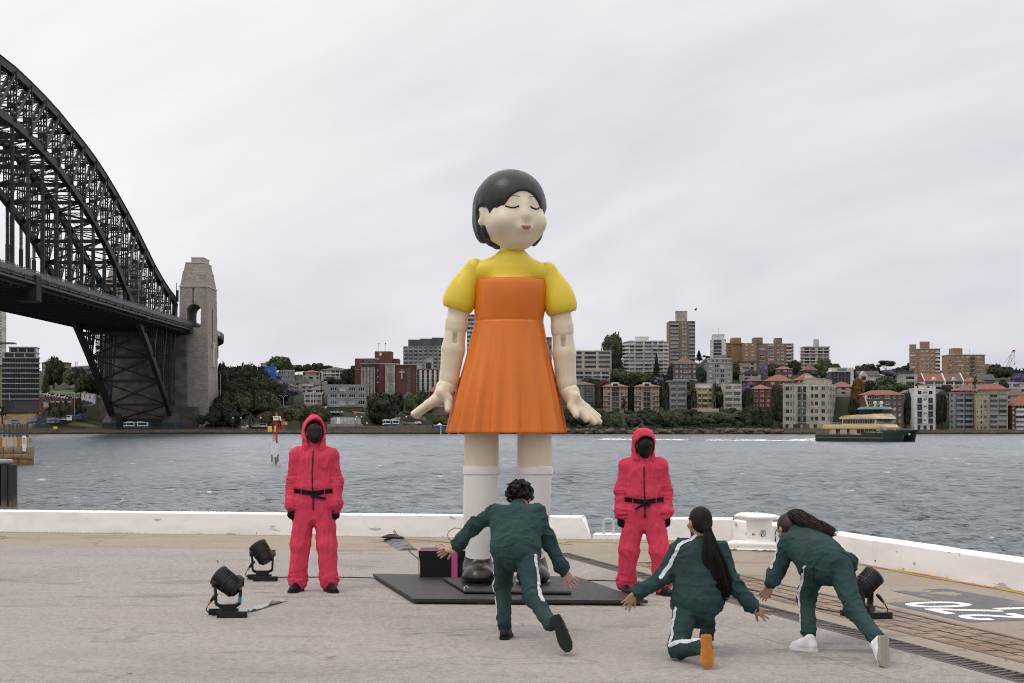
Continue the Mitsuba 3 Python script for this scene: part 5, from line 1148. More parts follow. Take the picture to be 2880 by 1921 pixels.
def car_parts(van=False):
    h = 1.95 if van else 1.42; c0, c1 = (-1.9, 2.1) if van else (-1.2, 1.75)
    body = trimesh.convex.convex_hull(np.array([(x, y, z) for x, z in ((-2.15, 0.35), (2.15, 0.35), (-2.2, 0.62), (2.2, 0.62), (-2.0, 0.86), (2.1, 0.92)) for y in (-0.86, 0.86)]))
    cab = trimesh.convex.convex_hull(np.array([(x, y, z) for x, y, z in ((c0, 0.82, 0.85), (c1, 0.82, 0.9), (c0 + 0.55, 0.64, h), (c1 - 0.45, 0.64, h))] + [(x, -y, z) for x, y, z in ((c0, 0.82, 0.85), (c1, 0.82, 0.9), (c0 + 0.55, 0.64, h), (c1 - 0.45, 0.64, h))]))
    win = trimesh.convex.convex_hull(np.array([(x, s * y, z) for x, y, z in ((c0 + 0.12, 0.835, 0.93), (c1 - 0.12, 0.835, 0.95), (c0 + 0.56, 0.685, h - 0.13), (c1 - 0.42, 0.685, h - 0.13)) for s in (-1, 1)]))
    wh = []
    for x in (-1.35, 1.35):
        for y in (-0.8, 0.8):
            w = trimesh.creation.cylinder(0.33, 0.2, sections=12); w.apply_transform(trimesh.transformations.rotation_matrix(math.pi / 2, [1, 0, 0])); w.apply_translation([x, y, 0.33]); wh.append(mikit.ply(w, 'm_tyre'))
    return mikit.ply(trimesh.util.concatenate([body, cab]), 'm_car_white', 30), mikit.ply(win, 'm_gd'), wh


CARS, VANS = car_parts(), car_parts(True)


def car(u, v, Y, m, label, group=None, rz=0.0, van=False, pitch=0.0, name='parked_car', cat='car'):
    k = thing(name, label, cat, group); UPOS[k] = u; P = VANS if van else CARS
    M = T().translate([PX(u, Y), Y, PZ(v, Y)]).rotate([0, 0, 1], rz).rotate([0, 1, 0], pitch)
    put_copy(k, 'body', P[0], M, m); put_copy(k, 'windows', P[1], M)
    for w in P[2]: put_copy(k, 'wheel', w, M)
    BASES.append((PX(u, Y), Y, PZ(v, Y)))


for i in range(13):
    f = i / 12; car(126 + 98 * f, 1111 + 17 * f + (i % 2) * 1.5, 862 - 14 * f, 'm_car_white', 'white vehicle in the line parked below the left lawn', 'white vehicles below the left lawn', rz=8 + (i * 37) % 25, van=i % 3 != 1)
car(203, 1092, 895, 'm_car_silver', 'silver car at the foot of the viaduct above the left lawn'); car(179, 1183, 811, 'm_car_silver', 'silver hatchback behind the truck on the left road', rz=10); car(150, 1186, 810, 'm_car_blue', 'dark blue car in front of the blue hoarding', rz=6)
for i, (u, v, m) in enumerate(((795, 1152, 'm_car_silver'), (808, 1152, 'm_car_silver'), (822, 1154, 'm_car_silver'), (782, 1154, 'm_car_dark'))): car(u, v, 836 - i, m, ('silver van first in the row by the street lamp', 'silver van second in the row by the street lamp', 'pale car at the right end of the row by the street lamp', 'dark car left of the silver vans by the street lamp')[i], van=i < 2, rz=20)
for i, u in enumerate((914, 936, 945)): car(u, 1150.5 - i, 836, 'm_car_white', 'white car parked in front of the pale-grey flats', 'white cars by the pale-grey flats', rz=4)
for i, u in enumerate((925, 934, 943, 955)): car(u, 1163.5, 828, 'm_car_silver', 'pale car in the lower car park row', 'cars in the lower car park', rz=-30)
car(720, 1202, 808, 'm_car_silver', 'silver car on the promenade behind the channel marker'); car(740, 1202, 808, 'm_car_white', 'white van on the promenade behind the channel marker', van=True)
car(1173, 1193, 809, 'm_car_white', 'white utility car on the road below the hedge', rz=-15); car(1131, 1183, 815, 'm_car_dark', 'dark car behind the blue and white bus', rz=-20); car(1117, 1181, 816, 'm_car_silver', 'pale car just behind the blue and white bus roof', rz=-20)


def bus(u0, u1, v, Y, label, rz=0.0):
    k = thing('bus', label, 'bus'); L = 12.0
    M = T().translate([PX((u0 + u1) / 2, Y), Y, PZ(v, Y)]).rotate([0, 0, 1], rz).scale([(u1 - u0) / F * Y / L / math.cos(math.radians(rz)), 1.0, 1.0]); BASES.append((PX((u0 + u1) / 2, Y), Y, PZ(v, Y)))
    body = m3.Manifold.hull(m3.Manifold.batch_boolean([m3.Manifold.cube([L - 0.3, 2.3, 2.4], True), m3.Manifold.cube([L, 2.1, 2.2], True), m3.Manifold.cube([L - 0.4, 2.1, 2.7], True)], m3.OpType.Add)).translate([0, 0, 1.75])
    me = body.to_mesh(); put_copy(k, 'body', mikit.ply(trimesh.Trimesh(me.vert_properties[:, :3], me.tri_verts, process=False), 'm_car_white'), M)
    put_copy(k, 'skirt', mikit.ply(MB().box(-L / 2 + 0.1, L / 2 - 0.1, -1.19, 1.19, 0.4, 1.0).mesh(), 'm_bus_blue'), M); put_copy(k, 'rear_panel', mikit.ply(MB().box(L / 2 - 0.7, L / 2 + 0.03, -1.17, 1.17, 0.5, 3.0).mesh(), 'm_bus_blue'), M)
    for i, (a, c) in enumerate(((-5.9, -4.9), (-4.6, -1.3), (-0.9, 0.4), (0.8, 4.9))): put_copy(k, 'window', mikit.ply(MB().box(a, c, -1.185, 1.185, 1.5 if i != 2 else 0.6, 2.75).mesh(), 'm_gd'), M)
    put_copy(k, 'windscreen', mikit.ply(MB().box(-L / 2 - 0.04, -L / 2 + 0.05, -1.0, 1.0, 1.2, 2.8).mesh(), 'm_gd'), M)
    for a, c in ((-4.5, -2.0), (0.2, 2.9)): put_copy(k, 'roof_unit', mikit.ply(MB().box(a, c, -0.8, 0.8, 3.05, 3.35).mesh(), 'm_car_white'), M)
    for x in (-3.6, 2.6):
        for y in (-1.05, 1.05):
            w = trimesh.creation.cylinder(0.5, 0.3, sections=14); w.apply_transform(trimesh.transformations.rotation_matrix(math.pi / 2, [1, 0, 0])); w.apply_translation([x, y, 0.5]); put_copy(k, 'wheel', mikit.ply(w, 'm_tyre'), M)


bus(349, 421, 1204, 807.5, 'blue and white bus parked between the bridge bearings'); bus(1078, 1122, 1198, 807, 'blue and white bus climbing the road under the round fig tree', 28)
k = thing('tipper_truck', 'white-cabbed tipper truck with a dark tray on the left road', 'truck'); Y = 810
M = lambda a, c, z0, z1, y0=-1.2, y1=1.2: MB().box(PX(a, Y), PX(c, Y), Y + y0, Y + y1, PZ(z0, Y), PZ(z1, Y))
put(k, 'cab', M(189, 204, 1182, 1168), 'm_car_white'); put(k, 'cab_window', M(189.5, 200, 1174, 1169.5, -1.24, 1.24), 'm_gd'); put(k, 'tray', M(206, 232, 1178, 1170), 'm_car_dark'); put(k, 'chassis', M(192, 231, 1181, 1179, -0.8, 0.8), 'm_tyre')
for u in (195, 215, 224):
    for y in (-1.0, 1.0):
        w = trimesh.creation.cylinder(0.55, 0.35, sections=12); w.apply_transform(trimesh.transformations.rotation_matrix(math.pi / 2, [1, 0, 0])); w.apply_translation([PX(u, Y), Y + y, PZ(1184, Y) + 0.5]); put(k, 'wheel', w, 'm_tyre')
for i, (a, c, v0, v1, Y) in enumerate(((74, 128, 1189, 1177, 809.5), (130, 178, 1187, 1175, 812), (10, 56, 1190, 1181, 809), (218, 262, 1138, 1123, 838), (180, 245, 1176, 1162, 820))):
    k = thing('hoarding', ('dark blue printed hoarding along the earthworks', 'blue and white hoarding with a pale picture by the blue car', 'short blue and white hoarding at the far left', 'blue banner hoarding below the white site cabins', 'grey-blue hoarding behind the tipper truck')[i], 'hoarding')
    n = max(2, int((c - a) / 11))
    for q in range(n): put(k, 'panel', MB().box(PX(a + (c - a) * q / n, Y) + 0.05, PX(a + (c - a) * (q + 1) / n, Y) - 0.05, Y, Y + 0.15, PZ(v0, Y) - 0.5, PZ(v1, Y) - (0 if i != 3 else 0.5 * q)), 'm_hoard' if not (i in (1, 2) and q in (0, 1)) else 'm_paleg')
k = thing('site_fence', 'rust-brown timber fence above the orange earthworks', 'fence')
for q in range(16): put(k, 'panel', MB().box(PX(-20 + 8.6 * q, 830) + 0.04, PX(-20 + 8.6 * (q + 1), 830) - 0.04, 830, 830.2, PZ(1133, 830) - 1, PZ(1122 - q * 0.25, 830)), 'm_timber')
k = thing('site_wall', 'pale concrete retaining wall terraced through the earthworks', 'wall'); put(k, None, MB().bar([PX(-30, 826), 826, PZ(1141, 826)], [PX(98, 826), 826, PZ(1136, 826)], 1.0, 1.6), 'm_concrete')
k = thing('site_wall', 'low white concrete shelf in the lower earthworks', 'wall'); put(k, None, MB().bar([PX(15, 819), 819, PZ(1162, 819)], [PX(60, 819), 819, PZ(1163, 819)], 2.0, 1.8), 'm_concrete')
for i in range(3):
    k = thing('site_cabin', ('white site cabin at the left of the stack by the bridge leg', 'white site cabin in the middle of the stack by the bridge leg', 'white site cabin closest to the bridge leg')[i], 'cabin'); Y = 846.0; a = 229 + i * 13.3
    put(k, 'shell', MB().box(PX(a, Y), PX(a + 12.6, Y), Y, Y + 3, PZ(1122 + i * 2, Y) - 2, PZ(1106 + i, Y)), 'm_car_white'); put(k, 'door', MB().box(PX(a + 8, Y), PX(a + 10, Y), Y - 0.05, Y, PZ(1120 + i * 2, Y), PZ(1109 + i, Y)), 'm_gm'); put(k, 'roof', MB().box(PX(a - 0.4, Y), PX(a + 13, Y), Y - 0.2, Y + 3.2, PZ(1106 + i, Y), PZ(1105 + i, Y)), 'm_paleg')
vd = thing('approach_wall', 'long grey viaduct wall with a parapet behind the park trees left of the bridge', 'viaduct')
put(vd, 'wall', MB().bar([PX(176, 930), 930, PZ(1054, 930)], [PX(262, 905), 905, PZ(1048, 905)], 3, 8.5), 'm_concrete'); put(vd, 'parapet', MB().bar([PX(176, 930), 929, PZ(1041, 930)], [PX(262, 905), 904, PZ(1034, 905)], 4, 1.8), 'm_midgrey')
for u in (212, 216): put(vd, 'signal_post', MB().box(PX(u, 920), PX(u + 1.2, 920), 920, 920.3, PZ(1040, 920), PZ(1017, 920)), 'm_lead')
pr = thing('pool_roof', 'grey sloping panelled roof with a white stair strip above the promenade', 'roof')
for q in range(9):
    a, c = 920 + q * 9.6, 920 + (q + 1) * 9.6 - 0.8; Y = 812
    vv = [(PX(a + 8, Y + 10), Y + 10, PZ(1174, Y + 10)), (PX(c + 8, Y + 10), Y + 10, PZ(1174, Y + 10)), (PX(c + 10, Y), Y, PZ(1192, Y)), (PX(a + 10, Y), Y, PZ(1192, Y))]
    vv = np.array(vv + [(x, y, z - 0.4) for x, y, z in vv]); put(pr, 'panel', trimesh.convex.convex_hull(vv), 'm_paleg' if q == 2 else 'm_midgrey')
put(pr, 'wall', MB().box(PX(920, 811), PX(1020, 811), 810.5, 811.5, -1, PZ(1192.5, 811)), 'm_concrete')
hg = [(1198, 1232, 1181, 1166, 815), (1232, 1248, 1178, 1167, 815), (1246, 1262, 1186, 1176, 811), (1735, 1742, 1165, 1148, 836), (1857, 1866, 1158, 1146, 838), (920, 1020, 1152, 1144, 834), (2554, 2562, 1206, 1196, 808)]
for i, (a, c, v0, v1, Y) in enumerate(hg):
    k = thing('clipped_hedge', ('large box-clipped hedge below the statue hand', 'smaller box hedge right of the large one', 'low box hedge at the end by the marquee', 'upright clipped hedge left of the orange-roofed flats', 'cube-shaped hedge right of the orange-roofed flats', 'long low clipped hedge in front of the pale-grey flats', 'rounded hedge at the foot of the white waterfront tower')[i], 'hedge')
    m = trimesh.creation.box([PX(c, Y) - PX(a, Y), 3, (v0 - v1) / F * Y + 1]).subdivide().subdivide().subdivide(); m.vertices += (meshkit.noise(m.vertices * 1.7)[:, None] - 0.5) * 0.5; m.apply_translation([(PX(a, Y) + PX(c, Y)) / 2, Y + 1.5, (PZ(v0, Y) + PZ(v1, Y)) / 2 - 0.5]); put(k, None, m, 'm_hedge')
k = thing('ramp_wall', 'dark retaining wall descending beside the road right of the bus', 'wall'); put(k, None, MB().bar([PX(1128, 822), 822, PZ(1172, 822)], [PX(1216, 808), 808, PZ(1196, 808)], 0.8, 3.0), 'm_slate')
k = thing('boom_lift', 'orange boom lift with a long pale arm on the park slope', 'boom lift'); Y = 824.0
put(k, 'base', trimesh.convex.convex_hull(np.array([(PX(u, Y), Y + y, PZ(v, Y)) for u, v in ((992, 1156), (996, 1164), (1004, 1164), (1003, 1159)) for y in (-1, 1)])), 'm_orange_paint'); put(k, 'arm', MB().bar([PX(994, Y), Y, PZ(1158, Y)], [PX(1028, Y), Y, PZ(1162, Y)], 0.7, 0.7), 'm_cream')
k = thing('marquee', 'small white pyramid marquee above the far ferry wharf', 'marquee'); Y = 806.0
put(k, 'roof', trimesh.convex.convex_hull(np.array([(PX(1228, Y), Y - 1.5, PZ(1195, Y)), (PX(1244, Y), Y - 1.5, PZ(1195, Y)), (PX(1228, Y), Y + 1.5, PZ(1195, Y)), (PX(1244, Y), Y + 1.5, PZ(1195, Y)), (PX(1236, Y), Y, PZ(1189, Y))])), 'm_white')
for u in (1228.5, 1243.5): put(k, 'leg', MB().box(PX(u, Y) - 0.06, PX(u, Y) + 0.06, Y - 1.5, Y - 1.4, PZ(1203, Y), PZ(1195, Y)), 'm_galv')
k = thing('far_wharf', 'small far ferry wharf with dark blue screens and white piles', 'wharf'); Y = 790.0
put(k, 'roof', MB().box(PX(1220, Y), PX(1306, Y), Y, Y + 5, PZ(1197, Y), PZ(1195.5, Y)), 'm_offwhite'); put(k, 'deck', MB().box(PX(1220, Y), PX(1306, Y), Y, Y + 7, PZ(1210, Y), PZ(1208.5, Y)), 'm_lead')
for u in (1222, 1232, 1243, 1256, 1268, 1280, 1292): put(k, 'screen', MB().box(PX(u, Y), PX(u + 8, Y), Y + 0.5, Y + 0.7, PZ(1208, Y), PZ(1197.5, Y)), 'm_bus_blue')
for u in (1240, 1263, 1290): put(k, 'pile', MB().tube([[PX(u, Y), Y - 0.4, WATER - 1], [PX(u, Y), Y - 0.4, PZ(1199, Y)]], 0.28, 8), 'm_white')
k = thing('old_boat', 'small white wooden boat displayed on the promenade', 'boat'); Y = 804.5
hull = trimesh.convex.convex_hull(np.array([(PX(u, Y), Y + y, PZ(v, Y)) for u, v, w in ((678, 1198, 0.2), (700, 1200, 1.0), (698, 1208, 0.5), (681, 1208, 0.5)) for y in (-w, w)])); put(k, 'hull', hull, 'm_paleg'); put(k, 'cabin', MB().box(PX(692, Y), PX(698, Y), Y - 0.5, Y + 0.5, PZ(1201, Y), PZ(1195, Y)), 'm_white')
mat('m_sign_yellow', [0.55, 0.52, 0.03], 0.5); mat('m_sign_orange', [0.50, 0.24, 0.03], 0.5); mat('m_black', [0.012, 0.012, 0.013], 0.5); mat('m_red', [0.42, 0.035, 0.035], 0.45); mat('m_white_paint', [0.70, 0.70, 0.69], 0.5)
k = thing('notice_board', 'yellow notice board on the sea wall left of the bridge', 'sign'); Y = 803.0; put(k, 'panel', MB().box(PX(150, Y), PX(161, Y), Y, Y + 0.1, PZ(1207, Y), PZ(1199, Y)), 'm_sign_yellow'); put(k, 'post', MB().box(PX(155, Y), PX(156, Y), Y + 0.1, Y + 0.3, -1.5, PZ(1200, Y)), 'm_lead')
k = thing('warning_sign', 'orange board with a white triangle on the promenade behind the channel marker', 'sign'); put(k, 'panel', MB().box(PX(791, Y), PX(808, Y), Y, Y + 0.1, PZ(1192, Y), PZ(1185, Y)), 'm_sign_orange')
put(k, 'white_base', MB().box(PX(791, Y), PX(808, Y), Y - 0.02, Y + 0.08, PZ(1194, Y), PZ(1192, Y)), 'm_white'); put(k, 'triangle', trimesh.convex.convex_hull(np.array([(PX(u, Y), Y + y, PZ(v, Y)) for u, v in ((801, 1191.5), (807, 1191.5), (804, 1186)) for y in (-0.04, 0)])), 'm_white'); put(k, 'post', MB().box(PX(804, Y), PX(805, Y), Y + 0.1, Y + 0.3, -1.5, PZ(1186, Y)), 'm_lead')
# crane and bird
k = thing('tower_crane', 'distant red and white crane jib at the right end of the skyline', 'crane'); Y = 1250.0
P = lambda u, v: np.array([PX(u, Y), Y, PZ(v, Y)])
mb = MB(); lattice(mb, P(2829, 1045), P(2852, 986), 2.2, 0.35, 0.25, 2.5, up=(0, 1, 0)); put(k, 'jib', mb, 'm_offwhite', kind='stuff'); mb = MB(); mb.bar(P(2815, 1033), P(2850, 988), 0.18); mb.bar(P(2853, 986), P(2853, 1022), 0.15, up=(0, 1, 0)); put(k, 'cable', mb, 'm_lead', kind='stuff')
put(k, 'hook_block', MB().bar(P(2853, 1022), P(2853, 1026), 0.9, up=(0, 1, 0)), 'm_red'); put(k, 'jib_tip', MB().bar(P(2848, 987), P(2854, 986), 1.2), 'm_red'); put(k, 'mast', MB().bar(P(2828, 1045) + [0, 0, 0], P(2828, 1110), 2.5, up=(0, 1, 0)), 'm_offwhite')
k = thing('bird', 'small dark bird flying just right of the tallest tower', 'bird'); Y = 60.0; c = np.array([PX(1957, Y), Y, PZ(870, Y)])
vb_ = trimesh.creation.icosphere(2); vb_.vertices *= [0.055, 0.02, 0.018]; vb_.apply_translation(c)
wing = [np.array(q) + c for q in ((0.01, 0, 0.01), (0.045, -0.12, 0.045), (0.0, -0.15, 0.05), (-0.03, -0.05, 0.012), (0.01, 0, 0.005), (0.05, 0.12, -0.03), (0.0, 0.15, -0.035), (-0.03, 0.05, 0.0))]
mb = MB().tm(vb_); mb.tm(trimesh.convex.convex_hull(np.array(wing[:4] + [w - [0, 0, 0.006] for w in wing[:4]]))); mb.tm(trimesh.convex.convex_hull(np.array(wing[4:] + [w - [0, 0, 0.006] for w in wing[4:]]))); mb.tm(trimesh.convex.convex_hull(np.array([c + [-0.04, 0, 0], c + [-0.10, 0.02, 0.006], c + [-0.10, -0.02, 0.006], c + [-0.05, 0, -0.006]]))); put(k, None, mb, 'm_black')

# ------------------------------------------------------------------ the ferry
mat('m_ferry_green', [0.005, 0.020, 0.014], 0.3, clearcoat=0.5); mat('m_ferry_roof', [0.06, 0.14, 0.105], 0.4); mat('m_ferry_cream', [0.56, 0.45, 0.30], 0.4); mat('m_ferry_yellow', [0.62, 0.31, 0.02], 0.4); mat('m_awning', [0.62, 0.40, 0.06], 0.6)
fy = thing('ferry', 'green and cream double-deck catamaran ferry with a wheelhouse, crossing at right', 'ferry')
fa = math.radians(40); FM = rotz(-fa, PX(2293, 442), 442.0, WATER)


def fp(nm, m, mt, smooth=False, label=None, kind=None):
    m = m.mesh() if isinstance(m, MB) else m; m.apply_transform(FM); return put(fy, nm, m, mt, smooth, label, kind)


CH = lambda pts: trimesh.convex.convex_hull(np.array(pts, float))
for i, (y0, y1) in enumerate(((0, 3.2), (7.3, 10.5))):
    ym = (y0 + y1) / 2
    fp('hull', trimesh.util.concatenate([CH([(0, y0, 0.3), (0, y1, 0.3), (0, y0, 1.95), (0, y1, 1.95), (0.6, ym, -1), (21, y0, 1.95), (21, y1, 1.95), (21, y0 + 0.2, -0.6), (21, y1 - 0.2, -0.6), (25.6, ym, -0.6), (26.0, ym - 0.5, 1.95), (26.0, ym + 0.5, 1.95), (0.3, y0 + 0.3, -0.8), (0.3, y1 - 0.3, -0.8)]),
                                        CH([(13.6, y0, 1.9), (13.6, y1, 1.9), (16.2, y0, 2.95), (16.2, y1, 2.95), (21.5, y0, 3.05), (21.5, y1, 3.05), (21.5, y0, 1.9), (21.5, y1, 1.9), (26.9, ym - 0.7, 3.15), (26.9, ym + 0.7, 3.15), (26.0, ym - 0.5, 1.9), (26.0, ym + 0.5, 1.9)])]), 'm_ferry_green', 30)
    fp('rub_rail', MB().box(0.1, 20.8, y0 - 0.12 if i == 0 else y1, y0 if i == 0 else y1 + 0.12, 0.95, 1.12), 'm_midgrey')
fp('bow_bridge', CH([(18, 3, 1.2), (18, 7.5, 1.2), (24.6, 3, 1.5), (24.6, 7.5, 1.5), (18, 3, 3.0), (18, 7.5, 3.0), (25.8, 3, 3.05), (25.8, 7.5, 3.05)]), 'm_ferry_green')
fp('main_deck', MB().box(0.1, 20, 3, 7.5, 1.1, 1.9), 'm_midgrey')
fp('lower_cabin', MB().box(4.2, 19.5, 0.5, 10.0, 1.95, 3.7), 'm_ferry_cream')
for x0, x1 in ((6.2, 7.4), (9.6, 10.4)): fp('doorway', MB().box(x0, x1, 0.42, 0.5, 2.0, 3.5), 'm_gd')
fp('white_door', MB().box(7.5, 9.0, 0.40, 0.5, 2.0, 3.5), 'm_white')
for k in range(5): fp('lower_window', MB().box(12.6 + k * 1.2, 13.6 + k * 1.2, 0.40, 0.5, 2.25, 3.4), 'm_gd')
fp('upper_deck', CH([(2.2, -0.1, 3.75), (2.2, 10.6, 3.75), (2.4, -0.1, 4.75), (2.4, 10.6, 4.75), (18.5, -0.1, 3.75), (18.5, 10.6, 3.75), (18.5, -0.1, 4.75), (18.5, 10.6, 4.75), (21.2, 2, 3.75), (21.2, 8.5, 3.75), (20.6, 2, 4.75), (20.6, 8.5, 4.75)]), 'm_ferry_cream')
fp('yellow_stripe', CH([(2.1, -0.15, 3.55), (2.1, 10.65, 3.55), (2.1, -0.15, 3.95), (2.1, 10.65, 3.95), (18.5, -0.15, 3.55), (18.5, 10.65, 3.55), (18.5, -0.15, 3.95), (18.5, 10.65, 3.95), (21.3, 2, 3.55), (21.3, 8.5, 3.55), (21.3, 2, 3.95), (21.3, 8.5, 3.95)]), 'm_ferry_yellow')
fp('upper_cabin', CH([(8, 0.6, 4.7), (8, 9.9, 4.7), (8, 0.6, 6.3), (8, 9.9, 6.3), (18.3, 0.6, 4.7), (18.3, 9.9, 4.7), (17.6, 0.6, 6.3), (17.6, 9.9, 6.3), (20.0, 2.4, 4.7), (20.0, 8.1, 4.7), (19.0, 2.4, 6.3), (19.0, 8.1, 6.3)]), 'm_ferry_cream')
for k in range(13): fp('upper_window', MB().box(8.4 + k * 0.74, 9.0 + k * 0.74, 0.5, 0.6, 4.95, 6.1), 'm_gd')
fe = [np.array(q) for q in ((18.25, 0.7), (20.0, 2.4), (20.0, 8.1), (18.25, 9.8))]
for a, c, n in ((fe[0], fe[1], 1), (fe[1], fe[2], 4), (fe[2], fe[3], 1)):
    for k in range(n):
        p, q = a + (c - a) * (k + 0.1) / n, a + (c - a) * (k + 0.9) / n; o = np.array([0.10, -0.04 if n == 1 and a[1] < 5 else 0.0]); l = np.array([-0.72, 0])
        fp('front_window', CH([(*(p + o), 4.9), (*(q + o), 4.9), (*(p + o + l), 6.15), (*(q + o + l), 6.15), (*(p), 4.9), (*q, 4.9), (*(p + l), 6.15), (*(q + l), 6.15)]), 'm_gm')
fp('top_fascia', CH([(7.3, 0.2, 6.3), (7.3, 10.3, 6.3), (7.3, 0.2, 6.65), (7.3, 10.3, 6.65), (13, 0.2, 7.3), (13, 10.3, 7.3), (18.6, 0.2, 6.3), (18.6, 10.3, 6.3), (17.6, 0.4, 7.6), (17.6, 10.1, 7.6), (20.6, 2.2, 6.3), (20.6, 8.3, 6.3), (19.2, 2.3, 7.7), (19.2, 8.2, 7.7)]), 'm_ferry_cream')
fp('wheelhouse', CH([(13.2, 1.2, 7.4), (13.2, 9.3, 7.4), (13.0, 1.0, 8.9), (13.0, 9.5, 8.9), (17.2, 1.0, 7.5), (17.2, 9.5, 7.5), (17.6, 0.8, 8.9), (17.6, 9.7, 8.9), (18.7, 2.6, 7.6), (18.7, 7.9, 7.6), (19.3, 2.4, 8.9), (19.3, 8.1, 8.9)]), 'm_gd')
fp('wheelhouse_roof', CH([(12.4, 0.5, 8.9), (12.4, 10, 8.9), (18.0, 0.3, 8.9), (18.0, 10.2, 8.9), (20.0, 2.2, 8.9), (20.0, 8.3, 8.9), (13.4, 1.5, 9.6), (13.4, 9, 9.6), (17.6, 1.4, 9.6), (17.6, 9.1, 9.6), (19.0, 3, 9.6), (19.0, 7.5, 9.6)]), 'm_ferry_roof')
fp('awning', CH([(7.6, 0.6, 6.9), (7.6, 6, 7.1), (13.2, 0.6, 7.2), (13.2, 6, 7.5), (7.6, 0.6, 7.05), (7.6, 6, 7.25), (13.2, 0.6, 7.35), (13.2, 6, 7.65)]), 'm_awning')
rb = MB()
for z in (4.95, 5.25): rb.bar([2.5, 0, z], [8, 0, z], 0.06); rb.bar([2.5, 0, z], [2.5, 10.5, z], 0.06)
for x in np.arange(2.5, 8.1, 0.9): rb.bar([x, 0, 4.7], [x, 0, 5.25], 0.05, up=(0, 1, 0))
for z in (2.3, 2.6): rb.bar([0.2, 0.1, z], [12, 0.1, z], 0.06)
for x in np.arange(0.2, 12, 1.0): rb.bar([x, 0.1, 1.9], [x, 0.1, 2.6], 0.05, up=(0, 1, 0))
for z in (3.4, 3.7): rb.bar([19, 0.3, z], [26, 1.4, z], 0.06); rb.bar([25.5, 2, z], [25.5, 9, z], 0.06)
for s in (0.6, 8.6):
    rb.bar([18.4, s, 4.8], [21.5, s, 3.1], 0.12, 0.5); rb.bar([18.4, s, 5.5], [21.5, s, 3.9], 0.08)
fp('railing', rb, 'm_paleg', kind='stuff')
mk = fp('mast', MB().bar([13.6, 5.2, 9.5], [12.4, 5.2, 13.0], 0.3), 'm_ferry_cream')
for z, dx in ((12.2, 0.8), (12.4, -0.8)):
    m = MB().box(12.6, 12.65, 5.2 + min(dx, 0) * 1.4 - 0.1, 5.2 + max(dx, 0) * 1.4 + 0.1, z, z + 0.65).mesh(); m.apply_transform(FM); put(mk, 'flag', m, 'm_red' if dx < 0 else 'm_white')
for x, y in ((16.2, 4.2), (17.0, 6.4)):
    m = lathe([(0.0, 9.55), (0.35, 9.55), (0.28, 10.3), (0.5, 10.4), (0.5, 10.8), (0.3, 11.1), (0, 11.2)], 12); m.apply_translation([x, y, 0]); fp('radar_dome', m, 'm_white', 30)
fp('anchor', MB().box(25.85, 26.0, 4.6, 5.6, 1.8, 2.3), 'm_white')
for txt, h, o, mt in (('CATHERINE HAMLIN', 0.30, (15.4, -0.02, 2.45), 'm_white'), ):
    m = meshkit.text_mesh(txt, h, 0.03); v = m.vertices; m = trimesh.Trimesh(np.column_stack([o[0] + v[:, 0] * 1.25, o[1] - v[:, 2], o[2] + v[:, 1]]), m.faces, process=False); fp('name_lettering', m, mt)
m = meshkit.text_mesh('CATHERINE HAMLIN', 0.33, 0.03); v = m.vertices; fp('name_lettering', trimesh.Trimesh(np.column_stack([20.05 - v[:, 1] * 0.55 + v[:, 2], 2.9 + v[:, 0] * 1.2, 6.75 + v[:, 1]]), m.faces, process=False), 'm_lead')
# white water behind the stern
mat('m_foam', mikit.proc(lambda p, n, uv: MIX([0.66, 0.69, 0.71], [0.34, 0.39, 0.41], SS(0.4, 0.7, FB(p.x * 1.2, p.y * 1.2, p.z * 3, 3)))), 0.8)
wk = thing('ferry_wake', 'strip of white foam trailing behind the ferry', 'wake', kind='stuff')
g1, g2 = np.meshgrid(np.linspace(0, 1, 220), np.linspace(-1, 1, 13), indexing='ij'); s = g1 * 80
wid = 2.2 + 1.6 * g1; zz = 0.22 + 0.85 * np.exp(-s / 9) * (1 - g2 ** 2) + 0.35 * (meshkit.fbm(np.stack([s / 1.5, g2 * 3, 0 * s], -1), 3) - 0.5) - 0.75 * np.abs(g2) ** 3 - (0.15 + 0.75 * g1) * (meshkit.noise(np.stack([s / 4.5, g2 * 1.2 + 4, 0 * s], -1)) > 0.52)
lx, ly = -s + 0.4, 5.2 + g2 * wid
P3 = np.stack([lx, ly, zz], -1).reshape(-1, 3) @ FM[:3, :3].T + FM[:3, 3]
i, j = np.meshgrid(np.arange(219), np.arange(12), indexing='ij'); q = np.stack([i * 13 + j, i * 13 + j + 1, (i + 1) * 13 + j + 1, (i + 1) * 13 + j], -1).reshape(-1, 4)
scene['m_foam2'] = {'type': 'twosided', 'bsdf': {**scene['m_foam']}}; put(wk, None, trimesh.Trimesh(P3, np.vstack([q[:, [0, 1, 2]], q[:, [0, 2, 3]]]), process=False), 'm_foam2', True)

# ------------------------------------------------------------------ channel marker
k = thing('channel_marker', 'red and white channel marker pile with a ladder and yellow 15 signs', 'channel marker'); Y = 184.0
XX, ZZ = (lambda u: PX(u, Y)), (lambda v: PZ(v, Y)); mat('m_pile_wet', vary([0.17, 0.145, 0.10], 2.0, 0.4), 0.8)
pl = lambda u, v0, v1, r, m, nm, dy=0.0: put(k, nm, MB().tube([[XX(u), Y + dy, ZZ(v0)], [XX(u), Y + dy, ZZ(v1)]], r, 10), m, 30)
pl(778, 1246, 1180, 0.13, 'm_red', 'pile'); pl(776, 1286, 1244, 0.13, 'm_white_paint', 'pile'); pl(775.5, 1312, 1284, 0.13, 'm_pile_wet', 'pile')
for u, dy, a in ((767, -0.35, 1243), (781, 0.4, 1243)): pl(u, 1279, a, 0.085, 'm_white_paint', 'guard_pile', dy); pl(u - 0.7, 1300, 1278, 0.09, 'm_pile_wet', 'guard_pile', dy)
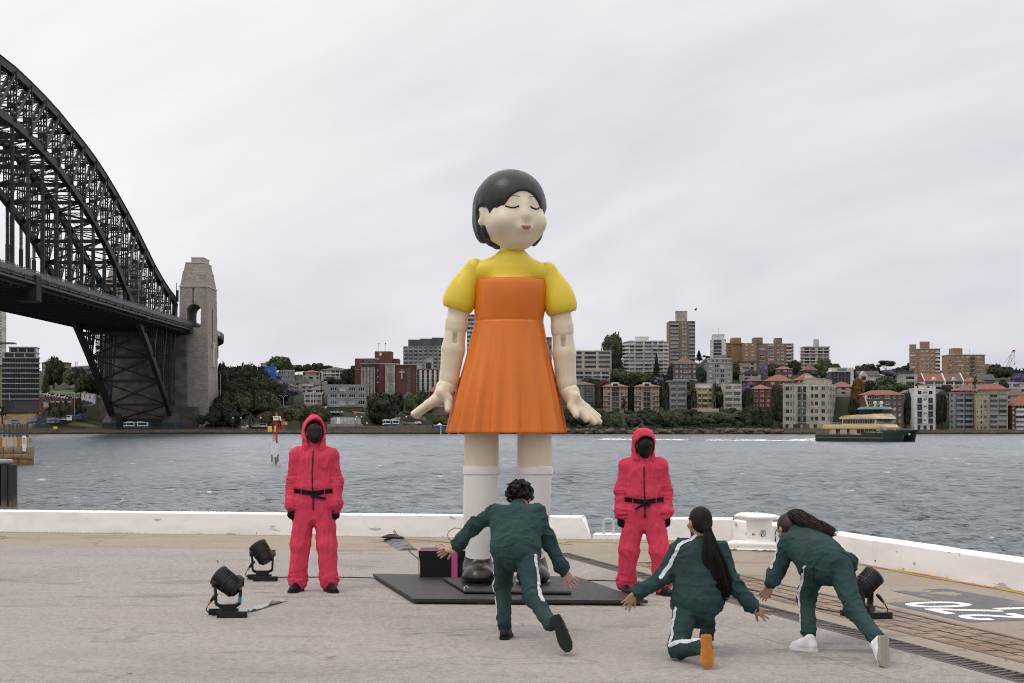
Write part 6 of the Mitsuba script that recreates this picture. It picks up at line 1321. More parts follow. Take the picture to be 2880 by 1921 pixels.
put(k, 'light_box', MB().box(XX(769), XX(784), Y - 0.32, Y + 0.32, ZZ(1182), ZZ(1173)), 'm_white_paint'); put(k, 'box_lid', MB().box(XX(768.5), XX(788), Y - 0.38, Y + 0.38, ZZ(1173), ZZ(1170.5)), 'm_white_paint'); put(k, 'box_label', MB().box(XX(773.5), XX(779.5), Y - 0.335, Y - 0.32, ZZ(1178), ZZ(1174)), 'm_sign_orange')
put(k, 'solar_panel', trimesh.convex.convex_hull(np.array([(XX(u), Y + y, ZZ(v)) for u, v in ((785, 1171), (788, 1171), (791.5, 1184), (790, 1184)) for y in (-0.3, 0.3)])), 'm_white_paint'); m = lathe([(0.16, 0), (0.10, 0.16), (0.085, 0.2), (0.085, 0.42), (0.05, 0.48), (0, 0.5)], 12); m.apply_translation([XX(778.2), Y, ZZ(1170)]); put(k, 'lantern', m, 'm_red', 30)
put(k, 'lantern_base', MB().tube([[XX(778.2), Y, ZZ(1171)], [XX(778.2), Y, ZZ(1165.5)]], [0.13, 0.09], 10), 'm_white_paint')
cg = MB()
for u in (793.5, 797, 801): cg.bar([XX(u), Y, ZZ(1210)], [XX(u), Y, ZZ(1179)], 0.06, up=(0, 1, 0))
cg.bar([XX(790), Y, ZZ(1179)], [XX(802), Y, ZZ(1179)], 0.08); cg.bar([XX(780), Y, ZZ(1209)], [XX(802), Y, ZZ(1209)], 0.12); cg.bar([XX(784), Y, ZZ(1210)], [XX(786), Y, ZZ(1182)], 0.06, up=(0, 1, 0)); put(k, 'platform_cage', cg, 'm_red', kind='stuff')
la = MB()
for u in (769, 774): la.bar([XX(u), Y - 0.2, ZZ(1241)], [XX(u), Y - 0.2, ZZ(1182)], 0.05, up=(0, 1, 0))
for v in range(1184, 1241, 7): la.bar([XX(769), Y - 0.2, ZZ(v)], [XX(774), Y - 0.2, ZZ(v)], 0.05)
put(k, 'ladder', la, 'm_red', kind='stuff')
for u0, u1, y_ in ((754, 766, -0.25), (772, 777, -0.24)):
    sg_ = put(k, 'speed_sign', MB().box(XX(u0), XX(u1), Y + y_, Y + y_ + 0.03, ZZ(1214), ZZ(1198)), 'm_sign_yellow', label='yellow 15 speed sign')
    if u0 == 754:
        m = trimesh.creation.annulus(0.14, 0.18, 0.012, sections=24); m.apply_transform(trimesh.transformations.rotation_matrix(math.pi / 2, [1, 0, 0])); m.apply_translation([XX(760), Y + y_ - 0.01, ZZ(1203.5)]); put(sg_, 'ring', m, 'm_red')
        m = trimesh.creation.cylinder(0.14, 0.010, sections=24); m.apply_transform(trimesh.transformations.rotation_matrix(math.pi / 2, [1, 0, 0])); m.apply_translation([XX(760), Y + y_ - 0.006, ZZ(1203.5)]); put(sg_, 'disc', m, 'm_white_paint')
        m = meshkit.text_mesh('15', 0.15, 0.006, bold=True); v = m.vertices; put(sg_, 'number', trimesh.Trimesh(np.column_stack([XX(760) - 0.095 + v[:, 0], Y + y_ - 0.013 - v[:, 2], ZZ(1203.5) - 0.075 + v[:, 1]]), m.faces, process=False), 'm_black')

# ------------------------------------------------------------------ stone quay and fender piles at the left
mat('m_sandstone', mikit.proc(lambda p, n, uv: MIX(MIX([0.28, 0.215, 0.15], [0.18, 0.135, 0.095], FB(p.x * 1.6, p.y * 1.6, p.z * 2.2, 4)), [0.16, 0.095, 0.035], SS(-1.6, -2.4, p.z)) * (0.8 + 0.3 * N(p.x * 9, p.y * 9, p.z * 9))), 0.9)
mat('m_quay_top', mikit.proc(lambda p, n, uv: MIX(MIX([0.50, 0.42, 0.32], [0.38, 0.31, 0.23], FB(p.x * 0.8, p.y, p.z * 0.8, 3)), [0.33, 0.15, 0.05], SS(0.60, 0.70, N(p.x * 2.3, 1.0, p.z * 0.25)))), 0.8)
k = thing('stone_quay', 'sandstone block quay corner with a rust-streaked top wall at the left edge', 'quay'); Y = 182.0
xr = PX(88, Y); mb = None
for ci, (z0, z1) in enumerate(((-3.3, -2.22), (-2.22, -1.55), (-1.55, -0.80))):
    x = -64.0
    while x < xr - 0.25:
        w = min(R.uniform(0.75, 1.35), xr - x)
        m = trimesh.creation.box([w - 0.05, 1.2, z1 - z0 - 0.05]).subdivide().subdivide().subdivide(); v = m.vertices; e = np.clip(1.0 - np.abs(v[:, 0]) / (w / 2 - 0.02) * 0.0, 0, 1)
        bulge = 0.14 * (1 - (2 * v[:, 0] / w) ** 4) * (1 - (2 * v[:, 2] / (z1 - z0)) ** 4) + 0.12 * (meshkit.noise(v * 3.1 + [x * 9, ci * 7, 0]) - 0.5); v[:, 1] -= np.where(v[:, 1] < 0, bulge, 0); m.vertices = v
        m.apply_translation([x + w / 2, Y + 0.6 - 0.04 * (2 - ci), (z0 + z1) / 2]); put(k, 'stone', m, 'm_sandstone', 25); x += w
    for q in range(5): put(k, 'stone', MB().box(xr - 1.9 - 0.40 * q, xr - 0.40 * (q + 1) + R.uniform(-0.03, 0.05), Y + 1.2 + q * 1.2, Y + 2.35 + q * 1.2, z0, z1 - 0.05), 'm_sandstone')
qpg = lambda d: sg.Polygon([(-66, Y + 0.5), (xr - d, Y + 0.5), (xr - d - 2.9, Y + 9), (-66, Y + 9)])
put(k, 'core', MB().poly(qpg(0.4), -4, -0.82), 'm_sandstone')
for q in range(8):
    a = xr - 0.25 - (q + 1) * 0.88; m = trimesh.creation.box([0.84, 0.9, 1.08]); m.apply_translation([a + 0.42, Y + 0.55, -0.24]); put(k, 'parapet_stone', m, 'm_quay_top')
put(k, 'quay_paving', MB().poly(qpg(0.6), -0.82, -0.72), 'm_concrete')
k = thing('quay_fence', 'dark iron paling fence on the stone quay corner', 'fence')
put(k, 'rail', MB().bar([-64, Y + 0.5, 1.55], [xr - 0.5, Y + 0.5, 1.55], 0.06), 'm_rail_dark'); put(k, 'rail', MB().bar([-64, Y + 0.5, 0.55], [xr - 0.5, Y + 0.5, 0.55], 0.06), 'm_rail_dark')
for u in (-6, 8, 22, 33, 44, 53, 60, 66, 71, 75): put(k, 'post', MB().bar([PX(u, Y), Y + 0.5, 0.28], [PX(u, Y), Y + 0.5, 1.85], 0.17 if u < 60 else 0.11, 0.17, up=(0, 1, 0)), 'm_rail_dark')
for u in np.arange(-8, 78, 4.6): put(k, 'paling', MB().bar([PX(u, Y), Y + 0.5, 0.3], [PX(u, Y), Y + 0.5, 1.72], 0.04, 0.04, up=(0, 1, 0)), 'm_rail_dark')
k = thing('no_berthing_sign', 'narrow white sign with a red ring fixed to the stone quay', 'sign')
put(k, 'panel', MB().box(PX(64, Y), PX(73.5, Y), Y - 0.14, Y - 0.1, PZ(1269, Y), PZ(1225, Y)), 'm_white_paint')
m = trimesh.creation.annulus(0.105, 0.145, 0.012, sections=28); m.apply_transform(trimesh.transformations.rotation_matrix(math.pi / 2, [1, 0, 0])); m.vertices *= [1, 1, 2.6]; m.apply_translation([PX(68.8, Y), Y - 0.15, PZ(1240, Y)]); put(k, 'ring', m, 'm_red')
put(k, 'arrow', MB().box(PX(67, Y), PX(71, Y), Y - 0.15, Y - 0.14, PZ(1263, Y), PZ(1261.5, Y)), 'm_red')
for z in (1244, 1240, 1236): put(k, 'mark', MB().box(PX(67.6, Y), PX(70, Y), Y - 0.15, Y - 0.14, PZ(z, Y), PZ(z - 2.2, Y)), 'm_black')
put(k, 'post', MB().box(PX(74, Y), PX(76.5, Y), Y - 0.1, Y + 0.0, PZ(1262, Y), PZ(1229, Y)), 'm_galv')
k = thing('fender_piles', 'black rubber fender piles under a pale concrete cap at the left edge', 'fender'); Y = 90.0
mat('m_rubber', mikit.proc(lambda p, n, uv: MIX(MIX([0.016, 0.016, 0.017], [0.028, 0.027, 0.027], FB(p.x * 2, p.y * 2, p.z, 3)), [0.12, 0.085, 0.04], SS(-2.15, -2.6, p.z + 0.4 * N(p.x * 6, p.y * 6, p.z * 4)))), 0.5)
cap = m3.Manifold.hull(m3.Manifold.compose([m3.Manifold.sphere(0.13, 16).translate([x, y, z]) for x, y in ((-31.5, Y + 0.1), (-31.5, Y + 1.6), (PX(30, Y), Y + 0.1), (PX(30, Y) - 0.5, Y + 1.6)) for z in (PZ(1299, Y),)])); me = cap.to_mesh(); put(k, 'cap', trimesh.Trimesh(me.vert_properties[:, :3], me.tri_verts, process=False), 'm_concrete', True)
put(k, 'beam', MB().poly(sg.Polygon([(-31.5, Y + 0.25), (PX(26, Y), Y + 0.25), (PX(26, Y) - 0.45, Y + 1.5), (-31.5, Y + 1.5)]), -3.6, PZ(1302, Y)), 'm_concrete')
for a, c in ((-14, -1), (3.5, 20), (26, 46)): put(k, 'fender', MB().box(PX(a, Y), PX(c, Y), Y - 0.05, Y + 0.20, -3.5, PZ(1308, Y)), 'm_rubber')
# ------------------------------------------------------------------ soft shapes: distance fields meshed by surface nets
def field_mesh(prims, res, k=0.03):
    """prims: ('c', a, b, ra, rb) tapered capsule, ('e', centre, radii, R) ellipsoid, ('b', centre, half, R, round) box; a trailing '-' cuts. One smooth closed surface."""
    P = [(p[:-1], -1) if isinstance(p[-1], str) else (p, 1) for p in prims]

    def ext(p):
        if p[0] == 'c': a, b = np.array(p[1], float), np.array(p[2], float); r = max(p[3], p[4]); return np.minimum(a, b) - r, np.maximum(a, b) + r
        Rm = np.eye(3) if len(p) < 4 or p[3] is None else np.asarray(p[3]); e = np.abs(Rm) @ (np.asarray(p[2], float) + (p[4] if len(p) > 4 else 0)); return np.array(p[1]) - e, np.array(p[1]) + e
    E_ = [ext(p) for p, s in P]
    lo = np.min([e[0] for e, (p, s) in zip(E_, P) if s > 0], 0) - 3 * res; hi = np.max([e[1] for e, (p, s) in zip(E_, P) if s > 0], 0) + 3 * res
    n = np.ceil((hi - lo) / res).astype(int) + 1
    ax = [lo[i] + res * np.arange(n[i]) for i in range(3)]
    G = np.full(n, 1.0, np.float32)
    for (p, s), (a0, a1) in zip(P, E_):
        m = k + 2.5 * res; i0 = np.maximum(np.floor((a0 - m - lo) / res).astype(int), 0); i1 = np.minimum(np.ceil((a1 + m - lo) / res).astype(int) + 1, n)
        if np.any(i1 <= i0): continue
        x, y, z = (ax[i][i0[i]:i1[i]].astype(np.float32) for i in range(3)); x, y, z = x[:, None, None], y[None, :, None], z[None, None, :]
        if p[0] == 'c':
            a, b = np.array(p[1], float), np.array(p[2], float); d = b - a; L = float(d @ d) + 1e-12
            h = np.clip(((x - a[0]) * d[0] + (y - a[1]) * d[1] + (z - a[2]) * d[2]) / L, 0, 1)
            D = np.sqrt((x - a[0] - h * d[0]) ** 2 + (y - a[1] - h * d[1]) ** 2 + (z - a[2] - h * d[2]) ** 2) - (p[3] + (p[4] - p[3]) * h)
        else:
            Rm = np.eye(3) if len(p) < 4 or p[3] is None else np.asarray(p[3]); c, r = p[1], p[2]
            q = [(x - c[0]) * Rm[0, i] + (y - c[1]) * Rm[1, i] + (z - c[2]) * Rm[2, i] for i in range(3)]
            if p[0] == 'e':
                k0 = np.sqrt(sum((q[i] / r[i]) ** 2 for i in range(3))); k1 = np.sqrt(sum((q[i] / r[i] ** 2) ** 2 for i in range(3))); D = k0 * (k0 - 1) / (k1 + 1e-6)
            else:
                o = [np.abs(q[i]) - r[i] for i in range(3)]; D = np.sqrt(sum(np.maximum(t, 0) ** 2 for t in o)) + np.minimum(np.maximum(np.maximum(o[0], o[1]), o[2]), 0) - p[4]
        S = np.s_[i0[0]:i1[0], i0[1]:i1[1], i0[2]:i1[2]]; g = G[S]
        if s > 0: h = np.maximum(k - np.abs(g - D), 0) / k; G[S] = np.minimum(g, D) - h * h * k * 0.25
        else: kk = min(k, 0.012); h = np.maximum(kk - np.abs(g + D), 0) / kk; G[S] = np.maximum(g, -D) + h * h * kk * 0.25
    ins = G < 0
    c = [ins[i:n[0] - 1 + i, j:n[1] - 1 + j, l:n[2] - 1 + l] for i in (0, 1) for j in (0, 1) for l in (0, 1)]
    tot = sum(x.astype(np.int8) for x in c); act = np.argwhere((tot > 0) & (tot < 8))
    pos = np.zeros((len(act), 3)); cnt = np.zeros(len(act)); offs = np.array([(i, j, l) for i in (0, 1) for j in (0, 1) for l in (0, 1)])
    vals = [G[tuple((act + o).T)].astype(float) for o in offs]
    for a in range(8):
        for b in range(a + 1, 8):
            if np.abs(offs[a] - offs[b]).sum() != 1: continue
            m = (vals[a] < 0) != (vals[b] < 0); t = np.where(m, vals[a] / (vals[a] - vals[b] + 1e-20), 0); pos += m[:, None] * (offs[a] + t[:, None] * (offs[b] - offs[a])); cnt += m
    V = lo + res * (act + pos / cnt[:, None])
    idx = np.full(np.array(n) - 1, -1, np.int64); idx[tuple(act.T)] = np.arange(len(act)); Fs = []
    for a in range(3):
        b, d = (a + 1) % 3, (a + 2) % 3
        s0 = [slice(1, n[i] - 1) for i in range(3)]; s1 = list(s0); s0[a] = slice(0, n[a] - 1); s1[a] = slice(1, n[a])
        A, B = ins[tuple(s0)], ins[tuple(s1)]; e = np.argwhere(A != B); o = np.array([1, 1, 1]); o[a] = 0; e = e + o
        fl = ins[tuple(e.T)]; ub, ud = np.eye(3, dtype=int)[b], np.eye(3, dtype=int)[d]
        qd = np.stack([idx[tuple((e - ub - ud).T)], idx[tuple((e - ud).T)], idx[tuple(e.T)], idx[tuple((e - ub).T)]], 1); qd = np.where(fl[:, None], qd, qd[:, ::-1]); Fs.append(qd)
    Q = np.vstack(Fs); Q = Q[(Q >= 0).all(1)]
    return trimesh.Trimesh(V, np.vstack([Q[:, [0, 1, 2]], Q[:, [0, 2, 3]]]), process=False)


def vnormals(m):
    fn_ = np.cross(m.vertices[m.faces[:, 1]] - m.vertices[m.faces[:, 0]], m.vertices[m.faces[:, 2]] - m.vertices[m.faces[:, 0]]); out = np.zeros_like(m.vertices)
    for i in range(3): np.add.at(out, m.faces[:, i], fn_)
    return out / (np.linalg.norm(out, axis=1, keepdims=True) + 1e-20)


def folds(m, amp, joints=(), base=0.35, size=0.075, seed=0, squash=(1, 1, 1)):
    """Cloth creases: ridged noise along the normals, strongest about the joints."""
    v = m.vertices; p = v / size * np.asarray(squash); w = 0.35 * meshkit.noise(p * 0.6 + 30, seed + 5)[:, None]
    r = 1 - np.abs(2 * meshkit.noise(p + 3 * w, seed) - 1); r2 = 1 - np.abs(2 * meshkit.noise(p * 2.1 + 7, seed + 1) - 1)
    r = r ** 1.8; r2 = r2 ** 1.5; k = np.full(len(v), base)
    for j, rad in joints: k = np.maximum(k, np.exp(-(np.linalg.norm(v - np.asarray(j), axis=1) / rad) ** 2))
    m.vertices = v + vnormals(m) * ((r ** 2.2 - 0.35) * amp + (r2 ** 2 - 0.35) * amp * 0.35)[:, None] * k[:, None]
    return m


def patch(m, pred, off, sub=1):
    """The piece of the surface m whose points satisfy pred, lifted off it: stripes, belts, bands."""
    c = m.triangles_center; near = pred(c, 0.02); s = trimesh.Trimesh(m.vertices, m.faces[near], process=False)
    s.remove_unreferenced_vertices()
    for _ in range(sub): s = s.subdivide()
    s = trimesh.Trimesh(s.vertices, s.faces[pred(s.triangles_center, 0.0)], process=False); s.remove_unreferenced_vertices()
    if not len(s.faces): return s
    t = cKDTree(m.vertices).query(s.vertices)[1]; s.vertices = s.vertices + vnormals(m)[t] * off
    return s


def along(path, w):
    p = np.asarray(path, float)

    def pred(c, g):
        best = np.full(len(c), 9.0)
        for a, b in zip(p[:-1], p[1:]):
            d = b - a; h = np.clip(((c - a) @ d) / (d @ d), 0, 1); best = np.minimum(best, np.linalg.norm(c - a - h[:, None] * d, axis=1))
        return best < w / 2 + g
    return pred


def frame3(fwd, up):
    f = np.asarray(fwd, float); f = f / np.linalg.norm(f); r = np.cross(f, np.asarray(up, float)); r /= np.linalg.norm(r); return np.stack([r, f, np.cross(r, f)], 1)


V3 = lambda *a: np.array(a, float)
SKIN = [0.42, 0.235, 0.165]
mat('m_skin_pale', vary([0.46, 0.285, 0.215], 14, 0.12), 0.5); mat('m_skin_tan', vary([0.34, 0.195, 0.125], 14, 0.12), 0.5)


def cloth(name, c, c2, rough=0.9, sheen=0.15):
    bumped(name, mikit.proc(lambda p, n, uv: MIX(c, c2, SS(0.3, 0.75, FB(p.x * 6, p.y * 6, p.z * 6, 3)))), lambda p, n, uv: FB(p.x * 38, p.y * 38, p.z * 30, 3), 0.0035, rough=rough, spec=0.25, eps=0.003, sheen=sheen)


cloth('m_green', [0.0215, 0.0520, 0.0515], [0.0165, 0.040, 0.041]); cloth('m_suit', [0.60, 0.052, 0.105], [0.51, 0.040, 0.084]); cloth('m_stripe', [0.56, 0.56, 0.61], [0.46, 0.46, 0.51]); cloth('m_blackcloth', [0.005, 0.005, 0.006], [0.008, 0.008, 0.009], sheen=0.0)
mat('m_shoe_black', vary([0.007, 0.007, 0.008], 9, 0.3), 0.5, spec=0.3); mat('m_shoe_white', vary([0.66, 0.66, 0.69], 9, 0.12), 0.55); mat('m_sole_tan', [0.30, 0.27, 0.23], 0.7); mat('m_sole_gum', vary([0.46, 0.165, 0.022], 12, 0.25), 0.6); mat('m_sole_dark', [0.010, 0.010, 0.011], 0.75, spec=0.3); mat('m_shoe_grey', [0.40, 0.36, 0.32], 0.7)
mat('m_hair_black', mikit.proc(lambda p, n, uv: MIX([0.004, 0.003, 0.003], [0.014, 0.010, 0.009], N(p.x * 90, p.y * 90, p.z * 9))), 0.6, spec=0.2); mat('m_hair_brown', mikit.proc(lambda p, n, uv: MIX([0.009, 0.005, 0.004], [0.028, 0.016, 0.011], N(p.x * 60, p.y * 60, p.z * 20))), 0.45, spec=0.35)
mat('m_gold', [0.75, 0.48, 0.15], 0.25, metallic=1.0); mat('m_mask', [0.005, 0.005, 0.005], 0.35, spec=0.3); mat('m_eye_white', [0.7, 0.68, 0.65], 0.2); mat('m_eye_dark', [0.02, 0.012, 0.01], 0.15)


def hand(w, d, n, s, spread=0.16, curl=0.25, size=1.0, thumb=0.7):
    """A hand from the wrist w along d, palm facing n, thumb on side s: prims for field_mesh."""
    d, n, s = (x / np.linalg.norm(x) for x in map(np.asarray, (d, n, s))); z = size; out = []
    Rm = np.stack([d, s, n], 1)
    out.append(('b', w + d * 0.050 * z, (0.030 * z, 0.026 * z, 0.004 * z), Rm, 0.011 * z)); out.append(('c', w - d * 0.03, w + d * 0.02 * z, 0.027, 0.023 * z)); out.append(('c', w + d * 0.03 * z + s * 0.02 * z, w + d * 0.055 * z + s * 0.034 * z + n * 0.006, 0.015 * z, 0.0125 * z))
    for i, (o, l) in enumerate(((0.031, 0.072), (0.0105, 0.082), (-0.0105, 0.076), (-0.031, 0.058))):
        a = (o / 0.031) * spread; c = curl * (0.75 + 0.25 * i); p = w + (d * 0.088 + s * o) * z; v = d * math.cos(a) + s * math.sin(a)
        for j, f in enumerate((0.45, 0.30, 0.25)):
            t = c * (j + 0.5) * 0.9; q = p + (v * math.cos(t) + n * math.sin(t)) * l * f * z; r0 = 0.0098 - 0.0011 * j; out.append(('c', p, q, r0 * z, (r0 - 0.0009) * z)); p = q
    p = w + (d * 0.045 + s * 0.036) * z; v = d * math.cos(thumb) + s * math.sin(thumb)
    for j, l in enumerate((0.034, 0.030)): q = p + (v + n * 0.25 * (j + 0.5)) * l * z; out.append(('c', p, q, (0.0125 - 0.0015 * j) * z, (0.0110 - 0.0015 * j) * z)); p = q; v = v * 0.9 + d * 0.25; v /= np.linalg.norm(v)
    return out


def head_prims(c, Rm, s=1.0):
    """Head about its centre c (frame: right, forward, up)."""
    q = lambda x, y, z: c + Rm @ (np.array([x, y, z]) * s)
    E2 = lambda ctr, rad: ('e', ctr, np.array(rad) * s, Rm)
    pr = [E2(q(0, -0.012, 0.028), (0.076, 0.094, 0.090)), E2(q(0, 0.022, -0.035), (0.062, 0.070, 0.078)), ('c', q(0, 0.062, -0.088), q(0, 0.045, -0.07), 0.024 * s, 0.03 * s), ('c', q(0, 0.088, 0.012), q(0, 0.108, -0.024), 0.008 * s, 0.013 * s), E2(q(0, 0.088, -0.056), (0.024, 0.012, 0.010)), E2(q(0, 0.078, 0.032), (0.052, 0.016, 0.012))]
    for t in (-1, 1): pr += [E2(q(t * 0.078, -0.008, -0.008), (0.011, 0.020, 0.031)), E2(q(t * 0.038, 0.060, -0.022), (0.028, 0.028, 0.024)), (*E2(q(t * 0.031, 0.094, 0.010), (0.014, 0.010, 0.008)), '-')]
    return pr


def eyes(key, c, Rm, s=1.0):
    for t in (-1, 1):
        m = trimesh.creation.icosphere(2, 0.0125 * s); m.apply_translation(c + Rm @ (V3(t * 0.031, 0.079, 0.010) * s)); k = put(key, 'eye', m, 'm_eye_white', True)
        m = trimesh.creation.icosphere(2, 0.007 * s); m.apply_translation(c + Rm @ (V3(t * 0.031, 0.0865, 0.010) * s)); put(k, 'iris', m, 'm_eye_dark', True)


def shoe(key, heel, toe, up, size, upper, sole, nm='shoe', wide=1.0):
    """A shoe from heel to toe (points at the sole), its top towards up."""
    f = np.asarray(toe, float) - heel; L = np.linalg.norm(f); f /= L; Rm = frame3(f, up); o = np.asarray(heel, float); q = lambda x, y, z: o + Rm @ V3(x, y * L, z); w = 0.042 * wide
    k = put(key, nm, field_mesh([('c', q(0, 0.14, 0.045), q(0, 0.42, 0.048), w * 0.88, w * 0.95), ('c', q(0, 0.45, 0.045), q(0, 0.84, 0.032), w, w * 0.82), ('c', q(0, 0.16, 0.05), q(0, 0.22, 0.098), w * 0.82, w * 0.92), ('c', q(0, 0.30, 0.08), q(0, 0.60, 0.055), w * 0.75, w * 0.72), ('b', q(0, 0.5, -0.02), (0.2, 0.3, 0.030), Rm, 0.001, '-')], 0.006, 0.03), upper, True)
    out = sg.Polygon([(q_[0] * wide, q_[1] * L) for q_ in ((-0.032, 0.02), (-0.038, 0.12), (-0.034, 0.40), (-0.046, 0.66), (-0.044, 0.82), (-0.026, 0.97), (0, 1.0), (0.026, 0.97), (0.044, 0.82), (0.046, 0.66), (0.034, 0.40), (0.038, 0.12), (0.032, 0.02), (0, 0.0))]).buffer(0.006)
    m = MB().poly(out, 0, 0.024).mesh(); m.vertices = o + m.vertices @ Rm.T; sk = put(k, 'sole', m, sole, 30)
    tr = MB()
    for y in np.arange(0.08, 0.97, 0.075):
        for x in (-0.018, 0.018): tr.box(x * wide - 0.013, x * wide + 0.013, y * L - 0.006, y * L + 0.006, -0.004, 0.001)
    m = tr.mesh(); m.vertices = o + m.vertices @ Rm.T; put(k, 'tread', m, sole, kind='stuff')
    la = MB()
    for y in (0.36, 0.44, 0.52, 0.60): la.tube([q(-0.022, y, 0.103 - 0.05 * (y - 0.3) * 1.4), q(0, y + 0.01, 0.115 - 0.05 * (y - 0.3) * 1.6), q(0.022, y, 0.103 - 0.05 * (y - 0.3) * 1.4)], 0.003, 5)
    put(k, 'laces', la, upper, kind='stuff'); return k


def strands(path, widths, n, r, seed, wave=0.0, taper=0.35, flat=(1, 1, 1)):
    """Hair as a bundle of thin tapering tubes along a path."""
    rs = np.random.RandomState(seed); path = np.asarray(path, float); t = np.linspace(0, 1, len(path)); tt = np.linspace(0, 1, 15); mb = MB(); C = PchipInterpolator(t, path)(tt); W = PchipInterpolator(t, widths)(tt)
    for i in range(n):
        o = rs.normal(0, 0.42, 3); o = o / max(1, np.linalg.norm(o)) * np.asarray(flat); e = rs.uniform(0.78, 1.03); ph = rs.uniform(0, 6.28, 3); u = np.minimum(tt * e, 1); Pt = PchipInterpolator(tt, C)(u) + o * PchipInterpolator(tt, W)(u)[:, None]
        Pt += wave * np.sin(u[:, None] * 26 + ph) * u[:, None] * 0.7; mb.tube(Pt, r * (1 - (1 - taper) * tt ** 2), 5)
    return mb.mesh()


def tracksuit(key, J, skin, stripes, seed, hair):
    """A person in a green tracksuit; J: joints."""
    hl, hr, nk = J['hip_l'], J['hip_r'], J['neck']; sl, sr = J['sho_l'], J['sho_r']; P_ = (hl + hr) / 2; S_ = (sl + sr) / 2; ax = S_ - P_; ax /= np.linalg.norm(ax); fw = J['fwd']
    Hm = frame3(J['face'], J['up']); hc = J['head']
    pr = head_prims(hc, Hm, J.get('hs', 1.0)) + [('c', nk - ax * 0.02, hc - Hm[:, 2] * 0.06 - Hm[:, 1] * 0.02, 0.062, 0.056), ('c', P_, S_ - ax * 0.08, 0.10, 0.09), ('c', sl, sr, 0.045, 0.045)]
    for a, b, c, x, y, z in (('sho_l', 'elb_l', 'wri_l', 0.045, 0.037, 0.026), ('sho_r', 'elb_r', 'wri_r', 0.045, 0.037, 0.026)): pr += [('c', J[a], J[b], x, y), ('c', J[b], J[c], y, z)]
    for a, b, c in (('hip_l', 'kne_l', 'ank_l'), ('hip_r', 'kne_r', 'ank_r')): pr += [('c', J[a], J[b], 0.075, 0.052), ('c', J[b], J[c], 0.052, 0.036)]
    body = [p for p in pr]
    hands = hand(J['wri_l'], *J['hand_l']) + hand(J['wri_r'], *J['hand_r'])
    put(key, 'body', field_mesh(body + hands, 0.0055, 0.008), skin, True); eyes(key, hc, Hm)
    side = np.cross(ax, fw); side /= np.linalg.norm(side)
    jk = [('c', hl + ax * 0.06, sl * 0.70 + S_ * 0.30 - ax * 0.06, 0.110, 0.102), ('c', hr + ax * 0.06, sr * 0.70 + S_ * 0.30 - ax * 0.06, 0.110, 0.102), ('c', P_ + ax * 0.10, S_ - ax * 0.05, 0.135, 0.115), ('c', sl, sr, 0.070, 0.070), ('c', P_ + ax * (0.05 + J.get('hem', -0.015)) - fw * 0.02, P_ + ax * 0.13, 0.148, 0.156), ('c', P_ + ax * (J.get('hem', -0.015) - 0.015), P_ + ax * (J.get('hem', -0.015) + 0.015), 0.124, 0.124), ('c', hl + ax * (0.06 + J.get('hem', -0.015)), hr + ax * (0.07 + J.get('hem', -0.015)), 0.118, 0.118), ('c', S_, nk + ax * 0.015, 0.075, 0.068)]
    for s in 'lr':
        a, b, c = J['sho_' + s], J['elb_' + s], J['wri_' + s]; d = (c - b) / np.linalg.norm(c - b); jk += [('c', a, b, 0.070, 0.057), ('c', b, c - d * 0.06, 0.057, 0.049), ('c', c - d * 0.075, c - d * 0.05, 0.054, 0.050), ('c', c - d * 0.045, c - d * 0.008, 0.036, 0.034)]
    jm = field_mesh(jk, 0.0095, 0.045)
    folds(jm, 0.026, [(J['elb_l'], 0.13), (J['elb_r'], 0.13), (J['wri_l'], 0.10), (J['wri_r'], 0.10), (sl, 0.13), (sr, 0.13), (P_ + ax * 0.08, 0.20)], 0.36, 0.070, seed)
    jk_key = put(key, 'jacket', jm, 'm_green', True)
    hem = lambda c, g: (np.abs((c - P_) @ ax - J.get('hem', -0.015)) < 0.028 + g) & (np.linalg.norm(c - P_, axis=1) < 0.33)
    put(jk_key, 'waistband', patch(jm, hem, 0.006), 'm_green', True)
    col = field_mesh([('c', nk - ax * 0.055, nk + ax * 0.022, 0.080, 0.068)], 0.008, 0.02); put(jk_key, 'collar', col, 'm_green', True)
    tr = [('c', hl, hr, 0.100, 0.100), ('c', P_, P_ + ax * 0.05, 0.110, 0.104), ('e', hl * 0.72 + hr * 0.28 - fw * 0.055 - ax * 0.02, (0.090, 0.090, 0.095), None), ('e', hr * 0.72 + hl * 0.28 - fw * 0.055 - ax * 0.02, (0.095, 0.095, 0.10), None)]
    for s in 'lr':
        a, b, c = J['hip_' + s], J['kne_' + s], J['ank_' + s]; tr += [('c', a, b, 0.098, 0.070), ('c', b, c, 0.068, J.get('cuff', 0.054))]
    tm = field_mesh(tr, 0.0095, 0.04); folds(tm, 0.022, [(J['kne_l'], 0.14), (J['kne_r'], 0.14), (J['ank_l'], 0.12), (J['ank_r'], 0.12), (P_, 0.15)], 0.38, 0.070, seed + 3)
    tk = put(key, 'trousers', tm, 'm_green', True)
    for which, path, w in stripes:
        m = jm if which == 'j' else tm; t = cKDTree(m.vertices); pth = m.vertices[t.query(np.asarray(path, float))[1]]; dense = np.vstack([np.linspace(a, b, 9) for a, b in zip(np.asarray(path)[:-1], np.asarray(path)[1:])]); pth = m.vertices[t.query(dense)[1]]; pth = np.vstack([pth[:1], (pth[:-2] + pth[1:-1] + pth[2:]) / 3, pth[-1:]]); pth = pth[np.r_[True, np.linalg.norm(np.diff(pth, axis=0), axis=1) > 0.004]]
        s = patch(m, along(pth, w), 0.004, 3)
        if len(s.faces): put(jk_key if which == 'j' else tk, 'side_stripe', s, 'm_stripe', True, label='white side stripe')
    return Hm


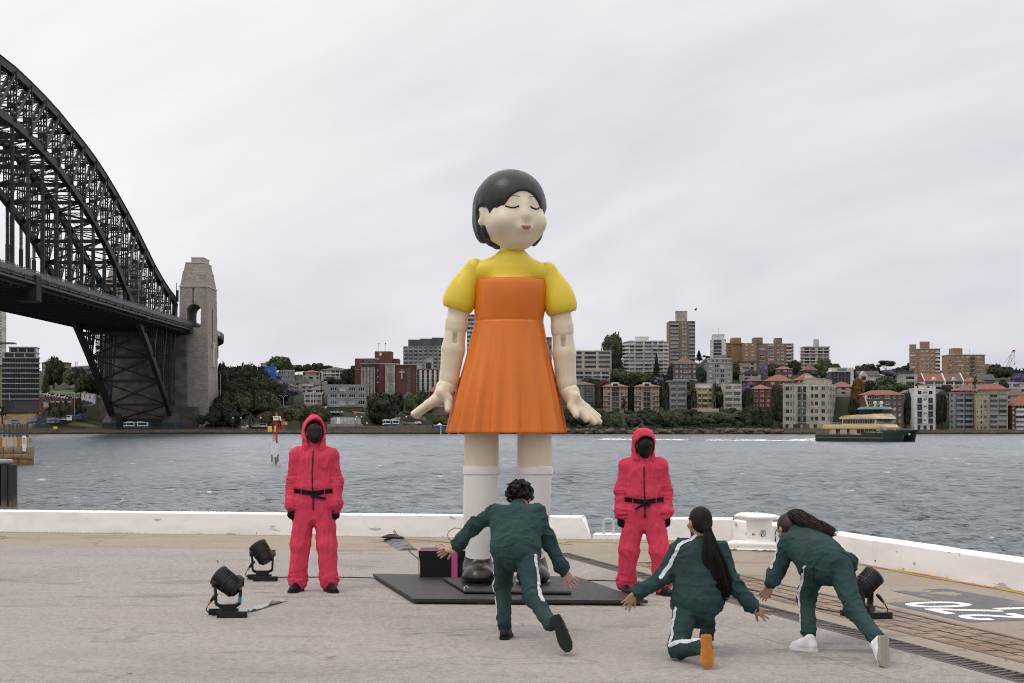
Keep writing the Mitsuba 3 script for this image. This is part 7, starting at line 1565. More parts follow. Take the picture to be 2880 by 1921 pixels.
# ------------------------------------------------------------------ the three players, seen from behind
p1 = thing('person', 'crouching player with short curly black hair, green tracksuit and black trainers', 'person')
J = dict(hip_l=V3(-0.055, 12.80, 0.71), hip_r=V3(0.115, 12.76, 0.70), kne_l=V3(-0.075, 13.02, 0.43), kne_r=V3(0.165, 12.48, 0.39), ank_l=V3(-0.062, 12.88, 0.12), ank_r=V3(0.300, 12.10, 0.215), sho_l=V3(-0.135, 13.12, 1.005), sho_r=V3(0.205, 13.08, 1.010),
         neck=V3(0.055, 13.21, 1.050), head=V3(0.070, 13.31, 1.122), face=(0.10, 0.85, -0.52), up=(0, 0.5, 0.86), fwd=V3(0.03, 0.86, -0.5), elb_l=V3(-0.325, 13.20, 0.905), wri_l=V3(-0.472, 13.16, 0.725), elb_r=V3(0.295, 13.02, 0.80), wri_r=V3(0.432, 12.98, 0.535),
         hand_l=(V3(-0.92, 0.1, -0.30), V3(-0.2, 0.2, -0.95), V3(0.25, 0.55, -0.72), 0.30, 0.12, 0.95, 0.85), hand_r=(V3(0.62, 0.05, -0.76), V3(-0.25, 0.95, -0.1), V3(-0.70, -0.15, -0.62), 0.30, 0.16, 1.0, 0.75))
Hm = tracksuit(p1, J, 'm_skin_pale', [('t', [(0.20, 12.64, 0.70), (0.245, 12.54, 0.56), (0.225, 12.38, 0.42), (0.235, 12.33, 0.36)], 0.036), ('t', [(-0.15, 12.86, 0.62), (-0.155, 13.0, 0.43), (-0.13, 12.93, 0.25), (-0.12, 12.9, 0.12)], 0.024)], 3, None)
rs = np.random.RandomState(8); hb = [('e', J['head'] + Hm @ V3(0, -0.018, 0.040), (0.088, 0.104, 0.094), Hm)]
for i in range(230):
    d = rs.normal(0, 1, 3); d /= np.linalg.norm(d)
    if d[2] < -0.35 - 0.25 * (d[1] < 0) or (d[1] > 0.55 and d[2] < 0.2): continue
    c = J['head'] + Hm @ (V3(0, -0.020, 0.040) + d * V3(0.098, 0.112, 0.102) * rs.uniform(0.94, 1.12)); e = np.cross(d, rs.normal(0, 1, 3)) * 0.015; hb.append(('c', c - Hm @ e, c + Hm @ e + Hm @ d * 0.014, 0.0115, 0.0075))
put(p1, 'hair', field_mesh(hb, 0.0065, 0.008), 'm_hair_black', True)
shoe(p1, V3(-0.064, 12.82, 0.0), V3(-0.03, 13.10, 0.0), (0, 0, 1), 1, 'm_shoe_black', 'm_sole_dark'); shoe(p1, V3(0.325, 12.02, 0.295), V3(0.425, 11.90, 0.045), (-0.10, 0.80, 0.45), 1, 'm_shoe_black', 'm_sole_dark')

p2 = thing('person', 'kneeling player with a long straight black ponytail in a green tracksuit', 'person')
J = dict(hip_l=V3(1.325, 11.93, 0.40), hip_r=V3(1.495, 11.96, 0.42), kne_l=V3(1.235, 11.72, 0.085), kne_r=V3(1.54, 12.36, 0.50), ank_l=V3(1.385, 11.36, 0.155), ank_r=V3(1.53, 12.36, 0.10), sho_l=V3(1.285, 12.03, 0.800), sho_r=V3(1.575, 12.01, 0.790),
         neck=V3(1.435, 12.06, 0.880), head=V3(1.432, 12.06, 1.000), face=(-0.42, 0.90, -0.04), up=(0, 0.05, 1), fwd=V3(-0.05, 0.99, -0.12), elb_l=V3(1.130, 11.95, 0.580), wri_l=V3(0.925, 11.88, 0.475), elb_r=V3(1.690, 11.95, 0.530), wri_r=V3(1.825, 11.90, 0.365),
         hand_l=(V3(-0.60, -0.05, -0.78), V3(0.1, 0.95, 0.05), V3(0.78, 0.1, -0.60), 0.34, 0.15, 0.84, 0.7), hand_r=(V3(0.88, 0.0, -0.46), V3(0.0, 0.95, -0.2), V3(-0.46, 0.1, -0.88), 0.34, 0.10, 0.84, 0.9), cuff=0.057, hem=-0.06)
Hm = tracksuit(p2, J, 'm_skin_tan', [('j', [(1.395, 12.00, 0.90), (1.27, 11.95, 0.86), (1.19, 11.88, 0.72), (1.125, 11.86, 0.615)], 0.030), ('t', [(1.245, 11.86, 0.40), (1.20, 11.80, 0.28), (1.165, 11.70, 0.15)], 0.036), ('t', [(1.165, 11.68, 0.13), (1.245, 11.58, 0.165), (1.33, 11.42, 0.175), (1.39, 11.36, 0.20)], 0.042)], 13, None)
hd = J['head']; q = lambda x, y, z: hd + Hm @ V3(x, y, z)
put(p2, 'hair', field_mesh([('e', q(0, -0.022, 0.034), (0.084, 0.098, 0.094), Hm), ('e', q(0, -0.05, -0.01), (0.076, 0.066, 0.075), Hm), ('c', q(0, -0.10, -0.02), q(0, -0.125, -0.055), 0.030, 0.022), ('e', q(0, 0.115, -0.02), (0.09, 0.08, 0.078), Hm, '-')], 0.0065, 0.02), 'm_hair_black', True)
tp_ = q(0, -0.125, -0.05); put(p2, 'ponytail', strands([tp_, tp_ + V3(0.01, -0.03, -0.10), tp_ + V3(0.045, -0.055, -0.25), tp_ + V3(0.085, -0.055, -0.40), tp_ + V3(0.105, -0.04, -0.515)], [0.026, 0.055, 0.088, 0.090, 0.040], 620, 0.0038, 5, 0.002, flat=(1, 0.45, 1)), 'm_hair_black', True)
put(p2, 'hair_tie', MB().tube([tp_ + V3(0, 0.012, 0.012), tp_ + V3(0, -0.006, -0.012)], 0.031, 12), 'm_blackcloth', True)
shoe(p2, V3(1.395, 11.31, 0.245), V3(1.400, 11.265, 0.010), (-0.05, 0.98, 0.12), 1, 'm_shoe_grey', 'm_sole_gum', wide=0.92); shoe(p2, V3(1.53, 12.30, 0.0), V3(1.52, 12.55, 0.0), (0, 0, 1), 1, 'm_shoe_grey', 'm_sole_gum')
put(p2, 'ring', MB().tube([V3(0.868, 11.865, 0.412) + 0.0125 * V3(math.cos(t) * 0.7, math.sin(t), math.cos(t) * -0.7) for t in np.linspace(0, 6.28, 13)], 0.0025, 5), 'm_gold', True, label='gold finger ring'); put(p2, 'bracelet', MB().tube([V3(1.838, 11.90, 0.353) + 0.033 * V3(math.cos(t) * 0.45, math.sin(t), math.cos(t) * 0.9) for t in np.linspace(0, 6.28, 19)], 0.004, 6), 'm_gold', True, label='gold bracelet')

p3 = thing('person', 'bending player with wavy brown ponytail, green tracksuit and white trainers', 'person')
J = dict(hip_l=V3(2.375, 12.34, 0.635), hip_r=V3(2.545, 12.26, 0.635), kne_l=V3(2.325, 12.46, 0.375), kne_r=V3(2.605, 11.98, 0.345), ank_l=V3(2.305, 12.22, 0.125), ank_r=V3(2.675, 11.54, 0.175), sho_l=V3(2.215, 12.62, 0.800), sho_r=V3(2.475, 12.78, 0.845),
         neck=V3(2.315, 12.80, 0.865), head=V3(2.262, 12.91, 0.895), face=(-0.32, 0.72, -0.62), up=(-0.2, 0.55, 0.8), fwd=V3(0.15, 0.55, -0.82), elb_l=V3(2.130, 12.60, 0.610), wri_l=V3(2.058, 12.56, 0.475), elb_r=V3(2.720, 12.72, 0.640), wri_r=V3(2.740, 12.80, 0.420),
         hand_l=(V3(-0.52, 0.0, -0.85), V3(0.25, 0.95, 0.0), V3(0.80, -0.2, -0.50), 0.16, 0.14, 0.84, 0.35), hand_r=(V3(0.1, 0.3, -0.95), V3(-0.8, 0.4, 0), V3(-0.3, -0.9, 0), 0.1, 0.3, 0.92, 0.5), cuff=0.056)
Hm = tracksuit(p3, J, 'm_skin_tan', [('t', [(2.275, 12.28, 0.66), (2.255, 12.34, 0.53), (2.235, 12.42, 0.40), (2.235, 12.33, 0.26), (2.238, 12.24, 0.13)], 0.032), ('j', [(2.14, 12.62, 0.82), (2.06, 12.58, 0.70), (2.05, 12.56, 0.62)], 0.03)], 23, None)
hd = J['head']; put(p3, 'hair', field_mesh([('e', q(0, -0.022, 0.034), (0.084, 0.100, 0.094), Hm), ('e', q(0, -0.05, -0.01), (0.076, 0.066, 0.075), Hm), ('c', q(0, -0.08, 0.065), q(0, -0.105, 0.085), 0.034, 0.026), ('e', q(0, 0.115, -0.03), (0.09, 0.08, 0.080), Hm, '-')], 0.0065, 0.02), 'm_hair_brown', True)
tp_ = q(0, -0.105, 0.080); put(p3, 'ponytail', strands([tp_, tp_ + V3(0.035, -0.05, 0.0), tp_ + V3(0.11, -0.12, -0.055), tp_ + V3(0.20, -0.18, -0.105), tp_ + V3(0.30, -0.24, -0.140)], [0.030, 0.060, 0.078, 0.080, 0.045], 620, 0.0040, 6, 0.013, flat=(1, 1, 0.7)), 'm_hair_brown', True)
wsp = MB()
for i in range(16):
    a = rs.uniform(-1, 1); b_ = q(-0.07 + 0.01 * a, 0.03 + 0.03 * a, 0.03); wsp.tube([b_, b_ + V3(-0.022, 0.0, -0.03 + 0.01 * a), b_ + V3(-0.02 + 0.01 * a, 0.01, -0.085 - 0.03 * rs.rand())], 0.0014, 4)
put(p3, 'loose_strands', wsp, 'm_hair_brown', True, kind='stuff')
shoe(p3, V3(2.335, 12.13, 0.0), V3(2.185, 12.32, 0.0), (0, 0, 1), 1, 'm_shoe_white', 'm_shoe_white'); shoe(p3, V3(2.700, 11.43, 0.220), V3(2.690, 11.36, 0.008), (-0.35, 0.90, 0.25), 1, 'm_shoe_white', 'm_sole_tan')


# ------------------------------------------------------------------ the two guards in pink hooded coveralls
def guard(key, ox, oy, h, feet, tilt, yaw, seed, lean=0.0, open_collar=False):
    s = h / 1.80; O = V3(ox, oy, 0); W = lambda x, y, z: O + V3(x, y, z * s)
    hl, hr = W(-0.095, 0, 0.90), W(0.095, 0, 0.90); (fl, fr) = feet; al, ar = W(fl[0], fl[1], 0.11), W(fr[0], fr[1], 0.11); kl, kr = W(fl[0] * 0.85, -0.03 + fl[1] * 0.5, 0.49), W(fr[0] * 0.85, -0.03 + fr[1] * 0.5, 0.49)
    sl, sr = W(-0.178, 0.01, 1.430), W(0.178, 0.01, 1.430); el, er = W(-0.228, 0.03, 1.15), W(0.228, 0.03, 1.15); wl, wr = W(-0.235, -0.045, 0.885), W(0.235, -0.045, 0.885)
    fd = V3(math.sin(yaw), -math.cos(yaw), tilt); Hm = frame3(fd, (0, 0, 1)); hc = W(0, -0.02, 1.665); nk = W(0, 0.015, 1.50)
    pr = head_prims(hc, Hm, 1.0) + [('c', nk, hc - Hm[:, 2] * 0.06, 0.062, 0.056), ('c', W(0, 0.01, 0.95), W(0, 0.02, 1.38), 0.085, 0.075), ('c', sl, sr, 0.045, 0.045)]
    for a, b, c in ((sl, el, wl), (sr, er, wr)): pr += [('c', a, b, 0.045, 0.037), ('c', b, c, 0.037, 0.027)]
    for a, b, c in ((hl, kl, al), (hr, kr, ar)): pr += [('c', a, b, 0.07, 0.05), ('c', b, c, 0.05, 0.035)]
    for w, t in ((wl, 1), (wr, -1)): pr += hand(w, V3(0.05 * t, -0.08, -1), V3(0.25 * t, 0.95, 0), V3(0.9 * t, -0.35, -0.1), 0.03, 0.75, 0.98, 0.35)
    put(key, 'body', field_mesh(pr, 0.0075, 0.014), 'm_skin_pale', True); eyes(key, hc, Hm)
    for w, t in ((wl, 1), (wr, -1)): put(key, 'glove', field_mesh([(p[0], p[1], p[2], p[3] + 0.004, p[4] + 0.004) if p[0] == 'c' else (*p[:4], p[4] + 0.004) for p in hand(w, V3(0.05 * t, -0.08, -1), V3(0.25 * t, 0.95, 0), V3(0.9 * t, -0.35, -0.1), 0.03, 0.75, 0.98, 0.35)] + [('c', w + V3(0, 0, 0.05), w, 0.034, 0.03)], 0.006, 0.008), 'm_blackcloth', True)
    cv = [('c', sl, sr, 0.072, 0.072), ('c', W(-0.15, 0.01, 1.44), W(0, 0.02, 1.50), 0.07, 0.075), ('c', W(0.15, 0.01, 1.44), W(0, 0.02, 1.50), 0.07, 0.075), ('c', W(-0.085, 0, 1.12), W(-0.085, 0.005, 1.38), 0.108, 0.104), ('c', W(0.085, 0, 1.12), W(0.085, 0.005, 1.38), 0.108, 0.104), ('c', W(0, 0, 1.10), W(0, 0, 1.40), 0.118, 0.108), ('c', W(-0.085, 0, 1.02), W(0.085, 0, 1.02), 0.098, 0.098), ('c', W(-0.09, 0.01, 0.93), W(0.09, 0.01, 0.93), 0.122, 0.122), ('c', W(-0.07, 0, 0.80), W(0.07, 0, 0.80), 0.11, 0.11), ('c', W(0, 0.01, 1.46), nk + V3(0, -0.01, 0.035), 0.085, 0.078)]
    for a, b, c in ((sl, el, wl), (sr, er, wr)): cv += [('c', a, b, 0.072, 0.066), ('c', b, c + V3(0, 0, 0.03), 0.066, 0.058), ('c', c + V3(0, 0, 0.035), c + V3(0, 0, 0.005), 0.066, 0.056)]
    for a, b, c in ((hl, kl, al), (hr, kr, ar)): cv += [('c', a, b, 0.118, 0.100), ('c', b, c + V3(0, 0, 0.02), 0.100, 0.092), ('c', c + V3(0, 0, 0.03), c + V3(0, -0.01, -0.012), 0.090, 0.084)]
    if open_collar: cv.append(('e', W(0, -0.125, 1.505), (0.05, 0.05, 0.075), None, '-'))
    cm = field_mesh(cv, 0.010, 0.035)
    folds(cm, 0.013, [], 1.0, 0.052, seed + 9, (1, 1, 0.24)); folds(cm, 0.026, [(el, 0.10), (er, 0.10), (al, 0.12), (ar, 0.12), (W(0, 0, 1.09), 0.11), (wl, 0.09), (wr, 0.09), (kl, 0.07), (kr, 0.07)], 0.0, 0.060, seed + 2, (0.55, 0.55, 1.5)); folds(cm, 0.006, [(el, 0.12), (er, 0.12), (al, 0.13), (ar, 0.13), (W(0, 0, 1.08), 0.14), (W(0, 0, 0.84), 0.12)], 0.34, 0.060, seed, (1, 1, 0.30))
    ck = put(key, 'coverall', cm, 'm_suit', True)
    belt = lambda c, g: (np.abs(c[:, 2] - 1.045 * s + 0.10 * np.abs(c[:, 0] - ox) * 0 + 0.25 * np.maximum(0.16 - np.abs(c[:, 0] - ox), 0) * 0.6 * (c[:, 1] < oy) - 0.012) < 0.024 + g) & (np.abs(c[:, 0] - ox) < 0.205)
    bk = put(key, 'belt', patch(cm, belt, 0.010, 2), 'm_blackcloth', True)
    fy_ = lambda x, z: cm.vertices[np.argmin(np.hypot(cm.vertices[:, 0] - ox - x, cm.vertices[:, 2] - z) + 10 * (cm.vertices[:, 1] > oy) * 1.0), 1]
    zz = np.linspace(0.86 * s, (1.43 if open_collar else 1.475) * s, 26); zp = [V3(ox + 0.004 * math.sin(z * 9), fy_(0, z) - 0.006, z) for z in zz]; put(ck, 'zip', MB().tube(zp, 0.0075, 6), 'm_black', True)
    kn = V3(ox + 0.02, fy_(0.02, 1.0 * s) - 0.022, 1.012 * s); put(bk, 'buckle', MB().box(kn[0] - 0.035, kn[0] + 0.035, kn[1] - 0.012, kn[1] + 0.015, kn[2] - 0.022, kn[2] + 0.026), 'm_blackcloth')
    e = -1 if seed % 2 else 1; put(bk, 'tail', MB().tube([kn, kn + V3(e * -0.06, -0.012, -0.02), kn + V3(e * -0.12, -0.006, -0.055 if seed % 2 == 0 else -0.035)], [0.014, 0.014, 0.012], 6), 'm_blackcloth', True)
    pk = patch(cm, lambda c, g: (np.abs(c[:, 0] - ox - 0.115) < 0.055 + g) & (np.abs(c[:, 2] - 1.325 * s + 0.12 * (c[:, 0] - ox - 0.115)) < 0.022 + g) & (c[:, 1] < oy), 0.006, 1); put(ck, 'pocket_flap', pk, 'm_suit', True)
    lp_ = MB()
    for x in (-0.12, 0.12): lp_.tube([V3(ox + x, fy_(x, z * s) - 0.018, z * s) for z in (1.0, 1.04, 1.08)], 0.004, 5)
    put(ck, 'belt_loops', lp_, 'm_suit', True, kind='stuff')
    q = lambda x, y, z: hc + Hm @ V3(x, y, z)
    hd_ = [('e', q(0, -0.025, 0.030), (0.122, 0.140, 0.145), Hm), ('e', q(0, 0.03, 0.080), (0.095, 0.120, 0.105), Hm), ('c', q(0, 0.0, 0.10), q(0, 0.06, 0.13), 0.06, 0.045), ('c', q(0, -0.02, -0.05), nk + V3(0, 0.02, 0.02), 0.122, 0.112), ('c', W(-0.05, -0.01, 1.515), W(0.05, -0.01, 1.515), 0.078, 0.078)]
    hd_ += [('e', q(0, 0.10, 0.000), (0.100, 0.17, 0.128), Hm, '-'), ('e', q(0, 0.01, 0.0), (0.100, 0.12, 0.124), Hm, '-'), ('c', q(0, 0.12, -0.08), nk + V3(0, -0.12, -0.06), 0.088, 0.045, '-'), ('c', q(0, 0.05, -0.06), nk + V3(0, -0.06, 0.0), 0.080, 0.055, '-')]
    hm = field_mesh(hd_, 0.0075, 0.025); folds(hm, 0.012, [], 0.7, 0.10, seed + 4); put(key, 'hood', hm, 'm_suit', True, label='pink hood pulled up')
    mk = put(key, 'mask', field_mesh([('e', q(0, 0.066, 0.004), (0.080, 0.060, 0.108), Hm), ('e', q(0, 0.072, -0.060), (0.054, 0.052, 0.062), Hm)], 0.006, 0.03), 'm_mask', True, label='plain black full-face mask')
    put(mk, 'seam', MB().tube([q(0.088 * math.sin(t), 0.066 + 0.064 * math.cos(t), 0.014) for t in np.linspace(-1.3, 1.3, 17)], 0.0022, 5), 'm_blackcloth', True)
    for c, f in ((al, fl), (ar, fr)):
        d = V3(f[2], -1, 0); d /= np.linalg.norm(d); shoe(key, V3(c[0], c[1], 0) - d * 0.075, V3(c[0], c[1], 0) + d * 0.215, (0, 0, 1), 1, 'm_shoe_black', 'm_sole_dark', 'boot', 1.12)


g1 = thing('person', 'person in a pink hooded coverall and plain black mask, left of the statue', 'person')
guard(g1, -2.085, 16.60, 1.80, ((-0.165, -0.02, -0.25), (0.165, -0.04, 0.45)), 0.16, 0.25, 3)
g2 = thing('person', 'person in a pink hooded coverall and black mask standing right of the statue', 'person')
guard(g2, 1.365, 16.35, 1.665, ((-0.175, 0.05, -0.1), (0.185, -0.10, 0.35)), -0.22, 0.12, 4, open_collar=True)
# ------------------------------------------------------------------ the giant statue: a plain mannequin child in a tunic
mat('m_st_cream', mikit.proc(lambda p, n, uv: MIX([0.66, 0.585, 0.44], [0.61, 0.535, 0.395], FB(p.x * 1.6, p.y * 1.6, p.z * 1.2, 3))), 0.38, spec=0.4)
mat('m_st_orange', mikit.proc(lambda p, n, uv: MIX([0.64, 0.160, 0.010], [0.56, 0.132, 0.008], SS(0.35, 0.7, FB(p.x * 2.2, p.y * 2.2, p.z * 0.8, 3)))), 0.36, spec=0.45)
mat('m_st_yellow', mikit.proc(lambda p, n, uv: MIX([0.70, 0.53, 0.035], [0.62, 0.46, 0.03], FB(p.x * 2, p.y * 2, p.z * 2, 3))), 0.36, spec=0.45)
mat('m_st_white', [0.66, 0.645, 0.62], 0.45); mat('m_st_black', [0.010, 0.010, 0.009], 0.24, spec=0.4, clearcoat=0.3); mat('m_st_hair', mikit.proc(lambda p, n, uv: MIX([0.008, 0.008, 0.009], [0.014, 0.013, 0.014], FB(p.x * 3, p.y * 3, p.z * 3, 3))), 0.34, spec=0.5)
mat('m_st_lip', [0.34, 0.10, 0.07], 0.4)
st = thing('statue', 'giant plain doll-like mannequin statue with dark bobbed hair, orange tunic and yellow sleeves', 'statue')
SY = 15.9; O = V3(-0.03, SY, 0)
X_ = lambda u: (u - 1440) / F * SY
Z_ = lambda v: CAMZ - (v - HZ) / F * SY
A = lambda u, v, dy=0.0: V3(X_(u), SY + dy, Z_(v))
# head, turned a little to the right
hd = V3(0.0, SY, 3.905); ya = math.radians(24); Rh = frame3((math.sin(ya), -math.cos(ya), 0.0), (0, 0, 1)); Q = lambda x, y, z: hd + Rh @ V3(x, y, z); EL = lambda x, y, z, a, b, c: ('e', Q(x, y, z), (a, b, c), Rh)
face = [EL(0, -0.01, 0.06, 0.315, 0.315, 0.315), EL(0, 0.045, -0.13, 0.325, 0.285, 0.245), EL(0, 0.11, -0.28, 0.165, 0.165, 0.13), EL(0, 0.335, -0.085, 0.038, 0.038, 0.045), EL(0, 0.31, -0.02, 0.022, 0.03, 0.08), EL(-0.17, 0.20, -0.13, 0.10, 0.10, 0.09), EL(0.17, 0.20, -0.13, 0.10, 0.10, 0.09), EL(0, 0.31, -0.20, 0.07, 0.035, 0.032)]
for s in (-1, 1): face += [EL(s * 0.325, -0.03, -0.06, 0.04, 0.07, 0.10), (*EL(s * 0.362, -0.015, -0.06, 0.022, 0.035, 0.055), '-')]
hk = put(st, 'head', field_mesh(face, 0.013, 0.07), 'm_st_cream', True)
hair = [EL(0, -0.035, 0.095, 0.352, 0.355, 0.332), EL(-0.27, -0.08, -0.06, 0.10, 0.20, 0.27), EL(0.27, -0.08, -0.06, 0.10, 0.20, 0.27), EL(0, -0.22, -0.10, 0.29, 0.16, 0.27), (*EL(0, 0.36, -0.22, 0.268, 0.30, 0.40), '-')]
for s in (-1, 1): hair.append((*EL(s * 0.40, 0.06, -0.07, 0.12, 0.105, 0.12), '-'))
hm = field_mesh(hair, 0.014, 0.08); v = hm.vertices; a = np.arctan2((v - hd) @ Rh[:, 0], (v - hd) @ Rh[:, 1]); hm.vertices = v + vnormals(hm) * (0.004 * (np.sin(a * 23 + 2.0 * (v[:, 2] - 4)) * (1 + 0.5 * np.sin(a * 9))) * np.clip((4.08 - v[:, 2]) * 4, 0, 1))[:, None]
put(st, 'hair', hm, 'm_st_hair', True, label='plain dark moulded bob')
for s in (-1, 1):
    arc = [Q(s * 0.125 + 0.062 * t, 0.0, 0.015 - 0.020 * (1 - t * t)) for t in np.linspace(-1, 1, 11)]; br = [Q(s * 0.125 + 0.075 * t, 0.0, 0.105 + 0.014 * (1 - t * t)) for t in np.linspace(-1, 1, 9)]
    fm = field_mesh(face, 0.02, 0.07) if s == -1 else fm
    loc = (fm.vertices - hd) @ Rh; front = loc[:, 1] > 0; tr_ = cKDTree(loc[front][:, [0, 2]])
    def snap(pts): l = (np.array(pts) - hd) @ Rh; i = tr_.query(l[:, [0, 2]], k=4)[1]; l[:, 1] = loc[front][:, 1][i].mean(1) + 0.002; return hd + l @ Rh.T
    put(hk, 'eyelid_line', MB().tube(snap(arc), 0.0085, 6), 'm_st_black', True); put(hk, 'brow', MB().tube(snap(br), 0.0035, 5), 'm_st_hair', True)
put(hk, 'lips', field_mesh([EL(-0.022, 0.343, -0.190, 0.036, 0.016, 0.013), EL(0.022, 0.343, -0.190, 0.036, 0.016, 0.013), EL(0, 0.343, -0.208, 0.040, 0.017, 0.014)], 0.006, 0.012), 'm_st_lip', True)
put(st, 'neck', MB().tube([V3(0.005, SY, 3.36), V3(0.005, SY, 3.70)], [0.128, 0.124], 32), 'm_st_cream', 40)
# yellow top under an orange tunic with a plain straight neckline
put(st, 'yellow_top', field_mesh([('c', V3(-0.30, SY, 3.29), V3(0.0, SY, 3.36), 0.12, 0.14), ('c', V3(0.27, SY, 3.275), V3(0.0, SY, 3.36), 0.12, 0.14), ('c', V3(-0.02, SY, 3.1), V3(0.0, SY, 3.36), 0.27, 0.17), ('c', V3(0.005, SY, 3.34), V3(0.005, SY, 3.375), 0.16, 0.140)], 0.014, 0.08), 'm_st_yellow', True)


def ring_surface(rows, n=160, flute=None, cap=True):
    """Elliptical rings (x, y, z, half width, half depth) skinned into a closed shell with a thick lower lip."""
    an = np.arange(n) * 2 * np.pi / n; vs = []
    for k, (x, y, z, a, b) in enumerate(rows):
        r = 1 + (flute(an, z) if flute else 0); vs.append(np.stack([x + a * r * np.cos(an), y + b * r * np.sin(an), np.full(n, z) + 0 * an], 1))
    v = np.vstack(vs); m = len(rows); i, j = np.meshgrid(np.arange(m - 1), np.arange(n), indexing='ij'); q = np.stack([i * n + j, i * n + (j + 1) % n, (i + 1) * n + (j + 1) % n, (i + 1) * n + j], -1).reshape(-1, 4)
    f = np.vstack([q[:, [0, 1, 2]], q[:, [0, 2, 3]]]); c = len(v); v = np.vstack([v, v[-n:].mean(0), v[:n].mean(0)]); k = np.arange(n); l = (m - 1) * n
    f = np.vstack([f, np.stack([l + k, l + (k + 1) % n, np.full(n, c)], 1), np.stack([(k + 1) % n, k, np.full(n, c + 1)], 1)]); return trimesh.Trimesh(v, f, process=False)


def flute(an, z):
    t = np.clip((2.72 - z) / 1.0, 0, 1); w = np.sin(an * 17 + 0.8 * np.sin(an * 3)) + 0.5 * np.sin(an * 8 + 1.0)
    return 0.080 * t * (np.clip(w, -0.7, 1.2) / 1.2)


SKW = 0.965
rows = [(-0.06, SY, 1.745, 0.50, 0.40), (-0.06, SY, 1.70, 0.560, 0.455), (-0.06, SY, 1.676, 0.578, 0.470), (-0.06, SY, 1.668, 0.588, 0.478), (-0.06, SY, 1.685, 0.592, 0.482)]
for z, hw in ((1.80, 0.575), (1.95, 0.545), (2.10, 0.513), (2.25, 0.478), (2.40, 0.443), (2.52, 0.412), (2.63, 0.385), (2.72, 0.365), (2.78, 0.351), (2.81, 0.346)): rows.append((-0.06 + 0.03 * (z - 1.67) / 1.13, SY, z, hw, hw * 0.80))
rows = [(x, y, z, a * (SKW if z < 2.4 else SKW + (1 - SKW) * (z - 2.4) / 0.41), b) for x, y, z, a, b in rows]
put(st, 'tunic_skirt', ring_surface(rows, 320, flute), 'm_st_orange', True)
rows = [(-0.03, SY, 2.78, 0.342, 0.270), (-0.03, SY, 2.80, 0.348, 0.278), (-0.03, SY, 2.83, 0.350, 0.282), (-0.02, SY, 2.95, 0.362, 0.300), (-0.01, SY, 3.08, 0.366, 0.310), (-0.01, SY, 3.16, 0.362, 0.300), (-0.01, SY, 3.20, 0.352, 0.288), (-0.01, SY, 3.215, 0.340, 0.275), (-0.01, SY, 3.20, 0.31, 0.25)]
put(st, 'tunic_bodice', ring_surface(rows, 120), 'm_st_orange', True)
# arms with a plain ball joint at the elbow
for sd, sh, se, el, wr in ((-1, A(1318, 768), A(1292, 846), A(1281, 935), A(1262, 1072)), (1, A(1556, 778), A(1576, 856), A(1583, 945), A(1594, 1085))):
    d = (se - sh) / np.linalg.norm(se - sh)
    put(st, 'sleeve', field_mesh([('c', sh + V3(-sd * 0.06, 0, 0.05), sh + (se - sh) * 0.5, 0.100, 0.120), ('c', sh + (se - sh) * 0.5, se, 0.120, 0.143), ('c', se - d * 0.03, se + d * 0.005, 0.152, 0.152), ('c', se + d * 0.20, se + d * 0.30, 0.165, 0.165, '-')], 0.014, 0.08), 'm_st_yellow', True)
    put(st, 'upper_arm', field_mesh([('c', se - d * 0.05, el - (el - se) * 0.25, 0.108, 0.106), ('c', el - (el - se) * 0.30, el - (el - se) * 0.16, 0.116, 0.114)], 0.010, 0.010), 'm_st_cream', True)
    put(st, 'forearm', field_mesh([('e', el + V3(0, 0, 0.01), (0.102, 0.102, 0.10), None), ('c', el + (wr - el) * 0.08, el + (wr - el) * 0.35, 0.106, 0.118), ('c', el + (wr - el) * 0.35, wr - (wr - el) * 0.05, 0.118, 0.096), ('c', wr - (wr - el) * 0.06, wr - (wr - el) * 0.02, 0.100, 0.098), ('b', el + V3(0, -0.115, -0.03), (0.016, 0.055, 0.080), None, 0.006, '-')], 0.010, 0.02), 'm_st_cream', True)
    w2 = wr + V3(0, 0, -0.03)
    if sd < 0: palm, tips, th = A(1243, 1112, -0.05), [(A(1206, 1136, -0.10), A(1165, 1164, -0.12)), (A(1208, 1140, -0.05), A(1172, 1170, -0.05)), (A(1210, 1138, 0.00), A(1176, 1166, 0.02)), (A(1214, 1132, 0.05), A(1186, 1156, 0.08))], (A(1262, 1122, -0.10), A(1262, 1152, -0.15))
    else: palm, tips, th = A(1612, 1124, -0.05), [(A(1648, 1146, 0.05), A(1684, 1172, 0.08)), (A(1645, 1154, 0.0), A(1686, 1186, 0.02)), (A(1638, 1158, -0.05), A(1672, 1188, -0.05)), (A(1628, 1158, -0.10), A(1648, 1180, -0.10))], (A(1606, 1142, -0.12), A(1619, 1168, -0.18))
    hp = [('c', w2, wr + (palm - wr) * 0.5, 0.086, 0.092), ('c', wr + (palm - wr) * 0.5, palm, 0.092, 0.080), ('c', palm, palm + V3(0, 0.07, 0), 0.07, 0.06)]
    for a, b in tips: hp += [('c', palm + (a - palm) * 0.3, a, 0.058, 0.041), ('c', a, b, 0.041, 0.031)]
    hp += [('c', palm + V3(0, -0.05, 0.03), th[0], 0.058, 0.043), ('c', th[0], th[1], 0.042, 0.034)]
    put(st, 'hand', field_mesh(hp, 0.0085, 0.018), 'm_st_cream', True)
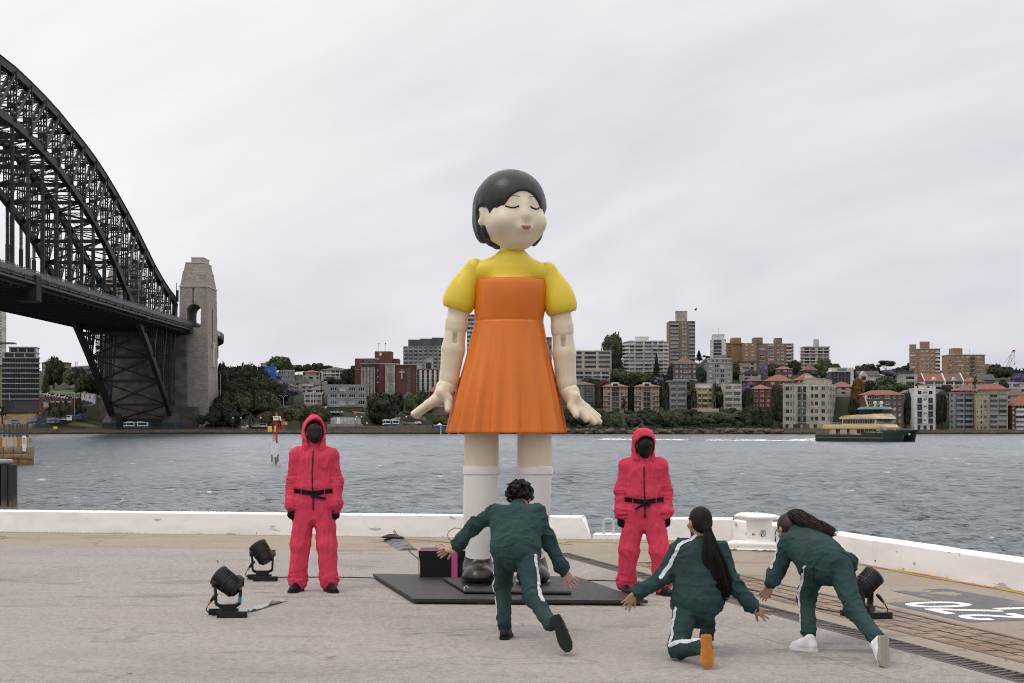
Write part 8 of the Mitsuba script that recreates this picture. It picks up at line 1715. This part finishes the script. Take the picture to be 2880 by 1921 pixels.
# legs, socks, shoes
for x, xb in ((X_(1354.5), X_(1344)), (X_(1503), X_(1496))):
    l = lathe([(0, 0), (0.172, 0), (0.174, 0.25), (0.170, 0.52), (0, 0.52)], 48); l.apply_translation([x, SY, 1.26]); put(st, 'leg', l, 'm_st_cream', 40)
    rr_ = [(1.33, 0.1765), (1.20, 0.176), (1.0, 0.174), (0.80, 0.166), (0.62, 0.150), (0.48, 0.132), (0.38, 0.124), (0.30, 0.135)]; vs = []; n = 64; an = np.arange(n) * 2 * np.pi / n
    rows = [(x + (xb - x) * (1.33 - z) / 1.0, SY, z, r, r) for z, r in rr_[::-1]]; sk = put(st, 'sock', ring_surface(rows, 64), 'm_st_white', 50)
    cf = lathe([(0.176, 0.0), (0.190, 0.012), (0.192, 0.05), (0.184, 0.085), (0.173, 0.09)], 64); cf.apply_translation([x, SY, 1.245]); put(sk, 'cuff', trimesh.util.concatenate([cf, lathe([(0.173, 0.09), (0.170, 0.045), (0.176, 0.0)], 64).apply_translation([x, SY, 1.245])]), 'm_st_white', 40)
    put(st, 'shoe', field_mesh([('e', V3(xb + 0.01, SY - 0.17, 0.245), (0.170, 0.28, 0.095), None), ('e', V3(xb, SY + 0.02, 0.29), (0.155, 0.20, 0.13), None), ('c', V3(xb, SY + 0.02, 0.33), V3(xb, SY + 0.02, 0.40), 0.14, 0.135), ('e', V3(xb + 0.01, SY - 0.26, 0.27), (0.13, 0.15, 0.10), None), ('b', V3(xb, SY, 0.06), (0.4, 0.6, 0.118), None, 0.001, '-'), ('e', V3(xb, SY + 0.0, 0.50), (0.125, 0.12, 0.16), None, '-')], 0.011, 0.06), 'm_st_black', True)
    put(st, 'shoe_sole', MB().poly(sg.Point(0, 0).buffer(1, 24).intersection(sg.box(-2, -2, 2, 2)) if False else sa.translate(sa.scale(sg.Point(0, 0).buffer(1, 24), 0.172, 0.36), xb + 0.008, SY - 0.10), 0.168, 0.19), 'm_st_black', 30)

SG = T().translate([0.0, 16.7 - 15.9 * 1.05, -0.0875]).scale(1.05)      # the statue as it stands: five per cent larger, centred 16.7 m away
for k in [k for k in scene if k.startswith(st + '__')]: scene[k]['to_world'] = SG
# ------------------------------------------------------------------ the black stage under it
bumped('m_stage', mikit.proc(lambda p, n, uv: MIX([0.016, 0.016, 0.017], [0.026, 0.025, 0.027], FB(p.x * 3, p.y * 5, 0, 4))), lambda p, n, uv: N(p.x * 120, p.y * 120, 0.0), 0.0008, rough=0.55, spec=0.4)
sp = thing('stage_platform', 'low black stage platform under the statue', 'platform')
cs = [ground(u, v, 0.055)[:2] for u, v in ((1049, 1613.5), (1163, 1684), (1822, 1689), (1620, 1621))]
put(sp, 'deck_panel', MB().poly(sg.Polygon([tuple(c) for c in cs]), 0.025, 0.055), 'm_stage')
mid = np.mean(cs, 0); put(sp, 'plinth', MB().poly(sa.scale(sg.Polygon([tuple(c) for c in cs]), 0.95, 0.95), 0.0, 0.0245), 'm_black')
for c in (cs[1] * 0.7 + cs[2] * 0.3, cs[1] * 0.3 + cs[2] * 0.7): put(sp, 'support', MB().box(c[0] - 0.06, c[0] + 0.06, c[1] + 0.02, c[1] + 0.12, 0, 0.0243), 'm_stage')
up2 = [ground(u, v, 0.088)[:2] for u, v in ((1245, 1624), (1306, 1660), (1606, 1663), (1560, 1626))]
put(sp, 'base_plate', MB().poly(sg.Polygon([tuple(c) for c in up2]), 0.070, 0.0885), 'm_stage'); put(sp, 'base_plinth', MB().poly(sa.scale(sg.Polygon([tuple(c) for c in up2]), 0.95, 0.93), 0.0555, 0.0695), 'm_black')
a, b = up2[1], up2[2]; put(sp, 'steel_bar', MB().tube([V3(*a, 0.075) + [0, -0.03, 0], V3(*b, 0.075) + [0, -0.03, 0]], 0.018, 10), 'm_black', True)
for c in (a, b): put(sp, 'shackle', MB().tube([V3(*c, 0.08), V3(*c, 0.12), V3(c[0] + 0.02, c[1], 0.135), V3(c[0] + 0.04, c[1], 0.11)], 0.007, 6), 'm_galv', True)
# gift box
mat('m_ribbon', [0.56, 0.085, 0.25], 0.5); mat('m_boxblack', [0.006, 0.006, 0.007], 0.5, spec=0.3)
gb = thing('gift_box', 'large black gift box tied with pink ribbon behind the statue foot', 'gift box'); x0, x1, y0, y1, z0, z1 = -1.035, -0.39, 17.52, 18.05, 0.0555, 0.345
put(gb, 'box', MB().box(x0 + 0.012, x1 - 0.012, y0 + 0.012, y1 - 0.012, z0, z1 - 0.08), 'm_boxblack'); put(gb, 'lid', MB().box(x0, x1, y0, y1, z1 - 0.08, z1), 'm_boxblack')
rbn = MB(); xm = -0.64; rbn.box(xm - 0.033, xm + 0.033, y0 - 0.006, y0 - 0.001, z0, z1 + 0.004); rbn.box(xm - 0.033, xm + 0.033, y0, y1, z1 + 0.0005, z1 + 0.005); rbn.box(x0 - 0.006, x0 - 0.001, y0 + 0.02, y0 + 0.09, z0, z1 + 0.004); rbn.box(x0, x1, y0 + 0.02, y0 + 0.09, z1 + 0.0055, z1 + 0.009); put(gb, 'ribbon', rbn, 'm_ribbon', kind='stuff')
for i, (dx, dy, hgt) in enumerate(((-0.13, 0.02, 0.055), (0.13, 0.03, 0.05), (-0.08, -0.04, 0.012), (0.09, -0.05, 0.010))):
    c = V3(xm - 0.08, y0 + 0.12, z1 + 0.012); pts = [c, c + V3(dx * 0.5, dy * 0.5, hgt), c + V3(dx, dy, hgt * 0.8), c + V3(dx * 1.05, dy, hgt * 0.3), c + V3(dx * 0.5, dy, 0.004), c] if i < 2 else [c, c + V3(dx * 0.6, dy, hgt), c + V3(dx * 1.3, dy * 1.4, hgt * 0.3)]
    rr_ = MB()
    for p, q_ in zip(pts[:-1], pts[1:]): rr_.bar(p, q_, 0.055, 0.006)
    put(gb, 'bow_loop' if i < 2 else 'bow_tail', rr_, 'm_ribbon')


# ------------------------------------------------------------------ floor lights
mat('m_fix', mikit.proc(lambda p, n, uv: MIX([0.006, 0.006, 0.007], [0.012, 0.012, 0.013], FB(p.x * 9, p.y * 9, p.z * 9, 3))), 0.45, spec=0.35); mat('m_fix_rib', [0.03, 0.03, 0.032], 0.45); mat('m_lens', [0.40, 0.37, 0.22], 0.2); mat('m_plug', [0.50, 0.20, 0.02], 0.5); mat('m_cyan', [0.05, 0.35, 0.45], 0.5)


def floor_light(label, x, y, ax, rz, flip=1, digit=None):
    k = thing('floor_light', label, 'stage light', None); ax = np.asarray(ax, float); ax /= np.linalg.norm(ax); c = V3(x, y, 0.305); side = np.cross(ax, (0, 0, 1.0)); side /= np.linalg.norm(side); B = np.stack([side, np.cross(ax, side), ax], 1)
    tr = lambda m: trimesh.Trimesh(c + (m.vertices * 0.87) @ B.T, m.faces, process=False)
    put(k, 'can', tr(lathe([(0, -0.13), (0.085, -0.13), (0.098, -0.11), (0.104, 0.0), (0.112, 0.11), (0.112, 0.135), (0.095, 0.135), (0.09, 0.12), (0, 0.12)], 40)), 'm_fix', 25); put(k, 'lens', tr(lathe([(0, 0.126), (0.088, 0.124), (0.088, 0.119), (0, 0.119)], 32)), 'm_lens', 30)
    for a in np.arange(0, 6.28, 6.2832 / 26):
        for z0, z1, r in ((-0.105, -0.02, 0.104), (0.0, 0.10, 0.110)):
            m = MB().box(-0.004, 0.004, 0.0, 0.013, z0, z1).mesh(); m.vertices[:, 1] += r - 0.006; ca, sa_ = math.cos(a), math.sin(a); m.vertices = np.stack([m.vertices[:, 0] * ca - m.vertices[:, 1] * sa_, m.vertices[:, 0] * sa_ + m.vertices[:, 1] * ca, m.vertices[:, 2]], 1); put(k, 'fin', tr(m), 'm_fix')
    put(k, 'rim', tr(lathe([(0.106, -0.015), (0.117, -0.012), (0.118, -0.004), (0.108, 0.0)], 40)), 'm_fix_rib', 40); put(k, 'rim', tr(lathe([(0.112, 0.112), (0.121, 0.116), (0.121, 0.138), (0.108, 0.138)], 40)), 'm_fix_rib', 40)
    hs = np.array([math.cos(rz), math.sin(rz), 0]) * 0.118
    for s in (-1, 1):
        put(k, 'yoke_arm', MB().bar(c + hs * s, V3(x, y, 0.115) + hs * s * 0.92, 0.022, 0.055, up=(-math.sin(rz), math.cos(rz), 0)), 'm_fix'); kb = trimesh.creation.cylinder(0.038, 0.04, sections=20); kb.apply_transform(trimesh.geometry.align_vectors([0, 0, 1], hs)); kb.apply_translation(c + hs * s * 1.05); put(k, 'knob', kb, 'm_fix', 30)
        put(k, 'yoke_corner', MB().bar(V3(x, y, 0.115) + hs * s * 0.92, V3(x, y, 0.085) + hs * s * 0.45, 0.055, 0.03), 'm_fix')
    put(k, 'base_block', MB().box(-0.07, 0.07, -0.06, 0.06, 0.05, 0.095, rotz(rz, x, y)), 'm_fix'); put(k, 'yoke_plate', MB().box(-0.065, 0.065, -0.035, 0.035, 0.096, 0.11, rotz(rz, x, y)), 'm_fix')
    for s in (-1, 1): put(k, 'base_bar', MB().box(-0.135 - 0.05 * s, 0.135 - 0.05 * s, s * 0.125 - 0.027, s * 0.125 + 0.027, 0.0, 0.055, rotz(rz * 0.25, x, y)), 'm_fix')
    put(k, 'base_bar', MB().box(-0.05, 0.05, -0.125, 0.125, 0.02, 0.054, rotz(rz * 0.25, x, y)), 'm_fix')
    p = c + ax * 0.03 + V3(flip * 0.07, -0.03, -0.115); put(k, 'plug', MB().tube([p, p + V3(flip * 0.03, 0, -0.03), p + V3(flip * 0.06, 0.0, -0.07)], [0.014, 0.017, 0.012], 8), 'm_fix', True); e = p + V3(flip * 0.065, 0, -0.075); put(k, 'plug_collar', MB().tube([e, e + V3(flip * 0.012, 0, -0.015)], 0.013, 8), 'm_plug', True)
    put(k, 'power_cable', MB().tube([e + V3(flip * 0.01, 0, -0.015), e + V3(flip * 0.035, 0.0, -0.06), V3(e[0] + flip * 0.03, e[1], 0.05), V3(e[0] - flip * 0.02, e[1] + 0.03, 0.008), V3(x, y + 0.16, 0.007)], 0.006, 6), 'm_black', True)
    t = c - ax * 0.13; put(k, 'safety_eye', MB().tube([c + ax * 0.13 + V3(0, 0, 0.11), c + ax * 0.135 + V3(0, 0, 0.128), c + ax * 0.12 + V3(0, 0, 0.126)], 0.004, 5), 'm_fix', True); put(k, 'driver_box', MB().box(-0.045, 0.045, -0.03, 0.03, -0.04, 0.04).mesh().apply_translation(c + V3(0.085 * -flip, -0.04, 0.065)) if False else tr(MB().box(-0.05, 0.05, -0.135, -0.095, -0.12, -0.05).mesh()), 'm_fix')
    if digit:
        m = meshkit.text_mesh(digit, 0.032, 0.002, bold=True); v = m.vertices; o = c + hs * 1.0 + V3(-0.012, -0.034, -0.06); put(k, 'marking', trimesh.Trimesh(np.column_stack([o[0] + v[:, 0], o[1] - v[:, 2], o[2] + v[:, 1]]), m.faces, process=False), 'm_sign_yellow')
        put(k, 'tape_mark', MB().box(o[0] - 0.002, o[0] + 0.008, o[1] - 0.003, o[1] + 0.03, o[2] - 0.12, o[2] - 0.07), 'm_cyan'); put(k, 'tape_mark', MB().box(o[0] + 0.014, o[0] + 0.024, o[1] - 0.003, o[1] + 0.03, o[2] - 0.12, o[2] - 0.07), 'm_cyan')
    return k


floor_light('black floor light nearest the camera at left, aimed up and away', -2.60, 14.42, (-0.74, 0.25, 0.52), 0.35, -1, '3')
floor_light('black floor light farther back at left, near the hooded guard', -2.81, 17.75, (-0.52, 0.25, 0.74), 0.10, -1)
floor_light('black floor light at right behind the bending player', 3.225, 14.35, (0.66, 0.30, 0.58), 1.0, 1)
mat('m_plastic', [0.42, 0.42, 0.43], 0.25, spec=0.6)
k = thing('plastic_wrap', 'crumpled clear grey plastic sheet taped beside the nearer floor light', 'plastic wrap'); g1_, g2_ = np.meshgrid(np.linspace(0, 1, 26), np.linspace(0, 1, 12), indexing='ij'); P3 = np.stack([-2.52 + 0.20 * g1_ + 0.10 * g2_, 14.62 + 0.95 * g1_ + 0.1 * g2_, 0.012 + 0.075 * np.maximum(meshkit.fbm(np.stack([g1_ * 6, g2_ * 4, 0 * g1_], -1), 3) - 0.35, 0)], -1).reshape(-1, 3)
i, j = np.meshgrid(np.arange(25), np.arange(11), indexing='ij'); q_ = np.stack([i * 12 + j, (i + 1) * 12 + j, (i + 1) * 12 + j + 1, i * 12 + j + 1], -1).reshape(-1, 4); scene['m_plastic2'] = {'type': 'twosided', 'bsdf': {**scene['m_plastic']}}; put(k, None, trimesh.Trimesh(P3, np.vstack([q_[:, [0, 1, 2]], q_[:, [0, 2, 3]]]), process=False), 'm_plastic2', 30)
mat('m_cable', [0.05, 0.05, 0.055], 0.5); mat('m_cord', [0.48, 0.20, 0.045], 0.5); mat('m_cord_y', [0.45, 0.36, 0.07], 0.5)


def cable(label, pts, r, m, name='cable'):
    p = np.array(pts, float); t = np.linspace(0, 1, len(p)); tt = np.linspace(0, 1, len(p) * 8); put(thing(name, label, 'cable'), None, MB().tube(PchipInterpolator(t, p)(tt), r, 6), m, True)


gp = lambda u, v, z=0.006: ground(u, v, z)
cable('thin dark cable running from the rear floor light to the black stage', [gp(770, 1624), gp(900, 1623), gp(1040, 1625), gp(1062, 1626)], 0.007, 'm_cable'); cable('thin dark cable lying behind the right hooded guard', [gp(1640, 1632), gp(1740, 1634), gp(1880, 1642), gp(1950, 1648), gp(2040, 1644)], 0.007, 'm_cable')
cable('dark cable between the setts and the right floor light', [gp(2105, 1658), gp(2190, 1676), gp(2300, 1710), gp(2400, 1728), gp(2450, 1735)], 0.007, 'm_cable'); cable('dark cable from the rubber ramp to the gift box', [gp(1148, 1546), gp(1158, 1556), gp(1178, 1572), gp(1200, 1585)], 0.008, 'm_cable')
c0 = [gp(1109, 1505), gp(1109, 1492, 0.13), gp(1114, 1500, 0.08), gp(1132, 1514), gp(1165, 1518), gp(1230, 1522), gp(1275, 1527), gp(1300, 1530)]; cable('orange extension cord snaking along the kerb behind the gift box', c0, 0.008, 'm_cord', 'extension_cord')
c1 = [gp(1300, 1527), gp(1268, 1521, 0.03), gp(1259, 1506, 0.12), gp(1266, 1492, 0.22), gp(1282, 1485, 0.26), gp(1300, 1490, 0.22), gp(1310, 1500, 0.12)]; cable('orange cord standing up in a loop against the kerb', c1, 0.007, 'm_cord', 'extension_cord')
cable('orange cord with a small tangle right of the statue', [gp(1500, 1527), gp(1570, 1528), gp(1590, 1524), gp(1612, 1530), gp(1580, 1531), gp(1600, 1523), gp(1650, 1524), gp(1760, 1527), gp(1960, 1521), gp(2050, 1534)], 0.008, 'm_cord_y', 'extension_cord')
cable('orange-brown cord lying along the foot of the right kerb', [V3(*(KC + LD * s - LN * (0.05 + 0.03 * math.sin(s * 3))), 0.008) for s in np.linspace(1.2, 13, 30)], 0.011, 'm_cord', 'extension_cord'); cable('yellow cord lying beside the orange one along the right kerb', [V3(*(KC + LD * s - LN * (0.085 + 0.03 * math.sin(s * 2.3 + 1))), 0.008) for s in np.linspace(1.0, 13, 30)], 0.009, 'm_cord_y', 'extension_cord')
cable('loop of pale hose on the deck at the left edge', [gp(-60, 1515), gp(0, 1514), gp(18, 1512), gp(20, 1509), gp(0, 1508), gp(-60, 1508)], 0.012, 'm_cream', 'hose')
# rubber cable ramp, curling off the kerb
mat('m_ramp', mikit.proc(lambda p, n, uv: MIX([0.07, 0.07, 0.072], [0.15, 0.148, 0.145], SS(0.4, 0.7, FB(p.x * 7, p.y * 7, 0, 4)))), 0.6)
k = thing('cable_ramp', 'worn black rubber cable ramp curling up against the kerb', 'cable ramp'); ctr = [ground(1103, 1506, 0.10), ground(1108, 1512, 0.055), ground(1118, 1523, 0.02), ground(1132, 1535, 0.014), ground(1150, 1546, 0.010)]; pth = PchipInterpolator(np.linspace(0, 1, 5), np.array(ctr))(np.linspace(0, 1, 18)); pr_ = [(-0.17, -0.02), (-0.05, 0.022), (0.05, 0.022), (0.17, -0.02)]; vs = []
for i in range(18):
    t = pth[min(i + 1, 17)] - pth[max(i - 1, 0)]; t /= np.linalg.norm(t); sd = np.cross(t, (0, 0, 1)); sd /= np.linalg.norm(sd); n_ = np.cross(sd, t); vs += [pth[i] + sd * a + n_ * b for a, b in pr_] + [pth[i] + sd * a + n_ * (-0.026) for a, b in pr_[::-1]]
i, j = np.meshgrid(np.arange(17), np.arange(8), indexing='ij'); q_ = np.stack([i * 8 + j, i * 8 + (j + 1) % 8, (i + 1) * 8 + (j + 1) % 8, (i + 1) * 8 + j], -1).reshape(-1, 4); ff = [q_[:, [0, 1, 2]], q_[:, [0, 2, 3]], np.array([[0, k_ + 1, k_] for k_ in range(1, 7)]), np.array([[136, 136 + k_, 137 + k_] for k_ in range(1, 7)])]; scene['m_ramp2'] = {'type': 'twosided', 'bsdf': {**scene['m_ramp']}}
put(k, 'ramp', trimesh.Trimesh(np.array(vs), np.vstack(ff), process=False), 'm_ramp2', 25)
for i in range(2, 16, 2):
    t = pth[i + 1] - pth[i]; t /= np.linalg.norm(t); sd = np.cross(t, (0, 0, 1)); sd /= np.linalg.norm(sd); put(k, 'tread', MB().bar(pth[i] - sd * 0.05 + [0, 0, 0.024], pth[i] + sd * 0.05 + [0, 0, 0.024], 0.012, 0.006), 'm_ramp')
# ------------------------------------------------------------------ bollard
def bollard_colour(p, n, uv):
    rust = SS(0.56, 0.66, FB(p.x * 14, p.y * 14, p.z * 20, 4) + 0.22 * SS(0.055, 0.0, p.z) - 0.10); r2 = SS(0.62, 0.68, FB(p.x * 22, p.y * 22, p.z * 18, 3)) * SS(0.07, 0.02, dr.abs(p.z - 0.20)) * SS(0.12, 0.06, dr.abs(p.x - 3.36))
    c = MIX([0.74, 0.725, 0.71], [0.66, 0.64, 0.62], FB(p.x * 3, p.y * 3, p.z * 3, 3)); return MIX(c, MIX([0.30, 0.13, 0.04], [0.12, 0.06, 0.03], N(p.x * 40, p.y * 40, p.z * 40)), dr.maximum(rust * SS(0.16, 0.02, p.z), r2))


mat('m_bollard', mikit.proc(bollard_colour), 0.4); bo = thing('mooring_bollard', 'squat white mooring bollard with a rusty base and a black sticker', 'bollard'); bx, by = 3.445, 22.15
put(bo, 'base', field_mesh([('b', V3(bx - 0.04, by, 0.055), (0.36, 0.26, 0.03), rotz(-0.35)[:3, :3], 0.022), ('b', V3(bx - 0.03, by - 0.02, 0.012), (0.385, 0.285, 0.004), rotz(-0.35)[:3, :3], 0.008)], 0.010, 0.01), 'm_bollard', True)
put(bo, 'post', field_mesh([('c', V3(bx + 0.03, by, 0.06), V3(bx + 0.03, by, 0.45), 0.182, 0.182), ('e', V3(bx + 0.03, by, 0.08), (0.26, 0.26, 0.04), None), ('b', V3(bx + 0.03, by, 0.66), (0.4, 0.4, 0.16), None, 0.001, '-')], 0.011, 0.06), 'm_bollard', True)
put(bo, 'head', field_mesh([('c', V3(bx - 0.22, by + 0.02, 0.462), V3(bx + 0.05, by, 0.455), 0.042, 0.045), ('e', V3(bx + 0.05, by, 0.455), (0.275, 0.26, 0.050), None), ('e', V3(bx - 0.17, by + 0.02, 0.465), (0.15, 0.14, 0.042), None)], 0.010, 0.05), 'm_bollard', True)
sx, sy_, sz = bx + 0.055, by - 0.185, 0.235; sk = put(bo, 'sticker', MB().box(sx - 0.031, sx + 0.031, sy_ - 0.004, sy_ + 0.004, sz - 0.042, sz + 0.042), 'm_black'); m = trimesh.creation.annulus(0.020, 0.026, 0.004, sections=24); m.apply_transform(trimesh.transformations.rotation_matrix(math.pi / 2, [1, 0, 0])); m.apply_translation([sx, sy_ - 0.004, sz + 0.012]); put(sk, 'ring', m, 'm_white_paint')
m = meshkit.text_mesh('2', 0.05, 0.003, bold=True); v = m.vertices; put(sk, 'number', trimesh.Trimesh(np.column_stack([sx - 0.018 + v[:, 0], sy_ - 0.005 - v[:, 2], sz - 0.034 + v[:, 1]]), m.faces, process=False), 'm_white_paint')
for i, (s_, h_, w_, hh) in enumerate(((0.14, 0.26, 0.030, 0.055), (0.55, 0.14, 0.030, 0.05))):
    c = KC + LD * s_; put(thing('sticker_patch', ('grey worn sticker high on the kerb corner left of the bollard', 'grey worn sticker low on the kerb left of the bollard')[i], 'sticker'), None, MB().bar(V3(*(c - LN * 0.006), h_ - hh / 2), V3(*(c - LN * 0.004), h_ + hh / 2), w_ * 2, 0.010, up=(*LN, 0)), 'm_galv')

mat('m_dry_leaf', vary([0.16, 0.09, 0.04], 20, 0.4), 0.8)
for i, (u, v_, a_, lb) in enumerate(((928, 1852, 0.4, 'brown dead leaf lying on the open deck at lower left'), (2830, 1857, 1.2, 'small rusty brown leaf beside the setts at lower right'), (1470, 1757, 2.0, 'tiny reddish leaf on the deck right of the curly-haired player'), (365, 1897, 0.9, 'pale scrap of leaf near the bottom left of the deck'))):
    c = ground(u, v_, 0.004); s_ = 0.045 if i == 0 else 0.025; g = [(-1, 0), (-0.4, 0.35), (0.3, 0.38), (1, 0), (0.3, -0.34), (-0.4, -0.36)]
    vv = np.array([(x * s_, y * s_, 0.002 + abs(y) * s_ * 0.5 + x * x * s_ * 0.25) for x, y in g] + [(x * s_, y * s_, 0.0005 + abs(y) * s_ * 0.5 + x * x * s_ * 0.25) for x, y in g])
    m = trimesh.Trimesh(vv, [[0, 2, 1], [0, 3, 2], [0, 4, 3], [0, 5, 4], [6, 7, 8], [6, 8, 9], [6, 9, 10], [6, 10, 11]] + [[k_, (k_ + 1) % 6, 6 + k_] for k_ in range(6)] + [[(k_ + 1) % 6, 6 + (k_ + 1) % 6, 6 + k_] for k_ in range(6)], process=False); m.fix_normals(); m.apply_transform(rotz(a_, *c)); put(thing('fallen_leaf', lb, 'leaf'), None, m, 'm_dry_leaf')
# ------------------------------------------------------------------ look-alikes in a row: say which by their order from the left
ORD = 'first second third fourth fifth sixth seventh eighth ninth tenth eleventh twelfth thirteenth fourteenth'.split()
rows = {}
for key, d in labels.items():
    if 'group' in d and key in UPOS and d['group'] not in ('dark park trees right of the pylon', 'far line of ridge trees'): rows.setdefault((d['group'], d['label']), []).append(key)
for (g_, lb), ks in rows.items():
    if 1 < len(ks) <= len(ORD):
        for i, key in enumerate(sorted(ks, key=lambda q_: UPOS[q_])): labels[key]['label'] = f'{lb}, {ORD[i]} from left'
